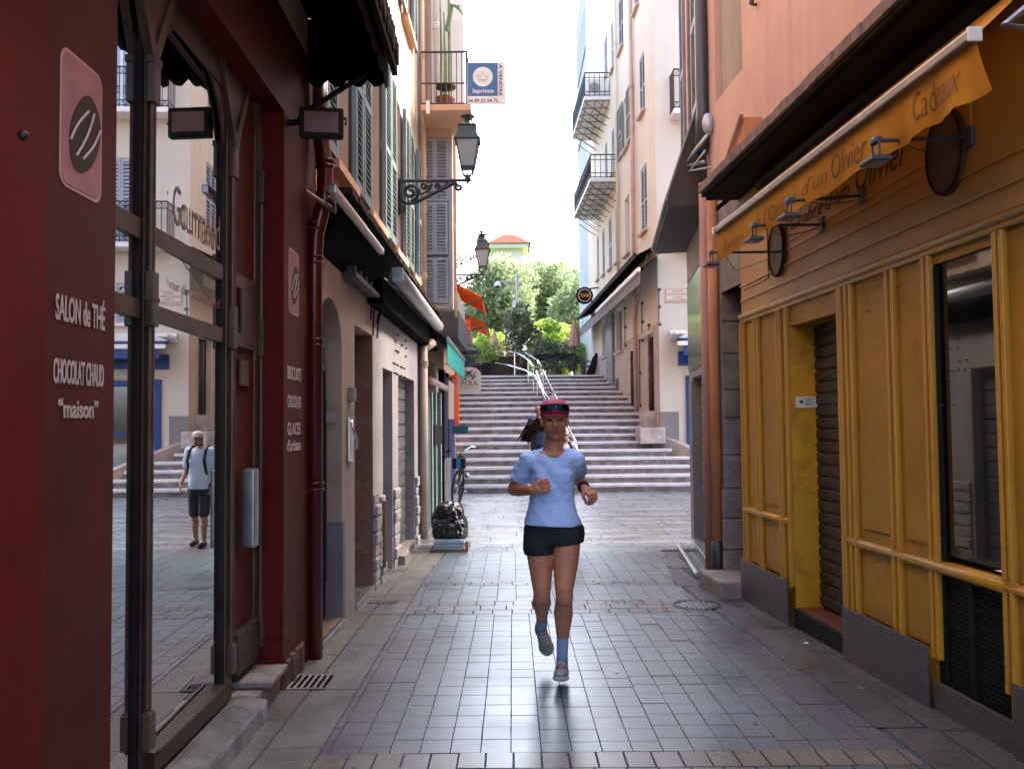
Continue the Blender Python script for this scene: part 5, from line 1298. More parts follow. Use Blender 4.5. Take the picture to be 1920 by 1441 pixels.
# loose steel tube and drain grates, manholes
a, b = Wd(1271, 1012, 11.6), Wd(1302, 1076, 9.35)
q = MB(); q.tube([(a.x, 11.6, gz(11.6)+.03), (b.x, 9.2, gz(9.2)+.03)], .025, 10); single('steel_tube', q, M['pole'], 'loose grey metal tube lying on the paving before the shutter shop', 'tube', smooth=False)
def grate(name, x, y, w_, h_, label, n=10):
    q = MB(); z = gz(y)+.003; q.box(x, x+w_, y, y+h_, z-.02, z)
    o = obj(name, q, M['dark'], None); tag(o, label, 'drain cover', 'drains and covers in the paving')
    q = MB()
    for i in range(n): xx = x+w_*(i+.2)/n; q.box(xx, xx+w_/n*.4, y+.015, y+h_-.015, z+.001, z+.006)
    q.box(x, x+w_, y, y+.014, z+.001, z+.006); q.box(x, x+w_, y+h_-.014, y+h_, z+.001, z+.006)
    g_ = obj('bars', q, M['stone'], None); 
    for v in g_.data.vertices: pass
    g_.parent = o; return o
p = Wd(1240, 1016, 11.3); grate('drain_grate', p.x, 11.25, .5, .12, 'narrow slotted drain grate near the loose metal tube', 12)
grate('drain_grate', -1.28, 7.95, .26, .13, 'small slotted drain grate by the lilac shop wall', 9)
grate('drain_grate', -1.36, 5.28, .26, .30, 'square metal drain cover at the foot of the maroon pillar', 7)
def manhole(x, y, r, label):
    q = MB(); z = gz(y)+.004; q.lathe((x, y, z-.02), [(r,0),(r,.022),(r*.93,.022),(r*.92,.016),(r*.9,.016)], 40)
    o = obj('manhole_cover', q, M['iron'], None); tag(o, label, 'manhole cover', 'drains and covers in the paving')
    q = MB()
    for i in range(-4, 5):
        for j in range(-4, 5):
            if i*i+j*j < 18: q.bbox(x+i*r*.19-.012, x+i*r*.19+.012, y+j*r*.19-.012, y+j*r*.19+.012, z-.004, z+.003, .003)
    g_ = obj('studs', q, M['steel'], None); g_.parent = o
p = Wd(1300, 1127, 7.9); manhole(p.x, 7.75, .2, 'round studded manhole cover near the stone doorway on the right')
p = Wd(755, 1429, 4.0); manhole(p.x, 3.97, .055, 'small round valve cover in the pale stone band at the bottom')

# ================= CREAM BUILDING BY THE STAIRS =================
CY = 21.8; R4 = Fr(3.55+.032*CY, -.032, -1)
cb = thing('cream_building', (3.6, 24, 0), 'tall cream building beside the stairs with narrow shuttered windows and iron balconies', 'building')
hs_ = []
def cwin(un, uf, vt, vb, mode='closed', leaf='greyshut', depth=.12, sill=True, lw=.45):
    vm = (vt+vb)/2; s0, s1 = R4.s(un, vm), R4.s(uf, vm); z1 = R4.at(un, vt)[1]; z0 = R4.at(un, vb)[1]
    hs_.append(window(cb, R4, s0, s1, z0, z1, M['offwhite'], M[leaf], mode, depth, True, M['creamlow'] if sill else None, lw))
cwin(1208.5, 1199, 92, 205); cwin(1213, 1202, 302, 428); cwin(1197, 1189, -70, 8)
cwin(1168, 1160, -20, 84); cwin(1151.5, 1146, 30, 124, leaf='bluegrey'); cwin(1138.5, 1133, 60, 140, leaf='bluegrey')
cwin(1178, 1169.5, 170, 272, 'open', 'teal', lw=.9)
cwin(1180, 1171.5, 362, 472, None); cwin(1160, 1154.5, 386, 488, leaf='teal'); cwin(1147, 1141.5, 404, 500, leaf='teal')
cwin(1134, 1129.5, 424, 512, leaf='teal'); cwin(1123, 1119.5, 440, 522, leaf='teal')
cwin(1152, 1147, 236, 322, leaf='teal'); cwin(1139, 1134.5, 262, 345, leaf='teal')
cwin(1168, 1155, 570, 655, None, sill=True); cwin(1139, 1129, 592, 665, None)
zdoor = R4.at(1225, 625)[1]; dA, dB = R4.s(1226, 700), R4.s(1211, 700); zdb = R4.at(1226, 782)[1]
hs_.append((dA, dB, zdb, zdoor, .2))
q = MB(R4.P); wall(q, CY, 36, 0, 19, hs_); obj('wall', q, M['cream'], cb)
q = MB(R4.P); wall(q, CY+.02, 36, 0, 3.9, [(h[0]-.1, h[1]+.1, h[2]-.1, h[3]+.1, .0) for h in hs_ if h[2] < 4.2], o=.012); obj('base_wall', q, M['creamlow'], cb)
q = MB(R4.P); q.box(dA, dB, -.2, -.16, zdb, zdoor)
for i in range(5): q.tube([(dA+(dB-dA)*(i+.5)/5, -.12, zdb), (dA+(dB-dA)*(i+.5)/5, -.12, zdoor)], .015, 5)
obj('barred_door', q, M['wood'], cb)
q = MB(R4.P); q.bbox(dA-.15, dB+.15, 0, .08, zdoor, zdoor+.12, .02); obj('door_lintel', q, M['white'], cb)
def rpipe(u, v0, v1, r, m, name='drainpipe', o=.08):
    s_ = R4.s(u, 400, o); za = R4.at(u, v0, o)[1]; zb_ = R4.at(u, v1, o)[1]; P_ = R4.P(s_, o, 0)
    pipe(cb, [(P_.x, P_.y, za), (P_.x, P_.y, zb_)], r, m, name, collars=[(P_.x, P_.y, za+(zb_-za)*t) for t in (.15,.35,.55,.75)])
rpipe(1187, -200, 800, .055, pm('pale_pink_pipe', (.55,.36,.27), .5)); rpipe(1158, -200, 560, .05, M['cream'])
rpipe(1181, 660, 765, .05, M['wood']); rpipe(1215, 640, 800, .05, M['wood'])
q = MB(R4.P); s0, s1 = R4.s(1153, 650), R4.s(1141, 650); q.box(s0, s1, .012, .10, 2.2, 5.0); obj('pilaster', q, M['stone'] if False else M['taupe'], cb)
q = MB(R4.P)                                                    # cables and clamps
for (u, v0, v1) in ((1236, 545, 610), (1204, 570, 640), (1172, 580, 650), (1200, 640, 760), (1218, 610, 820)):
    s_ = R4.s(u, (v0+v1)/2, .04); q.tube([(s_,.04,R4.at(u,v0)[1]),(s_+.02,.05,R4.at(u,v1)[1])], .014, 5)
    for k in range(3): z_ = R4.at(u, v0+(v1-v0)*k/2)[1]; q.box(s_-.04, s_+.04, .0, .07, z_-.03, z_+.03)
s_ = R4.s(1205, 606, .3)
q.tube([(R4.s(1190,606),.0,R4.at(1190,608)[1]),(s_-4,.9,4.9)], .012, 5)
obj('cables', q, M['iron'], cb)
# white side wall facing the street, blue shop below it
wx0 = R4.P(CY, 0, 0).x; Fw = Fy(CY)
q = MB(Fw.P); WH = []
def wwin(x0, x1, z0, z1, mode='closed'):
    WH.append(window(cb, Fw, x0, x1, z0, z1, M['offwhite'], M['bluegrey'], mode, .12, True, M['offwhite'], .5))
wwin(4.75, 5.55, 9.0, 11.2, None); wwin(4.75, 5.5, 5.85, 7.9, 'closed'); wwin(4.5, 5.2, 3.95, 4.9, 'closed'); wwin(6.9, 7.7, 5.85, 7.9); wwin(6.9, 7.7, 9, 11)
wwin(9.2, 10, 5.85, 7.9); wwin(9.2, 10, 9, 11)
wall(q, wx0, 26, -.2, 19, WH); obj('side_wall', q, M['white'], cb)
q = MB(); q.poly([(wx0,CY,19),(26,CY,19),(26,36,19),(R4.P(36,0,0).x,36,19)]); q.poly([(26,CY,0),(26,36,0),(26,36,19),(26,CY,19)]); obj('roof', q, M['terracotta'], cb)
q = MB(Fw.P); q.box(wx0+.001, wx0+.45, .001, .004, 0, 1.75); obj('grey_base', q, M['taupe'], cb)
def balcony(P, a0, a1, o, z, par, brackets=True, far=False, rail=.95):
    q = MB(P); q.bbox(a0, a1, .0, o, z-.12, z, .02); b_ = obj('balcony_slab', q, M['offwhite'], par)
    q = MB(P); r = .014
    for zz in (z+rail, z+rail-.16, z+.16, z+.04):
        q.tube([(a0+.02, .0, zz), (a0+.02, o-.03, zz), (a1-.02, o-.03, zz), (a1-.02, .0, zz)], r if zz != z+rail else .022, 5)
    n = max(3, int((a1-a0)/.13))
    for i in range(n+1): a = a0+.02+(a1-a0-.04)*i/n; q.tube([(a, o-.03, z), (a, o-.03, z+rail)], .010, 4)
    for i in range(5):
        y_ = o*i/5; q.tube([(a0+.02, y_, z), (a0+.02, y_, z+rail)], .010, 4); q.tube([(a1-.02, y_, z), (a1-.02, y_, z+rail)], .010, 4)
    for i in range(0, n):
        a = a0+.02+(a1-a0-.04)*i/n; b = a+(a1-a0-.04)/n
        for zz in (z+.05, z+rail-.16): q.tube([(a, o-.03, zz), (b, o-.03, zz+.14)], .006, 4); q.tube([(b, o-.03, zz), (a, o-.03, zz+.14)], .006, 4)
    obj('balcony_railing', q, M['iron'], par)
    if brackets:
        q = MB(P); m_ = max(2, int((a1-a0)/.7))
        for i in range(m_+1):
            a = a0+.05+(a1-a0-.1)*i/m_
            q.tube([(a, 0, z-.15), (a, o, z-.15)], .013, 5); q.tube([(a, .02, z-.75), (a, o*.35, z-.58), (a, o*.75, z-.33), (a, o, z-.17), (a, o+.03, z-.24)], .014, 5); q.tube([(a,.02,z-.45),(a,o*.3,z-.3),(a,o*.5,z-.16)], .010, 5)
        for k in range(3): q.tube([(a0, o*(.25+.3*k), z-.16), (a1, o*(.25+.3*k), z-.16)], .010, 5)
        obj('balcony_brackets', q, M['iron'], par)
balcony(Fw.P, 3.9, 6.2, .55, 8.95, cb, False); balcony(Fw.P, 3.9, 6.0, .55, 5.78, cb, False)
def rbal(un, uf, vs, vr, o, ac=False):
    s0 = R4.s(un, vs); z = R4.at(un, vs)[1]; s1 = s0 + uf; zr = R4.at(un, vr)[1]
    balcony(R4.P, s0, s1, o, z, cb, True, rail=min(1.15, zr-z))
    return s0, z
s0b, zb1 = rbal(1144, 4.2, 180, 134, .85); s0c, zb2 = rbal(1157, 5.2, 333, 288, .85)
ac = thing('air_conditioner', R4.P(s0b+.15, .4, zb1), 'white air conditioner unit standing on the upper iron balcony', 'air conditioner')
q = MB(R4.P); q.bbox(s0b+.08, s0b+.42, .08, .78, zb1+.02, zb1+.60, .02); obj('case', q, M['offwhite'], ac)
fy_ = R4.P(s0b+.08, .5, 0)
q = MB(); q.tube([(fy_.x, fy_.y-.004, zb1+.31), (fy_.x, fy_.y-.012, zb1+.31)], .17, 24)
obj('fan_grille', q, M['taupe'], ac)
q = MB()
for k in range(5): q.tube([(fy_.x+.045*(k+.5)*math.cos(a), fy_.y-.016, zb1+.31+.045*(k+.5)*math.sin(a)) for a in [2*PI*i/20 for i in range(20)]], .005, 4, closed=True)
obj('fan_rings', q, M['offwhite'], ac)
# street name plaque
pq = thing('street_plaque', (3.95, CY-.02, 4.6), 'cream street name plaque with red border on the white wall', 'sign')
a, b = Wd(1247, 541, CY), Wd(1294, 567, CY)
q = MB(Fw.P); q.bbox(a.x, b.x, .0, .02, b.z, a.z, .004); obj('plate', q, pm('plaque_cream', (.62,.52,.42), .5, var=.05), pq)
q = MB(Fw.P); e = .018
for A_, B_ in (((a.x+e,a.z-e),(b.x-e,a.z-e)),((a.x+e,b.z+e),(b.x-e,b.z+e)),((a.x+e,a.z-e),(a.x+e,b.z+e)),((b.x-e,a.z-e),(b.x-e,b.z+e))): q.tube([(A_[0],.021,A_[1]),(B_[0],.021,B_[1])], .006, 4)
obj('border', q, M['ghostred'], pq)
W_ = b.x-a.x; H_ = a.z-b.z
for i, (t_, k) in enumerate((("PLACETTE", .3), ("JANE ROBERT", .08), ("PLASSETA", .3), ("JANO ROBERT", .08))): ftext(Fw, t_, a.x+W_*k, b.x-W_*k, a.z-H_*(.26+.21*i), H_*.12, M['ink'], pq, o=.021)
# blue shop
bs = thing('blue_shop', (5.5, CY-.1, 0), 'royal blue shop front with navy awning below the white wall, right of the stairs', 'building')
q = MB(Fw.P); 
for x in (4.18, 5.9, 7.6, 9.3): q.bbox(x, x+.14, .0, .06, .0, 2.62, .01)
q.bbox(4.18, 9.44, .0, .055, 2.45, 2.60, .01); q.bbox(4.3, 9.4, .0, .05, .0, .55, .01); q.bbox(4.3, 9.4, .0, .045, 1.3, 1.36, .006); obj('frame', q, M['blue'], bs)
q = MB(Fw.P); q.box(4.3, 9.3, .006, .012, .55, 2.45); obj('window_glass', q, M['winglass'], bs)
q = MB(Fw.P); q.bbox(4.0, 9.6, .0, .05, 2.86, 3.2, .01); obj('fascia', q, M['blue'], bs)
ftext(Fw, "A", 4.75, 4.93, 2.92, .2, M['gold'], bs, o=.052); ftext(Fw, "TETE", 6.1, 7.0, 2.92, .2, M['gold'], bs, o=.052)
ba = thing('navy_awning', (5.5, CY-.4, 3.3), 'navy awning with white front bar sheltering the blue shop window', 'awning', 'shop awnings')
q = MB(Fw.P); q.poly([(3.95,0,3.55),(9.6,0,3.55),(9.6,.75,3.36),(3.95,.75,3.36)]); q.poly([(3.95,0,3.52),(9.6,0,3.52),(9.6,.75,3.33),(3.95,.75,3.33)]); obj('canopy', q, M['navy'], ba)
q = MB(Fw.P); q.bbox(3.85, 9.65, .75, .82, 3.28, 3.38, .01); q.bbox(3.8, 4.05, .0, .8, 3.55, 3.62, .01); q.bbox(3.8, 9.65, .0, .12, 3.5, 3.7, .02); obj('front_bar', q, M['offwhite'], ba)
q = MB(Fw.P); q.box(4.0, 9.6, .755, .76, 3.06, 3.28); obj('valance', q, M['blue'], ba)
# taupe awning + pent canopy on the stair side
ga = thing('taupe_awning', R4.P(26, .9, 7), 'faded taupe striped awning over the cream building doorways by the stairs', 'awning', 'shop awnings')
sn, zn = R4.at(1201, 505, .55); sf = R4.s(1108, 588, .75); 
q = MB(R4.P); z2 = zn; q.bbox(sn, min(sf, 35.5), .55, .62, zn-.05, zn+.05, .01); obj('front_bar', q, M['offwhite'], ga)
q = MB(R4.P); q.box(sn, 35.4, .56, .57, zn-.33, zn-.05); obj('valance', q, pm('taupe_canvas', (.21,.165,.155), .8, streak=.3), ga)
q = MB(R4.P); q.poly([(sn,0,zn+.45),(35.4,0,zn+.45),(35.4,.56,zn),(sn,.56,zn)]); obj('canopy', q, M['darkwood'], ga)
q = MB(R4.P); q.poly([(CY+.1,0,zn+.75),(35.4,0,zn+.75),(35.4,.5,zn+.5),(CY+.1,.5,zn+.5)]); q.poly([(CY+.1,0,zn+.68),(35.4,0,zn+.68),(35.4,.5,zn+.46),(CY+.1,.5,zn+.46)]); q.box(CY+.1, 35.4, .5, .54, zn+.42, zn+.56); obj('pent_canopy', q, M['darkwood'], cb)
# pale blue building beyond
pb = thing('pale_blue_building', (3.2, 38, 3), 'pale blue building rising behind the cream one at the top of the stairs', 'building')
q = MB(); xb_ = Wd(1106, 100, 36.6).x; q.box(xb_, 9, 36.4, 44, 3, 21); obj('wall', q, M['paleblue'], pb)
q = MB(); 
for z in (14.5, 17.6): q.box(xb_-.05, xb_, 37, 43, z, z+1.8)
obj('shutters', q, M['teal'], pb)
# round sign
rs = thing('round_sign', Wd(1096, 554, 33), 'round black sign with gold L’OASIS lettering jutting from the cream building', 'sign')
Fo = Fy(33.0); c = Wd(1096, 554, 33); R_ = 16*33/F_PX
q = MB(Fo.P); q.prism([(c.x+R_*math.cos(2*PI*i/40), c.z+R_*math.sin(2*PI*i/40)) for i in range(40)], .12, 1, -.06); q.tube([(c.x+R_*.6,0,c.z+.25),(3.3,0,c.z+.3)], .03, 6); q.tube([(c.x+R_*.6,0,c.z-.2),(3.3,0,c.z-.2)], .03, 6); obj('disc', q, M['black'], rs)
q = MB(Fo.P); q.tube([(c.x+R_*.72*math.cos(2*PI*i/40), .065, c.z+R_*.72*math.sin(2*PI*i/40)) for i in range(40)], .014, 5, closed=True); obj('ring', q, M['offwhite'], rs)
ftext(Fo, "L’OASIS", c.x-R_*.78, c.x+R_*.72, c.z-.06, .13, M['gold'], rs, o=.10, bold=.004)
# grey block, bollard, dark plinth on the stair edge
q = MB(); a = Wd(1160, 750, 28.5); q.bbox(a.x-.10, a.x+.14, 28.3, 28.6, 2.3, Wd(1160,710,28.5).z, .02)
single('bollard', q, M['stone'], 'squat grey stone bollard at the right edge of the upper steps', 'bollard')
q = MB(); a, b = Wd(1123, 722, 30.5), Wd(1158, 702, 30.5); q.bbox(a.x, b.x+.05, 30.3, 31.3, 2.6, Wd(1140,716,30.5).z, .02); q.bbox(a.x+.35, b.x+.05, 30.5, 31.3, 2.6, b.z, .02)
single('dark_plinth', q, M['darkpipe'], 'dark stepped stone block at the top right of the stairs', 'stone block')

# ================= HANDRAIL =================
hr = thing('handrail', (1.3, 22, .5), 'double chrome handrail curving up the middle of the stone stairs', 'handrail')
def stair_z(y):
    k = 0
    for i, d in enumerate(D):
        if y >= d: k = i+1
    return k*H
def railrun(pts, r=.028):
    q = MB(); q.tube(pts, r, 8); return q
segs = []
# lower flight rail (frame loop)
dL, dU = 21.3, 24.8
def rp(u, v, d): p = Wd(u, v, d); return (p.x, p.y, p.z)
q = MB()
lp = [rp(1078, 826, 21.6), rp(1046, 765, 23.6), rp(1018, 734, 26.5), rp(1016, 732, 26.8)]
q.tube([rp(1079,828,21.5), rp(1062,793,22.6), rp(1042,763,24.2), rp(1020,735,26.0)], .035, 8)
q.tube([rp(1037,733,26.0), rp(1060,775,24.0)], .028, 8)
q.tube([rp(1006,696,27.2), rp(1020,735,26.0), rp(1037,733,26.0), rp(1019,696,27.2), rp(1006,696,27.2)], .035, 8)
q.tube([rp(955,659,33), rp(975,664,32), rp(990,674,30.5), rp(1000,688,28.5), rp(1016,688,28.5), rp(1008,676,30.5), rp(992,665,32), rp(972,660,33)], .035, 8)
q.tube([rp(928,680,33), rp(955,685,31.5), rp(985,694,29.5), rp(1003,704,28), rp(1012,722,26.8), rp(1022,748,25.2)], .028, 8)
q.tube([rp(1079,828,21.5), rp(1067,827,21.5), rp(1040,770,24)], .02, 6)
obj('rails', q, M['chrome'], hr, True)
for (u, v, d) in ((1078,828,21.5),(1044,768,23.9),(1020,735,26.0),(1036,734,26.0),(1007,697,27.2),(1018,697,27.2),(1000,688,28.5),(1014,688,28.5),(990,676,30.4),(965,663,32.2)):
    p = Wd(u, v, d); q = MB(); q.tube([(p.x,p.y,stair_z(p.y)),(p.x,p.y,p.z)], .02, 7); obj('baluster', q, M['chrome'], hr)

# ================= TERRACE =================
TZ = 3.19
def planter(u0, u1, vt, vb, d, label, m='black', legs=True, leafm=None, dens=500):
    a, b = Wd(u0, vt, d), Wd(u1, vb, d); t = thing('planter', ((a.x+b.x)/2, d, TZ), label, 'planter', 'terrace planters')
    q = MB(); q.bbox(a.x, b.x, d, d+.45, b.z, a.z, .015)
    if legs:
        for x in (a.x+.05, b.x-.1): q.box(x, x+.05, d+.05, d+.1, TZ, b.z); q.box(x, x+.05, d+.35, d+.4, TZ, b.z)
        q.box(a.x, b.x, d+.2, d+.25, TZ+.1, TZ+.15)
    obj('trough', q, M[m], t); return t, a, b
def leaves(name, blobs, n, size, m, par=None, up=.3, flat=None, org=None, droop=0):
    """many leaf quads spread through ellipsoid blobs [(cx,cy,cz,rx,ry,rz)]"""
    bm = bmesh.new(); vol = [b[3]*b[4]*b[5] for b in blobs]; tot = sum(vol); cl = bm.loops.layers.float_color.new('col')
    for b, v in zip(blobs, vol):
        k = int(n*v/tot)
        seed = Vector((b[0]*3.1, b[1]*1.7, b[2]*2.3))
        shade = random.uniform(.8, 1.2)
        for _ in range(k):
            while True:
                p = Vector((random.uniform(-1,1), random.uniform(-1,1), random.uniform(-1,1)))
                if p.length < 1 and p.length > random.random()*.85: break
            if noise.noise(p*2.2+seed) < -.12: continue                      # gaps
            c = Vector((b[0]+p.x*b[3], b[1]+p.y*b[4], b[2]+p.z*b[5] - droop*p.length))
            s_ = size*random.uniform(.6,1.4)
            nrm = Vector((random.gauss(0,1), random.gauss(0,1), random.gauss(0,1)+up)).normalized(); a = nrm.orthogonal().normalized(); a.rotate(Matrix.Rotation(random.random()*6.28, 3, nrm)); bb = nrm.cross(a)
            f = bm.faces.new([bm.verts.new(c+q_) for q_ in (-a*s_, bb*s_*.45, a*s_, -bb*s_*.45)])
            g = shade*random.uniform(.7,1.3)
            for lp in f.loops: lp[cl] = (g, g, g, 1)
    me = bpy.data.meshes.new(name); 
    o_ = root_org(par)
    for v in bm.verts: v.co -= o_
    bm.to_mesh(me); bm.free(); me.materials.append(m)
    o = bpy.data.objects.new(name, me); COL.objects.link(o)
    if par is not None: o.parent = par
    return o
def leafmat(name, col, tl=.45):
    m = bpy.data.materials.new(name); m.use_nodes = True; n = m.node_tree.nodes; l = m.node_tree.links
    b = n['Principled BSDF']; b.inputs['Roughness'].default_value = .55; b.inputs['Specular IOR Level'].default_value = .3
    at = n.new('ShaderNodeAttribute'); at.attribute_name = 'col'
    x = n.new('ShaderNodeMix'); x.data_type = 'RGBA'; x.blend_type = 'MULTIPLY'; x.inputs[0].default_value = 1; x.inputs[6].default_value = (*col, 1); l.new(at.outputs['Color'], x.inputs[7])
    t = n.new('ShaderNodeBsdfTranslucent'); y = n.new('ShaderNodeMixShader'); y.inputs[0].default_value = tl
    l.new(x.outputs[2], b.inputs['Base Color']); l.new(x.outputs[2], t.inputs[0]); l.new(b.outputs[0], y.inputs[1]); l.new(t.outputs[0], y.inputs[2]); l.new(y.outputs[0], n['Material Output'].inputs[0]); return m
M['lf1'] = leafmat('eucalyptus_leaves', (.24,.31,.16), .5); M['lf2'] = leafmat('bright_leaves', (.26,.38,.07), .5); M['lf3'] = leafmat('grey_olive_leaves', (.12,.15,.10), .35)
M['lf4'] = leafmat('palm_leaves', (.18,.30,.07)); M['lfp'] = leafmat('dry_pink_stems', (.40,.26,.22), .3); M['bark'] = pm('pale_bark', (.16,.13,.10), .9, var=.3, vs=6, bump=.5)
t, a, b = planter(1001, 1080, 664, 674, 36, 'long black raised planter trough on legs, right of the handrail top')
leaves('foliage', [((a.x+b.x)/2+k*.35-.5, 36.2, TZ+1.25, .35, .25, .35) for k in range(4)], 900, .07, M['lf3'], t)
t, a, b = planter(917, 990, 668, 702, 34, 'wide dark brown planter box left of the handrail top', 'wood', False)
leaves('foliage', [(a.x+.2+k*.4, 34.2, TZ+1.0, .3, .25, .5) for k in range(4)], 900, .07, M['lfp'], t)
leaves('green_foliage', [(a.x-.1, 34.2, TZ+.95, .35, .25, .35), (b.x-.3, 34.3, TZ+1.0, .3, .25, .4)], 700, .06, M['lf4'], t)
t, a, b = planter(865, 917, 680, 702, 33.5, 'low black planter behind the cream arch-topped sign', 'black', False)
leaves('foliage', [(a.x+.3+k*.4, 33.7, TZ+.95, .35, .25, .45) for k in range(3)], 900, .06, M['lf4'], t)
# olive pot
ol = thing('olive_bush', (Wd(975,700,33.2).x, 33.2, TZ), 'dark grey-green olive bush growing behind the handrail top', 'plant')
ox = ol.location.x
leaves('foliage', [(ox, 33.2, 5.0, .55, .4, .55), (ox+.45, 33.3, 4.7, .45, .4, .45), (ox-.3, 33.2, 5.3, .35, .3, .4), (ox+.1, 33.2, 5.6, .4, .3, .35), (ox-.2, 33.2, 4.5, .4, .3, .4)], 2600, .07, M['lf3'], ol)
q = MB(); q.tube([(ox,33.2,TZ),(ox+.05,33.2,TZ+.8),(ox,33.2,TZ+1.6)], [.06,.045,.03], 7); obj('stem', q, M['bark'], ol)
q = MB(); q.lathe((ox,33.2,TZ), [(.2,0),(.28,.45),(.3,.45),(.3,.5),(.25,.5)], 16); obj('pot', q, M['wood'], ol)
# chairs and tables
def chair(loc, rz, label, first=None):
    if first: 
        c = copy_tree(first, loc, label, 'bistro chairs on the terrace'); c.rotation_euler = (0,0,rz); return c
    t = thing('bistro_chair', loc, label, 'chair', 'bistro chairs on the terrace'); x, y, z = loc
    q = MB(); q.lathe((x, y, z+.43), [(.2,0),(.215,.012),(.2,.025)], 18); obj('seat', q, M['iron'], t)
    q = MB(); q.tube([(x-.21,y+.14,z+.42)] + [(x+.25*math.cos(a), y+.2, z+.55+.32*math.sin(a)) for a in [PI-PI*i/10 for i in range(11)]] + [(x+.21,y+.14,z+.42)], .014, 6)
    q.tube([(x-.2,y+.2,z+.78),(x+.15,y+.18,z+.5)], .01, 5); q.tube([(x+.2,y+.2,z+.78),(x-.15,y+.18,z+.5)], .01, 5); q.tube([(x+.1*math.cos(a),y+.2,z+.68+.1*math.sin(a)) for a in [2*PI*i/12 for i in range(12)]], .009, 5, closed=True)
    obj('backrest', q, M['iron'], t)
    for sx in (-1,1):
        q = MB(); q.tube([(x+sx*.23,y+.2,z+.62),(x+sx*.27,y-.02,z+.64),(x+sx*.24,y-.15,z+.62),(x+sx*.2,y-.17,z+.43)], .013, 6); obj('armrest', q, M['iron'], t)
        for sy in (-1,1):
            q = MB(); q.tube([(x+sx*.16,y+sy*.15,z+.43),(x+sx*.2,y+sy*.2,z)], .012, 6); obj('leg', q, M['iron'], t)
    t.rotation_euler = (0,0,rz); return t
cx_ = [Wd(u, 700, d).x for u, d in ((1060,33.6),(1030,34.2),(1095,34.0),(1110,34.6),(1015,35.0),(1042,35.5),(890,33),(1080,35.3))]
ch0 = chair((cx_[0], 33.6, TZ), PI, 'black curly iron bistro chair nearest the top step, its back to the stairs')
labs = ['iron bistro chair left of the nearest one, beside the handrail top', 'iron bistro chair directly right of the closed parasol pole', 'rightmost iron bistro chair beside the leaning menu board', 'iron bistro chair half hidden behind the handrail', 'iron bistro chair in the second row under the long planter', 'iron bistro chair on the left terrace behind the cream sign', 'iron bistro chair behind the closed parasol pole']
for (i, l_) in zip(range(1, 8), labs): chair((cx_[i], (33.6,34.2,34,34.6,35,35.5,33,35.3)[i], TZ), PI+random.uniform(-1,1), l_, ch0)
tb = thing('bistro_table', (Wd(1045,700,34.6).x, 34.6, TZ), 'round black bistro table among the terrace chairs', 'table'); x = tb.location.x
q = MB(); q.lathe((x,34.6,TZ+.72), [(.32,0),(.33,.01),(.32,.025)], 24); obj('table_top', q, M['iron'], tb)
q = MB(); q.lathe((x,34.6,TZ), [(.22,0),(.2,.03),(.03,.06),(.025,.72)], 14); obj('pedestal', q, M['iron'], tb)
mbd = thing('menu_board', (Wd(1107,705,33.4).x, 33.4, TZ), 'dark menu board leaning at the right end of the top step', 'menu board'); x = mbd.location.x
q = MB(); q.prism([(x-.22, TZ), (x+.15, TZ), (x+.35, TZ+.85), (x+.2, TZ+.9)], .05, 1, 33.4); obj('board', q, M['black'], mbd)
# parasols
def parasol(u, vt, vb, d, hw, label):
    p = Wd(u, vb, d); pt = Wd(u, vt, d); x = p.x; t = thing('closed_parasol', (x, d, TZ), label, 'parasol', 'closed parasols')
    q = MB(); n = 16; hgt = pt.z-p.z; rings = []
    for z, k in ((0,.62),(.03,.95),(.12,1),(.3,.92),(.5,.72),(.7,.48),(.88,.22),(.97,.08),(1,.03)):
        rings.append([q.bm.verts.new((x+hw*k*(1+.13*(j%2))*math.cos(2*PI*j/n), d+hw*k*(1+.13*(j%2))*math.sin(2*PI*j/n), p.z+hgt*z - (.04 if z == 0 and j % 2 else 0))) for j in range(n)])
    for A, B in zip(rings, rings[1:]):
        for j in range(n): q.bm.faces.new([A[j],A[(j+1)%n],B[(j+1)%n],B[j]])
    obj('canopy', q, M['para'], t)
    q = MB(); q.tube([(x,d,TZ),(x,d,p.z+.1)], .03, 8); q.lathe((x,d,TZ), [(.25,0),(.25,.05),(.05,.1)], 14); obj('pole', q, M['wood'], t)
M['para'] = pm('tan_parasol_canvas', (.52,.32,.22), .85, var=.15, vs=5, streak=.3)
parasol(1077, 597, 650, 34.5, .22, 'closed tan parasol standing above the terrace chairs on the right')
parasol(927, 617, 650, 36, .17, 'closed tan parasol farther left behind the brown planter')
# camera mast
cp = thing('camera_mast', (Wd(971,700,39).x, 39, TZ), 'slim grey mast with a dome camera on its left arm and a small box', 'camera mast'); x = cp.location.x
zt = Wd(971, 513, 39).z
q = MB(); q.tube([(x,39,TZ),(x,39,zt)], [.075,.055], 8); obj('pole', q, M['pole'], cp)
q = MB(); za = Wd(971, 526, 39).z; xa = Wd(933, 528, 39).x; q.tube([(x,39,za),(xa,39,za-.05)], .03, 6); q.tube([(x,39,za-.5),(xa+.35,39,za-.06)], .025, 6); obj('arm', q, M['pole'], cp)
q = MB(); zc_ = Wd(930, 536, 39).z; q.lathe((xa,39,zc_-.1), [(.03,.3),(.06,.28),(.13,.22),(.15,.1)][::-1], 14); obj('housing', q, M['offwhite'], cp)
q = MB(); q.ball((xa,39,zc_-.02), .09); obj('dome', q, M['iron'], cp, True)
q = MB(); q.bbox(x-.2, x-.07, 38.9, 39.1, Wd(0,586,39).z, Wd(0,572,39).z, .02); obj('cabinet', q, M['offwhite'], cp)
tl_ = thing('traffic_light', (Wd(1113,640,42).x-.3, 42, TZ), 'small dark signal head on a post at the far right of the terrace', 'traffic light'); x = tl_.location.x
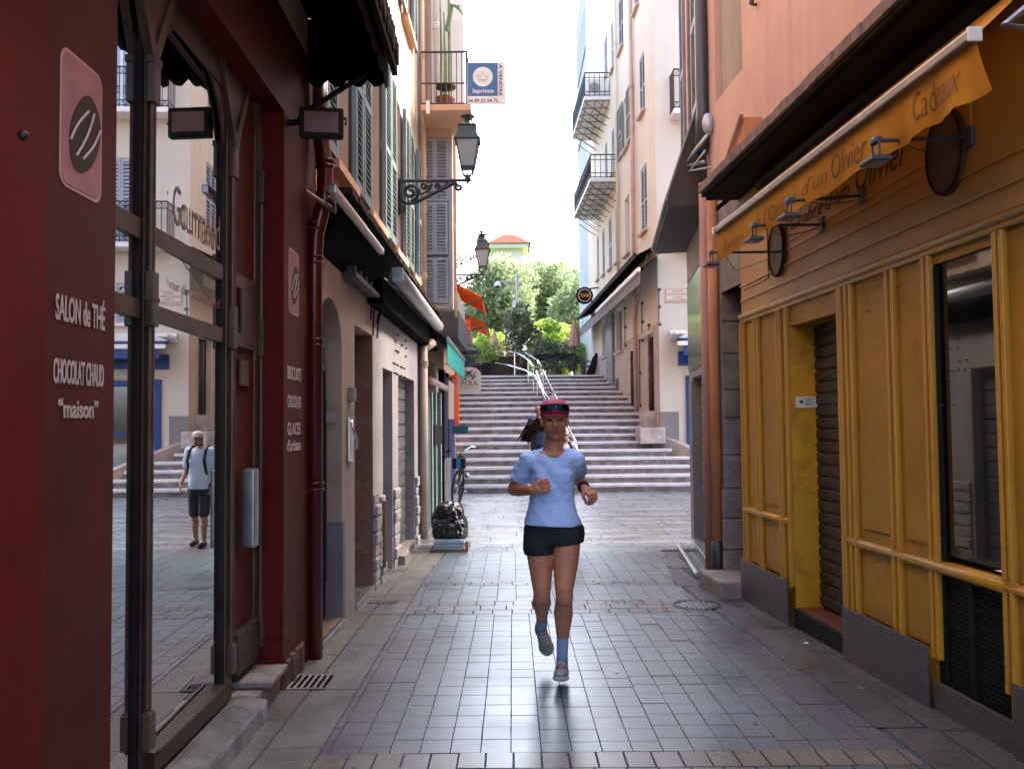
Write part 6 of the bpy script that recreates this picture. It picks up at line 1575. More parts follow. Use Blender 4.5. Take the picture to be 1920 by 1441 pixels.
q = MB(); q.tube([(x,42,TZ),(x,42,TZ+2.9)], .05, 8); obj('post', q, M['pole'], tl_); q = MB(); q.bbox(x-.2,x+.12,41.85,42.05,TZ+2.6,TZ+3.5,.04); obj('signal_head', q, M['darkpipe'], tl_)

# ================= TREES =================
def tree(x, y, base, blobs, n, size, m, label, lean=0, cat='tree', nm='tree', grp='trees behind the terrace', droop=.0):
    t = thing(nm, (x, y, base), label, cat, grp)
    top = max(b[2] for b in blobs)
    q = MB(); h = top-base
    q.tube([(x,y,base),(x+lean*.3,y,base+h*.3),(x+lean*.5,y,base+h*.55),(x+lean*.8,y,base+h*.8)], [.32,.26,.18,.08], 9)
    for b in blobs[::2]: q.tube([(x+lean*.4, y, base+h*.35), ((x+b[0])/2+lean*.2, (y+b[1])/2, (base+h*.4+b[2])/2), (b[0], b[1], b[2])], [.14,.09,.03], 6)
    obj('trunk', q, M['bark'], t)
    leaves('crown', blobs, n, size, m, t, droop=droop); return t
def crown(u0, u1, v0, v1, d, k, seed, rr=(1.2,2.0)):
    random.seed(seed); out = []
    a, b = Wd(u0, v1, d), Wd(u1, v0, d)
    cx, cz, hx, hz = (a.x+b.x)/2, (a.z+b.z)/2, (b.x-a.x)/2, (b.z-a.z)/2
    for i in range(k):
        an = random.random()*2*PI; r = math.sqrt(random.random())
        s_ = random.uniform(*rr)
        out.append((cx+hx*r*.85*math.cos(an), d+random.uniform(-2,2), cz+hz*r*.9*math.sin(an), s_*.8, s_*.8, s_*random.uniform(.45,.75)))
    return out
tree(Wd(925,600,58).x, 58, TZ, crown(868, 985, 470, 640, 58, 30, 3), 21000, .14, M['lf1'], 'left tall pale green feathery tree behind the camera mast, below the red roof', .6, droop=.5)
tree(Wd(1035,600,62).x, 62, TZ, crown(968, 1085, 478, 640, 62, 34, 5), 23000, .14, M['lf1'], 'middle tall pale green feathery tree filling the gap between the houses', -.4, droop=.5)
tree(Wd(1085,600,55).x, 55, TZ, crown(1055, 1135, 500, 620, 55, 20, 8), 13000, .14, M['lf1'], 'right tall feathery tree beside the round black sign', .3, droop=.5)
tree(Wd(890,600,70).x, 70, TZ, crown(850, 930, 540, 640, 70, 14, 9), 6000, .16, M['lf1'], 'low pale tree at the far left seen under the orange awnings', 0, droop=.3)
def shrub(u0, u1, v0, v1, d, k, seed, n, m, label, rr=(.3,.6)):
    bl = crown(u0, u1, v0, v1, d, k, seed, rr); x = Wd((u0+u1)/2, v0, d).x
    t = thing('shrub', (x, d, TZ), label, 'bush', 'bushes behind the terrace'); leaves('foliage', bl, n, .09, m, t)
    q = MB()
    for b in bl[::3]: q.tube([(x, d, TZ), (b[0], b[1], b[2])], .03, 5)
    obj('stems', q, M['bark'], t)
shrub(1000, 1060, 606, 640, 44, 16, 11, 6000, M['lf2'], 'bright yellow-green rounded bush under the middle tree', (.4,.7))
shrub(1050, 1120, 650, 690, 43, 14, 12, 5000, M['lf4'], 'low light green bush behind the terrace chairs', (.4,.7))
shrub(880, 945, 625, 665, 42, 14, 13, 5000, M['lf2'], 'bright green bush left of the olive bush', (.4,.7))
shrub(985, 1050, 645, 690, 41, 14, 14, 5000, M['lf4'], 'mid green bush between the handrail top and the long planter', (.35,.6))
random.seed(21)
def palm(u, v, d, label, n=26, L=1.8):
    p = Wd(u, v, d); t = thing('palm', (p.x, d, TZ), label, 'palm', 'low palms behind the terrace')
    q = MB(); q.tube([(p.x,d,TZ),(p.x,d,p.z)], [.16,.12], 8); obj('trunk', q, M['bark'], t)
    bm = bmesh.new(); cl = bm.loops.layers.float_color.new('col')
    for i in range(n):
        a = 2*PI*i/n*2.4; el = random.uniform(.1,1.2); g = random.uniform(.8,1.3)
        pts = []
        for j in range(9):
            tt = j/8; pts.append(p+Vector((math.cos(a)*L*tt*math.cos(el*.7), math.sin(a)*L*tt*math.cos(el*.7), L*(math.sin(el)*tt-.75*tt*tt))))
        for j in range(1, 9):
            dr_ = (pts[j]-pts[j-1]).normalized(); sd_v = dr_.cross(Vector((0,0,1))).normalized()
            for sgn in (-1,1):
                for q_ in (0,.5):
                    b0 = pts[j-1].lerp(pts[j], q_); e = b0+sd_v*sgn*.38*(1-j/10)+dr_*.2-Vector((0,0,.1))
                    f = bm.faces.new([bm.verts.new(x_-t.location) for x_ in (b0, b0+dr_*.05, e)])
                    for lp in f.loops: lp[cl] = (g,g,g,1)
    me = bpy.data.meshes.new('fronds'); bm.to_mesh(me); bm.free(); me.materials.append(M['lf4']); o = bpy.data.objects.new('fronds', me); COL.objects.link(o); o.parent = t
shrub(985, 1115, 668, 708, 46, 30, 31, 14000, M['lf2'], 'low bright hedge seen between the chair legs behind the terrace', (.35,.6))
shrub(865, 985, 668, 708, 45, 26, 32, 11000, M['lf3'], 'low dull green hedge behind the brown planter on the left', (.35,.6))
palm(1040, 668, 40, 'low feathery palm behind the long black planter'); palm(1095, 665, 41, 'low palm by the cream building corner, right of the parasol'); palm(905, 668, 40, 'low palm on the left behind the brown planter')
# far tower with red roof
ft = thing('roof_tower', (Wd(953,450,130).x, 130, TZ), 'distant pale tower with a red hipped roof above the treetops', 'tower')
a, b = Wd(918, 464, 130), Wd(990, 438, 130); m_ = (a.x+b.x)/2
q = MB(); q.box(a.x+.9, b.x-.9, 128, 133, TZ, a.z-.6); q.box(a.x, b.x, 127, 134, a.z-.6, a.z); obj('wall', q, M['white'], ft)
q = MB(); z1 = b.z; z0_ = a.z
P4 = [(a.x-.3,126.6,z0_),(b.x+.3,126.6,z0_),(b.x+.3,134.4,z0_),(a.x-.3,134.4,z0_)]; T_ = [(m_-.8,130.5,z1),(m_+.8,130.5,z1)]
q.poly([P4[0],P4[1],T_[1],T_[0]]); q.poly([P4[2],P4[3],T_[0],T_[1]]); q.poly([P4[1],P4[2],T_[1]]); q.poly([P4[3],P4[0],T_[0]]); obj('roof', q, pm('far_red_roof', (.16,.036,.022), .9, spec=.1, var=.15), ft)
# a second far house glimpsed through the trees
ff = thing('far_house', (-1, 95, TZ), 'pale distant facade glimpsed through the trees', 'building')
q = MB(); q.box(-6, -1.5, 95, 100, TZ, 14); obj('wall', q, M['white'], ff); q = MB(); 
for z in (6, 9, 12): 
    for x in (-5,-3.6,-2.4): q.box(x, x+.7, 94.95, 95.0, z, z+1.3)
obj('windows', q, M['teal'], ff)
# ================= PEOPLE =================
def cap_mesh(bm, p0, r0, p1, r1, n=14, sx=1.0, ref=None):
    """tapered capsule; sx squashes the section along ref direction"""
    p0, p1 = Vector(p0), Vector(p1); ax = (p1-p0); L = ax.length; ax.normalize()
    ref = Vector(ref) if ref is not None else Vector((0,1,0))
    a = ref - ax*ref.dot(ax)
    if a.length < .05: a = ax.orthogonal()
    a.normalize(); b = ax.cross(a); rings = []
    prof = [(-math.cos(t*PI/10)*r0, math.sin(t*PI/10)*r0, 0) for t in range(1, 6)] + [(math.cos(t*PI/10)*r1, math.sin(t*PI/10)*r1, 1) for t in range(5, 0, -1)]
    for d, r, e in prof:
        c = (p1 if e else p0) + ax*d
        rings.append([bm.verts.new(c + a*math.cos(2*PI*j/n)*r*sx + b*math.sin(2*PI*j/n)*r) for j in range(n)])
    for A, B in zip(rings, rings[1:]):
        for j in range(n): bm.faces.new([A[j], A[(j+1)%n], B[(j+1)%n], B[j]])
    bm.faces.new(rings[0][::-1]); bm.faces.new(rings[-1])
def blob(name, prims, voxel, mat, par, smooth=6, cut=None, disp=None):
    """union of capsules / ellipsoids grown into one continuous skin"""
    bm = bmesh.new()
    for p in prims:
        if p[0] == 'c': cap_mesh(bm, p[1], p[2], p[3], p[4], sx=(p[5] if len(p) > 5 else 1), ref=(p[6] if len(p) > 6 else None))
        elif p[0] == 'e':
            Mx = Matrix.Translation(Vector(p[1])) @ (p[3].to_4x4() if len(p) > 3 else Matrix.Identity(4)) @ Matrix.Diagonal((*p[2], 1))
            bmesh.ops.create_uvsphere(bm, u_segments=20, v_segments=14, radius=1, matrix=Mx)
        elif p[0] == 'l':                                      # loft of elliptical rings [(cx,cy,cz,rx,ry)]
            rings = []; n = 28
            for (cx, cy, cz, rx, ry) in p[1]: rings.append([bm.verts.new((cx+rx*math.copysign(abs(math.cos(2*PI*j/n))**.85, math.cos(2*PI*j/n)), cy+ry*math.sin(2*PI*j/n), cz)) for j in range(n)])
            for A, B in zip(rings, rings[1:]):
                for j in range(n): bm.faces.new([A[j], A[(j+1)%n], B[(j+1)%n], B[j]])
            bm.faces.new(rings[0][::-1]); bm.faces.new(rings[-1])
    bmesh.ops.recalc_face_normals(bm, faces=bm.faces[:])
    me = bpy.data.meshes.new('tmp'); bm.to_mesh(me); bm.free()
    o = bpy.data.objects.new('tmp', me); COL.objects.link(o)
    r = o.modifiers.new('r', 'REMESH'); r.mode = 'VOXEL'; r.voxel_size = voxel
    s = o.modifiers.new('s', 'SMOOTH'); s.iterations = smooth; s.factor = .5
    dg = bpy.context.evaluated_depsgraph_get(); dg.update()
    m2 = bpy.data.meshes.new_from_object(o.evaluated_get(dg)); bpy.data.objects.remove(o)
    bm = bmesh.new(); bm.from_mesh(m2)
    if cut:
        for co, no in cut:
            g = bm.verts[:]+bm.edges[:]+bm.faces[:]
            bmesh.ops.bisect_plane(bm, geom=g, plane_co=co, plane_no=no, clear_outer=True)
    org = root_org(par)
    if disp: 
        bm.normal_update()
        for v in bm.verts: v.co += v.normal*disp(v.co)
    for v in bm.verts: v.co -= org
    bm.to_mesh(m2); bm.free(); m2.name = name; m2.materials.clear(); m2.materials.append(mat)
    for p in m2.polygons: p.use_smooth = True
    ob = bpy.data.objects.new(name, m2); COL.objects.link(ob)
    if par is not None: ob.parent = par
    return ob
M['skin'] = pm('tanned_skin', (.45,.19,.105), .45, var=.12, vs=6, bump=.05, bs=120, spec=.4)
M['skin2'] = pm('ruddy_skin', (.30,.14,.09), .5, var=.12, vs=6)
M['shirt'] = pm('light_blue_jersey', (.40,.57,.92), .8, var=.08, vs=5, bump=.25, bs=14)
M['shorts'] = pm('black_running_shorts', (.010,.012,.016), .8, var=.2, bump=.3, bs=20)
M['sock'] = pm('light_blue_sock', (.28,.42,.66), .85, bump=.3, bs=150)
M['shoe'] = pm('grey_knit_shoe', (.30,.28,.29), .8, var=.15, vs=14, bump=.3, bs=80)
M['sole'] = pm('grey_foam_sole', (.36,.34,.34), .6)
M['cap'] = pm('magenta_cap', (.40,.025,.11), .7, var=.15, bump=.15, bs=60)
M['capd'] = pm('dark_magenta_cap', (.13,.015,.05), .7)
M['lens'] = glassy('teal_mirror_lens', (.05,.55,.45), .08, (.01,.08,.07), .6)
M['lensd'] = glassy('dark_lens', (.12,.10,.12), .1, (.01,.008,.01), .5)
M['hair'] = pm('brown_hair', (.055,.026,.014), .5, var=.5, vs=20, bump=.6, bs=60, streak=.3)
M['hairb'] = pm('light_brown_hair_ends', (.22,.11,.06), .5, var=.4, vs=20, bump=.5, bs=60)  # lighter brown of the ponytail ends, used on the necklace too
M['lip'] = pm('lips', (.30,.075,.065), .4); M['eye'] = pm('dark_face_features', (.02,.012,.010), .4)  # plain dark colour for the eyes and the men's mouths
def V(u, v, d): return Wd(u, v, d)
D0 = 5.35
rn = thing('person', (Wd(1040, 1275, D0).x, D0, gz(D0)), 'woman running towards the viewer in a pink cap, light blue T-shirt and black shorts', 'person')
def hand(prims, wrist, dirv_, palm_n, side, curl=1.0, k=1.0):
    """fist-like hand: palm + four bent fingers of different lengths + thumb. dirv_: wrist->knuckles, palm_n: palm side"""
    d = Vector(dirv_).normalized(); n = Vector(palm_n); n = (n - d*n.dot(d)).normalized(); s = d.cross(n)*side
    w = Vector(wrist)
    pc = w + d*.042*k
    prims.append(('c', w, .022*k, w+d*.03*k, .026*k)); 
    for i in range(4): 
        b = w + d*.012*k + s*(-.018+.012*i)*k; prims.append(('c', b, .014*k, w + d*.078*k + s*(-.030+.0200*i)*k, .0125*k))
    for i in range(4):
        L = (.036,.042,.039,.030)[i]*k; kn = w + d*.08*k + s*(-.031+.0205*i)*k
        c1 = 1.25*curl; a1 = kn + (d*math.cos(c1)+n*math.sin(c1))*L; c2 = 2.6*curl; a2 = a1 + (d*math.cos(c2)+n*math.sin(c2))*L*.72; c3 = 3.6*curl; a3 = a2 + (d*math.cos(c3)+n*math.sin(c3))*L*.5
        r = (.0098,.0102,.0098,.0086)[i]*k
        prims += [('c', kn, r*1.08, a1, r), ('c', a1, r, a2, r*.93), ('c', a2, r*.93, a3, r*.85)]
    t0 = w + d*.02*k - s*.022*k; t1 = t0 + (d*.7 - s*.55 + n*.45).normalized()*.042*k; t2 = t1 + (d*.55 + n*.75 + s*.35).normalized()*.034*k
    prims += [('c', t0, .014*k, t1, .0118*k), ('c', t1, .0115*k, t2, .0098*k)]
# landmarks
hd_c = V(1040, 787, D0-.01); chin = V(1040, 822, D0-.06)
neck0, neck1 = V(1040, 812, D0+.03), V(1037, 851, D0+.03)
shR, shL = V(991, 862, D0+.03), V(1080, 862, D0+.03)            # image-left, image-right
elR, wrR = V(963, 917, D0+.16), V(1000, 919, D0-.11)
elL, wrL = V(1086, 898, D0+.24), V(1095, 914, D0+.02)
hipR, hipL = V(1011, 992, D0+.02), V(1063, 990, D0+.02)
knR, anR = V(1016, 1110, D0-.06), V(1016, 1168, D0+.30)
knL, anL = V(1058, 1112, D0-.12), V(1054, 1226, D0+.0)
def Z(v): return Wd(1038, v, D0).z
def X(u): return Wd(u, 900, D0).x
def torso(e=0.0, z0=1000, z1=845, e2=0):
    R_ = []
    for v, c, hw, dp in ((846,1038,26,.055),(852,1038,36,.068),(860,1037,42,.080),(872,1037,42,.090),(890,1038,40,.096),(908,1037,38,.092),(925,1036,36,.086),(940,1036,37,.086),(956,1036,38,.090),(972,1037,43,.100),(988,1038,49,.108),(1004,1038,52,.110)):
        if z1 <= v <= z0: R_.append((X(c), D0+.02, Z(v), hw*.00315+e, dp+e))
    return ('l', R_[::-1])
body = [torso(0)]
body += [('c', neck1-Vector((0,0,.02)), .060, neck0, .050), ('c', neck1+Vector((-.02,0,-.01)), .045, shR, .048, 1), ('c', neck1+Vector((.02,0,-.01)), .045, shL, .048, 1)]
body += [('c', shR, .046, shR.lerp(elR,.5), .043), ('c', shR.lerp(elR,.5), .043, elR, .038), ('c', elR, .038, elR.lerp(wrR,.3), .040), ('c', elR.lerp(wrR,.3), .040, wrR, .025)]
body += [('c', shL, .046, shL.lerp(elL,.5), .043), ('c', shL.lerp(elL,.5), .043, elL, .038), ('c', elL, .038, elL.lerp(wrL,.3), .040), ('c', elL.lerp(wrL,.3), .040, wrL, .025)]
hand(body, wrR, V(1020, 911, D0-.15)-wrR, (0, 1, -.15), -1, 1.0, .98)
hand(body, wrL, V(1110, 926, D0-.03)-wrL, (-.35, .5, -.75), 1, .75, .95)
for hip, kn, an, sgn in ((hipR, knR, anR, -1), (hipL, knL, anL, 1)):
    body += [('c', hip.lerp(kn,.14), .086, hip.lerp(kn,.45), .079), ('c', hip.lerp(kn,.45), .079, kn+Vector((0,0,.03)), .055), ('c', kn+Vector((0,0,.03)), .053, kn-Vector((0,0,.03)), .050),
             ('c', kn.lerp(an,.08), .048, kn.lerp(an,.34)+Vector((0,.02,0)), .057), ('c', kn.lerp(an,.34)+Vector((0,.02,0)), .057, kn.lerp(an,.75), .034), ('c', kn.lerp(an,.75), .034, an, .030), ('e', kn+Vector((0,-.032,0)), (.03,.022,.036))]
toeR, heelR = V(1026, 1216, D0+.32), V(1014, 1178, D0+.42)
body += [('c', anR, .030, heelR, .028), ('c', heelR, .024, heelR.lerp(toeR,.5), .018)]
toeL, heelL = V(1051, 1262, D0-.16), V(1054, 1250, D0+.06)
body += [('c', anL, .030, heelL, .030), ('c', heelL, .024, heelL.lerp(toeL,.5), .018)]
# head
hx, hy, hz = hd_c
body += [('e', (hx, hy+.02, hz+.02), (.074,.092,.098)), ('e', (hx, hy-.012, hz-.035), (.064,.075,.085)), ('e', (hx, hy-.045, hz-.094), (.030,.028,.022)),
         ('c', (hx-.042,hy-.0,hz-.062), .026, (hx-.012,hy-.045,hz-.096), .020), ('c', (hx+.042,hy-.0,hz-.062), .026, (hx+.012,hy-.045,hz-.096), .020),
         ('c', (hx, hy-.088, hz-.002), .009, (hx, hy-.104, hz-.036), .013), ('e', (hx-.012, hy-.093, hz-.040), (.009,.010,.007)), ('e', (hx+.012, hy-.093, hz-.040), (.009,.010,.007)),
         ('e', (hx-.038, hy-.062, hz-.026), (.022,.018,.016)), ('e', (hx+.038, hy-.062, hz-.026), (.022,.018,.016)),
         ('c', (hx-.045,hy-.072,hz+.018), .010, (hx+.045,hy-.072,hz+.018), .010),
         ('e', (hx-.075, hy+.01, hz-.012), (.010,.018,.030)), ('e', (hx+.075, hy+.01, hz-.012), (.010,.018,.030))]
blob('body', body, .0045, M['skin'], rn, 4)
# face details
q = MB(); q.ball((hx, hy-.083, hz-.0655), (.025,.010,.0045)); q.ball((hx, hy-.082, hz-.0735), (.021,.011,.0055)); obj('lips', q, M['lip'], rn, True)
q = MB(); 
for s_ in (-1,1): q.ball((hx+s_*.030, hy-.074, hz+.000), (.015,.008,.0065))
obj('eyes', q, M['eye'], rn, True)
# hair: skull cap sides + wind-blown ponytail
q = MB(); q.ball((hx, hy+.035, hz+.015), (.082,.086,.10), 18, 12); obj('hair', q, M['hair'], rn, True)
b0 = Vector((hx-.045, hy+.09, hz-.03)); tail = []
random.seed(5)
def strand(k, spread, r, m, L=1.0):
    q = MB()
    for i in range(k):
        e = V(978+random.uniform(-4,12)*1.3, 822+random.uniform(-7,7), D0+.30); e = b0.lerp(e, L*random.uniform(.8,1.02)); m1 = b0.lerp(e, .35)+Vector((0,0,.035+random.uniform(-spread,spread*.6))); m2_ = b0.lerp(e, .7)+Vector((0,0,.015+random.uniform(-spread,spread)))
        q.tube([b0+Vector((0,0,random.uniform(-.02,.02))), m1, m2_, e], [r*1.3, r*1.6, r*1.2, r*.3], 6)
    return q
obj('ponytail', strand(46, .045, .009, None), M['hair'], rn, True); obj('ponytail_ends', strand(16, .035, .005, None, 1.12), M['hairb'], rn, True)
# cap with brim and sunglasses
q = MB(); q.ball((hx, hy+.012, hz+.062), (.088,.104,.066), 24, 14)
for v in q.bm.verts:
    if v.co.z < hz+.035: v.co.z = hz+.035
cp_ = obj('cap', q, M['cap'], rn, True)
q = MB(); n = 18; rows_ = []
for t, dz in ((0, .0), (1, -.014)):
    rows_.append([q.bm.verts.new((hx+(.088-.004*t)*math.cos(PI+PI*i/n)*1.0, hy+.01-(.085+.065*t*math.sin(PI*i/n))*math.sin(PI*i/n), hz+.040+dz*math.sin(PI*i/n)-.012*abs(math.cos(PI*i/n))*t)) for i in range(n+1)])
for i in range(n): q.bm.faces.new([rows_[0][i], rows_[0][i+1], rows_[1][i+1], rows_[1][i]])
g = bmesh.ops.solidify(q.bm, geom=q.bm.faces[:], thickness=.005); obj('cap_brim', q, M['cap'], cp_)
def visor(z0, z1, a0, a1, rad, m, nm, notch=True):
    q = MB(); n = 22; L_ = []
    for i in range(n+1):
        a = a0+(a1-a0)*i/n; zz0 = z0 + (.020*max(0, 1-abs(a)/.28) if notch else 0)
        x0, y0 = hx+math.sin(a)*(.090+rad), hy+.008-math.cos(a)*(.106+rad)
        L_.append((q.bm.verts.new((x0, y0, zz0)), q.bm.verts.new((hx+math.sin(a)*(.084+rad), hy+.008-math.cos(a)*(.094+rad), z1-.006*abs(a)))))
    for A, B in zip(L_, L_[1:]): q.bm.faces.new([A[0], B[0], B[1], A[1]])
    bmesh.ops.solidify(q.bm, geom=q.bm.faces[:], thickness=.004); return obj(nm, q, m, cp_, True)
visor(hz+.052, hz+.094, -1.15, 1.15, .004, M['lensd'], 'sunglasses'); visor(hz+.055, hz+.091, -.5, .5, .009, M['lens'], 'sunglass_lens')
# clothes
def fold(p):
    return .007*(1-abs(math.sin(p.z*55+p.x*10+4*noise.noise(Vector((p.x*8,p.y*3,p.z*6))))))*max(0, noise.noise(Vector((p.x*6+2,p.y*4,p.z*7)))+.25) + .006*noise.noise(Vector((p.x*7, p.y*5, p.z*30)))*(1 if p.z > Z(900) else .4) + .009*noise.noise(Vector((p.x*14+p.z*8, p.y*9, p.z*9+p.x*6))) + (.004*math.sin(p.x*60+p.z*30)*max(0,(Z(950)-p.z)*8) if p.z < Z(950) else 0)
sh = [('l', [(X(c), D0+.018, Z(v), hw*.00315+.012, dp+.014) for v, c, hw, dp in ((993,1036,50,.126),(978,1036,49,.124),(960,1035,43,.112),(940,1034,38,.098),(920,1035,37,.098),(905,1036,38,.102),(890,1037,39,.104),(872,1037,40,.098),(860,1037,40,.088),(850,1037,32,.070))]),
      ('c', neck1+Vector((-.045,0,-.005)), .046, shR, .054), ('c', neck1+Vector((.045,0,-.005)), .046, shL, .054),
      ('c', shR, .056, shR.lerp(elR,.62), .060), ('c', shL, .053, shL.lerp(elL,.62), .056),
      ('e', (X(1023), D0-.060, Z(890)), (.062,.040,.060)), ('e', (X(1053), D0-.060, Z(890)), (.062,.040,.060))]
dR = (elR-shR).normalized(); dL_ = (elL-shL).normalized()
so_ = blob('t_shirt', sh, .006, M['shirt'], rn, 5, disp=fold)
# open the hem, sleeves and neck cleanly
bm = bmesh.new(); bm.from_mesh(so_.data); org = rn.location
kill = []
cR, cL = shR+dR*((elR-shR).length*.60)-org, shL+dL_*((elL-shL).length*.60)-org
hemz = Z(985)-org.z; nk = Vector((X(1038), D0-.02, Z(843)))-org
def slice_(bm, co, no): bmesh.ops.bisect_plane(bm, geom=bm.verts[:]+bm.edges[:]+bm.faces[:], plane_co=co, plane_no=no)
hem_n = Vector((.05, .05, 1)).normalized(); hem_c = Vector((0, 0, hemz))
nk_c = nk+Vector((0, 0, -.010)); nk_n = Vector((0, .55, 1)).normalized()
slice_(bm, hem_c, hem_n); slice_(bm, cR, dR); slice_(bm, cL, dL_)
for f in bm.faces:
    c = f.calc_center_median()
    if (c-hem_c).dot(hem_n) < 0: kill.append(f)
    elif (c-cR).dot(dR) > 0 and (c-cR).length < .12: kill.append(f)
    elif (c-cL).dot(dL_) > 0 and (c-cL).length < .12: kill.append(f)
    elif ((c.x-nk.x)/.062)**2 + ((c.y-nk.y)/.12)**2 + ((c.z-nk.z)/.048)**2 < 1: kill.append(f)
bmesh.ops.delete(bm, geom=kill, context='FACES')
bmesh.ops.solidify(bm, geom=bm.faces[:], thickness=.003)
bm.to_mesh(so_.data); bm.free()
for p in so_.data.polygons: p.use_smooth = True
q = MB(); c = V(1071, 864, D0); 
text("runner", .018, lambda x, y, t: Vector((V(1066,868,D0).x+x, D0-.107+t*0-.006, V(1066,866,D0).z+y)), 'chest_mark', M['navy'], rn) if False else None
q = MB(); mx = V(1068, 866, D0); q.box(mx.x-.012, mx.x+.014, D0-.125, D0-.1235, mx.z-.002, mx.z+.002); obj('chest_mark', q, M['navy'], so_)
st_ = [('l', [(X(c), D0+.02, Z(v), hw*.00315+.012, dp+.016) for v, c, hw, dp in ((1018,1037,53,.112),(1005,1038,54,.114),(988,1038,53,.112),(974,1036,43,.102),(962,1035,36,.09))]),
       ('c', hipR.lerp(knR,.12), .098, hipR.lerp(knR,.30), .100), ('c', hipL.lerp(knL,.10), .094, hipL.lerp(knL,.20), .098)]
sh_ = blob('shorts', st_, .006, M['shorts'], rn, 4, disp=lambda p: .005*noise.noise(Vector((p.x*12, p.y*12, p.z*8))))
bm = bmesh.new(); bm.from_mesh(sh_.data); kill = []
slice_(bm, Vector((0,0,Z(1040)))-org, Vector((-.06,0,1)).normalized()); slice_(bm, Vector((X(1038),0,Z(1021)))-org, Vector((-.10,0,1)).normalized())
for f in bm.faces:
    c = f.calc_center_median() + org; left = c.x < X(1038)
    lim = Z(1040)+c.x*.06 if left else Z(1021) + (c.x-X(1038))*.10
    if c.z < lim: kill.append(f)
bmesh.ops.delete(bm, geom=kill, context='FACES'); bmesh.ops.solidify(bm, geom=bm.faces[:], thickness=.003); bm.to_mesh(sh_.data); bm.free()
for p in sh_.data.polygons: p.use_smooth = True
# socks, shoes, watch, necklace
for an, kn, heel, s0 in ((anR, knR, heelR, .80), (anL, knL, heelL, .70)):
    a = kn.lerp(an, s0)
    blob('sock', [('c', a, .036, an, .034), ('c', an, .034, heel, .032)], .004, M['sock'], rn, 2, cut=[(a, (a-an).normalized())])
def shoe(heel, toe, up, ank, nm='shoe'):
    ax = (toe-heel); L = ax.length; ax.normalize(); up = Vector(up); up = (up-ax*up.dot(ax)).normalized(); s = ax.cross(up)
    R3_ = Matrix((s, ax, up)).transposed()
    h = heel-ax*.015
    pr = [('e', h+ax*.01+up*.005, (.036,.045,.038), R3_), ('e', h+ax*.09+up*.002, (.040,.075,.034), R3_), ('e', h+ax*(L*.86)-up*.006, (.043,.058,.028), R3_), ('c', h+ax*.02+up*.02, .034, ank, .036), ('e', h+ax*.12+up*.022, (.026,.05,.02), R3_)]
    o = blob(nm, pr, .004, M['shoe'], rn, 3)
    sl = [('e', h+ax*.01-up*.030, (.042,.058,.022), R3_), ('e', h+ax*.10-up*.031, (.042,.085,.018), R3_), ('e', h+ax*(L*.88)-up*.030, (.049,.064,.019), R3_)]
    blob('sole', sl, .004, M['sole'], o, 2)
    q = MB()
    for k in range(4):
        c_ = h+ax*(.075+.022*k)+up*(.044-.004*k); q.tube([c_-s*.02, c_+up*.004, c_+s*.02], .003, 5)
    obj('laces', q, M['offwhite'], o)
shoe(heelR, toeR, (0, -.85, .25), anR.lerp(heelR, .35)); shoe(heelL, toeL, (0, .1, 1), anL.lerp(heelL, .35))
q = MB(); d_ = (wrL-elL).normalized(); a_ = d_.orthogonal().normalized(); b_ = d_.cross(a_); c_ = elL.lerp(wrL, .95)
for k in (-.009,0,.009): q.tube([c_+d_*k+(a_*math.cos(2*PI*i/16)+b_*math.sin(2*PI*i/16))*.031 for i in range(16)], .006, 6, closed=True)
obj('watch', q, M['black'], rn, True)
q = MB(); nb = V(1038, 850, D0-.05)
q.tube([(nb.x+.052*math.cos(a), D0+.02-.082*math.sin(a), nb.z+.012-.032*math.sin(a)) for a in [PI*i/12 for i in range(13)]], .0035, 5); q.ball((nb.x+.006, D0-.066, nb.z-.022), .007); obj('necklace', q, M['hairb'], rn, True)

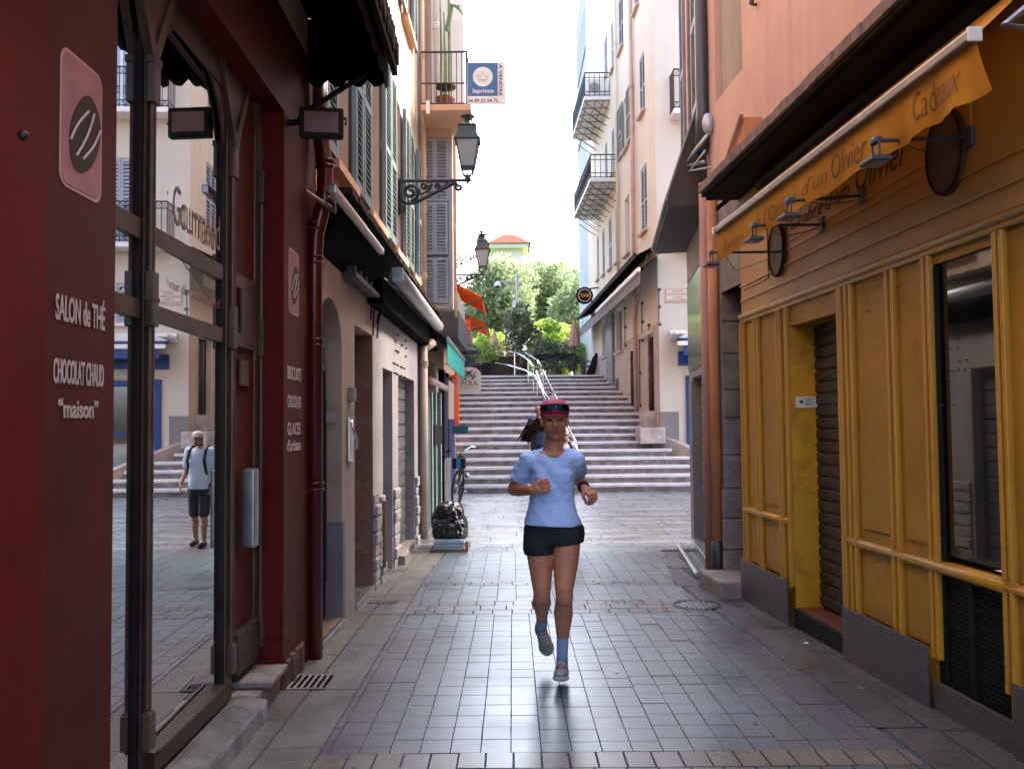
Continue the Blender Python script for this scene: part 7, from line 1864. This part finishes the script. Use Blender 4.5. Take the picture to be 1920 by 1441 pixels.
# generic standing / walking man
def man(base, hgt, face, labels, shirt, pants, hair, capm=None, stride=.12, arms='down', beard=None, bald=False, pack=False, headdown=.0, shorts=True, w_=1.0):
    t = thing('person', base, labels, 'person'); k = hgt/1.78; bx, by, bz = base
    R_ = Matrix.Rotation(face, 3, 'Z')                          # face 0 looks to -Y
    def P(x, y, z): return Vector(base) + R_ @ Vector((x*k*w_, y*k, z*k))
    hip = [P(s*.095, 0, .93) for s in (-1,1)]; kn = [P(-.10, -stride*.9, .50), P(.10, stride*.1, .50)]; an = [P(-.10, -stride*.7, .08), P(.10, stride*1.1, .09)]
    sh = [P(s*.185, 0, 1.45) for s in (-1,1)]; el = [P(-.25, .06, 1.16), P(.26, .05, 1.15)]; wr = [P(-.25, -.10, .93), P(.27, -.12, .96)]
    pr = [('l', [tuple(P(0,0,z)) + (a*k*w_, b*k) for z, a, b in ((.86,.16,.12),(.95,.175,.13),(1.05,.165,.13),(1.18,.165,.135),(1.32,.18,.135),(1.42,.185,.115),(1.49,.13,.085),(1.52,.07,.06))])]
    pr += [('c', P(0,.01,1.48), .055*k, P(0,-.0,1.58), .05*k)]
    for i in (0,1):
        pr += [('c', sh[i], .06*k, el[i], .042*k), ('c', el[i], .042*k, wr[i], .028*k), ('c', hip[i], .088*k, kn[i], .058*k), ('c', kn[i], .055*k, kn[i].lerp(an[i],.4)+R_@Vector((0,.02,0)), .054*k), ('c', kn[i].lerp(an[i],.4), .052*k, an[i], .034*k), ('c', an[i], .036*k, an[i]+R_@Vector((0,-.15*k,-.05*k)), .028*k)]
        hand(pr, wr[i], R_@Vector((0,-.35,-.9)), R_@Vector((-1 if i else 1, .2, 0)), 1 if i else -1, .35, .95*k)
    h = P(0,-.01-headdown*.08,1.66-headdown*.02)
    pr += [('e', h+Vector((0,0,.02*k)), (.078*k,.095*k,.105*k)), ('e', h+R_@Vector((0,-.025*k,-.05*k)), (.062*k,.070*k,.068*k)), ('c', h+R_@Vector((0,-.09*k,0)), .010*k, h+R_@Vector((0,-.105*k,-.03*k)), .014*k), ('e', h+R_@Vector((-.08*k,0,-.01*k)), (.01*k,.018*k,.03*k)), ('e', h+R_@Vector((.08*k,0,-.01*k)), (.01*k,.018*k,.03*k))]
    blob('body', pr, .007, M['skin2'], t, 3)
    q = MB(); 
    for s_ in (-1,1): q.ball(h+R_@Vector((s_*.03*k,-.083*k,.004*k)), .009*k)
    q.ball(h+R_@Vector((0,-.088*k,-.055*k)), (.024*k,.01*k,.006*k)); obj('face_features', q, M['eye'], t, True)
    if not capm:
        q = MB(); q.ball(h+R_@Vector((0,.025*k,.04*k)), (.083*k,.09*k,.092*k), 16, 10); obj('hair', q, hair, t, True)
    else:
        q = MB(); q.ball(h+Vector((0,0,.055*k)), (.088*k,.1*k,.07*k), 18, 12); c_ = obj('cap', q, capm, t, True)
        q = MB(); q.ball(h+R_@Vector((0,-.12*k,.035*k)), (.07*k,.065*k,.008*k)); obj('cap_brim', q, capm, c_, True)
    if beard:
        q = MB(); q.ball(h+R_@Vector((0,-.045*k,-.082*k)), (.055*k,.055*k,.04*k)); obj('beard', q, beard, t, True)
    s_ = [('l', [tuple(P(0,0,z)) + ((a+.012)*k*w_, (b+.015)*k) for z, a, b in ((.88,.185,.145),(1.0,.18,.15),(1.15,.178,.155),(1.32,.185,.145),(1.42,.185,.12),(1.49,.12,.085))])]
    for i in (0,1): s_ += [('c', sh[i], .072*k, sh[i].lerp(el[i],.72), .064*k)]
    blob('shirt', s_, .009, shirt, t, 3, disp=lambda p: .006*noise.noise(p*9))
    e = .32 if not shorts else 0
    s_ = [('l', [tuple(P(0,0,z)) + (a*k*w_, b*k) for z, a, b in ((.80,.185,.135),(.95,.182,.14))])]
    for i in (0,1): s_ += [('c', hip[i], .105*k, hip[i].lerp(kn[i],.95 if shorts else 1), .085*k)] + ([] if shorts else [('c', kn[i], .08*k, an[i]+Vector((0,0,.03)), .065*k)])
    blob('trousers' if not shorts else 'shorts', s_, .009, pants, t, 2)
    for i in (0,1): blob('shoe', [('c', an[i]+Vector((0,.02*k,-.03*k)), .045*k, an[i]+R_@Vector((0,-.16*k,-.045*k)), .04*k)], .009, M['black'], t, 2)
    if pack:
        q = MB(P); q.bbox(-.17, .17, .14, .32, 1.0, 1.5, .05); obj('backpack', q, M['black'], t)
        q = MB(P)
        for s_ in (-1,1): q.tube([(s_*.12,.16,1.48),(s_*.13,.03,1.535),(s_*.135,-.10,1.46),(s_*.14,-.165,1.32),(s_*.15,-.10,1.12),(s_*.16,.15,1.05)], .02, 6)
        obj('straps', q, M['black'], t)
    return t
M['polonavy'] = pm('navy_polo', (.012,.018,.05), .8, bump=.2, bs=20); M['polowhite'] = pm('white_polo', (.55,.66,.80), .8, var=.06, bump=.2, bs=12)
M['greyhair'] = pm('grey_hair', (.16,.15,.14), .7, var=.3, vs=20); M['capw'] = pm('cream_cap', (.50,.46,.38), .8)
man((Wd(1011,905,19.99).x, 20.02, H), 1.70, .1, 'grey bearded man in a navy polo coming down the steps behind the runner', M['polonavy'], M['shorts'], M['greyhair'], beard=M['greyhair'], shorts=False)
man((.67, 12.2, gz(12.2)), 1.54, .12, 'man in white polo, cream cap and black shorts walking behind the runner', M['polowhite'], M['shorts'], M['greyhair'], capm=M['capw'], pack=True, headdown=1, stride=.08, w_=.92)

random.seed(77)
for i, (x, y, l_) in enumerate(((-.55, 4.9, 'cigarette end lying left of the runner on the blue tiles'), (1.2, 4.6, 'crumpled dark leaf on the tiles near the bottom right'), (.62, 5.6, 'pale scrap of paper on the tiles right of the runner'), (2.0, 6.3, 'small white scrap on the side paving before the yellow shop'), (-1.05, 6.2, 'cigarette end on the left side paving near the arched door'), (1.95, 5.2, 'dry leaf on the side paving under the amber awning'))):
    q = MB(); z = gz(y)+.004; a = random.random()*3
    if 'cigarette' in l_: q.tube([(x,y,z+.003),(x+.03*math.cos(a),y+.03*math.sin(a),z+.003)], .004, 7); nm, mt__ = 'cigarette_end', M['offwhite']
    else:
        n = 7; q.poly([(x+.018*math.cos(2*PI*k/n)*random.uniform(.6,1.2), y+.018*math.sin(2*PI*k/n), z+random.uniform(0,.008)) for k in range(n)]); nm, mt__ = ('leaf', M['bark']) if 'leaf' in l_ else ('paper_scrap', M['offwhite'])
    single(nm, q, mt__, l_, 'litter', 'litter on the paving')
# one object per piece: split meshes that hold separate pieces
def split_clusters(o, gap=.012):
    me = o.data; nv = len(me.vertices); par = list(range(nv))
    def fd(i):
        while par[i] != i: par[i] = par[par[i]]; i = par[i]
        return i
    for e in me.edges:
        a, b = fd(e.vertices[0]), fd(e.vertices[1])
        if a != b: par[a] = b
    isl = {}
    for i in range(nv): isl.setdefault(fd(i), []).append(i)
    bx = []
    for k, vs in isl.items():
        cs = [me.vertices[i].co for i in vs]
        bx.append([[min(c[j] for c in cs)-gap for j in range(3)], [max(c[j] for c in cs)+gap for j in range(3)], [k]])
    ch = True
    while ch:
        ch = False
        for i in range(len(bx)):
            for j in range(i+1, len(bx)):
                A, B = bx[i], bx[j]
                if all(A[0][t] <= B[1][t] and B[0][t] <= A[1][t] for t in range(3)):
                    bx[i] = [[min(A[0][t],B[0][t]) for t in range(3)], [max(A[1][t],B[1][t]) for t in range(3)], A[2]+B[2]]; bx.pop(j); ch = True; break
            if ch: break
    if len(bx) < 2: return
    for ci in range(len(bx)):
        keep = set(); [keep.update(isl[k]) for k in bx[ci][2]]
        bm = bmesh.new(); bm.from_mesh(me); bm.verts.ensure_lookup_table()
        bmesh.ops.delete(bm, geom=[bm.verts[i] for i in range(nv) if i not in keep], context='VERTS')
        m2 = bpy.data.meshes.new(me.name); bm.to_mesh(m2); bm.free()
        for mt_ in me.materials: m2.materials.append(mt_)
        c = bpy.data.objects.new(o.name.split('.')[0], m2); COL.objects.link(c); c.parent = o.parent
    bpy.data.objects.remove(o)
SPLIT = ('raised_panel','column','arch_spandrel','quoins','end_cap','transom','bottom_rail','strut','post','skirting','dado_rail','stone_sill','pillar','notice_frame','door_slits','sill','hooks','tattered_edge','grips','pedals','door_leaf','shop_frame','plinth_blocks')
for o in [o for o in list(COL.objects) if o.type == 'MESH' and o.name.split('.')[0] in SPLIT and not o.children and o.parent is not None]: split_clusters(o)
bpy.context.view_layer.update()
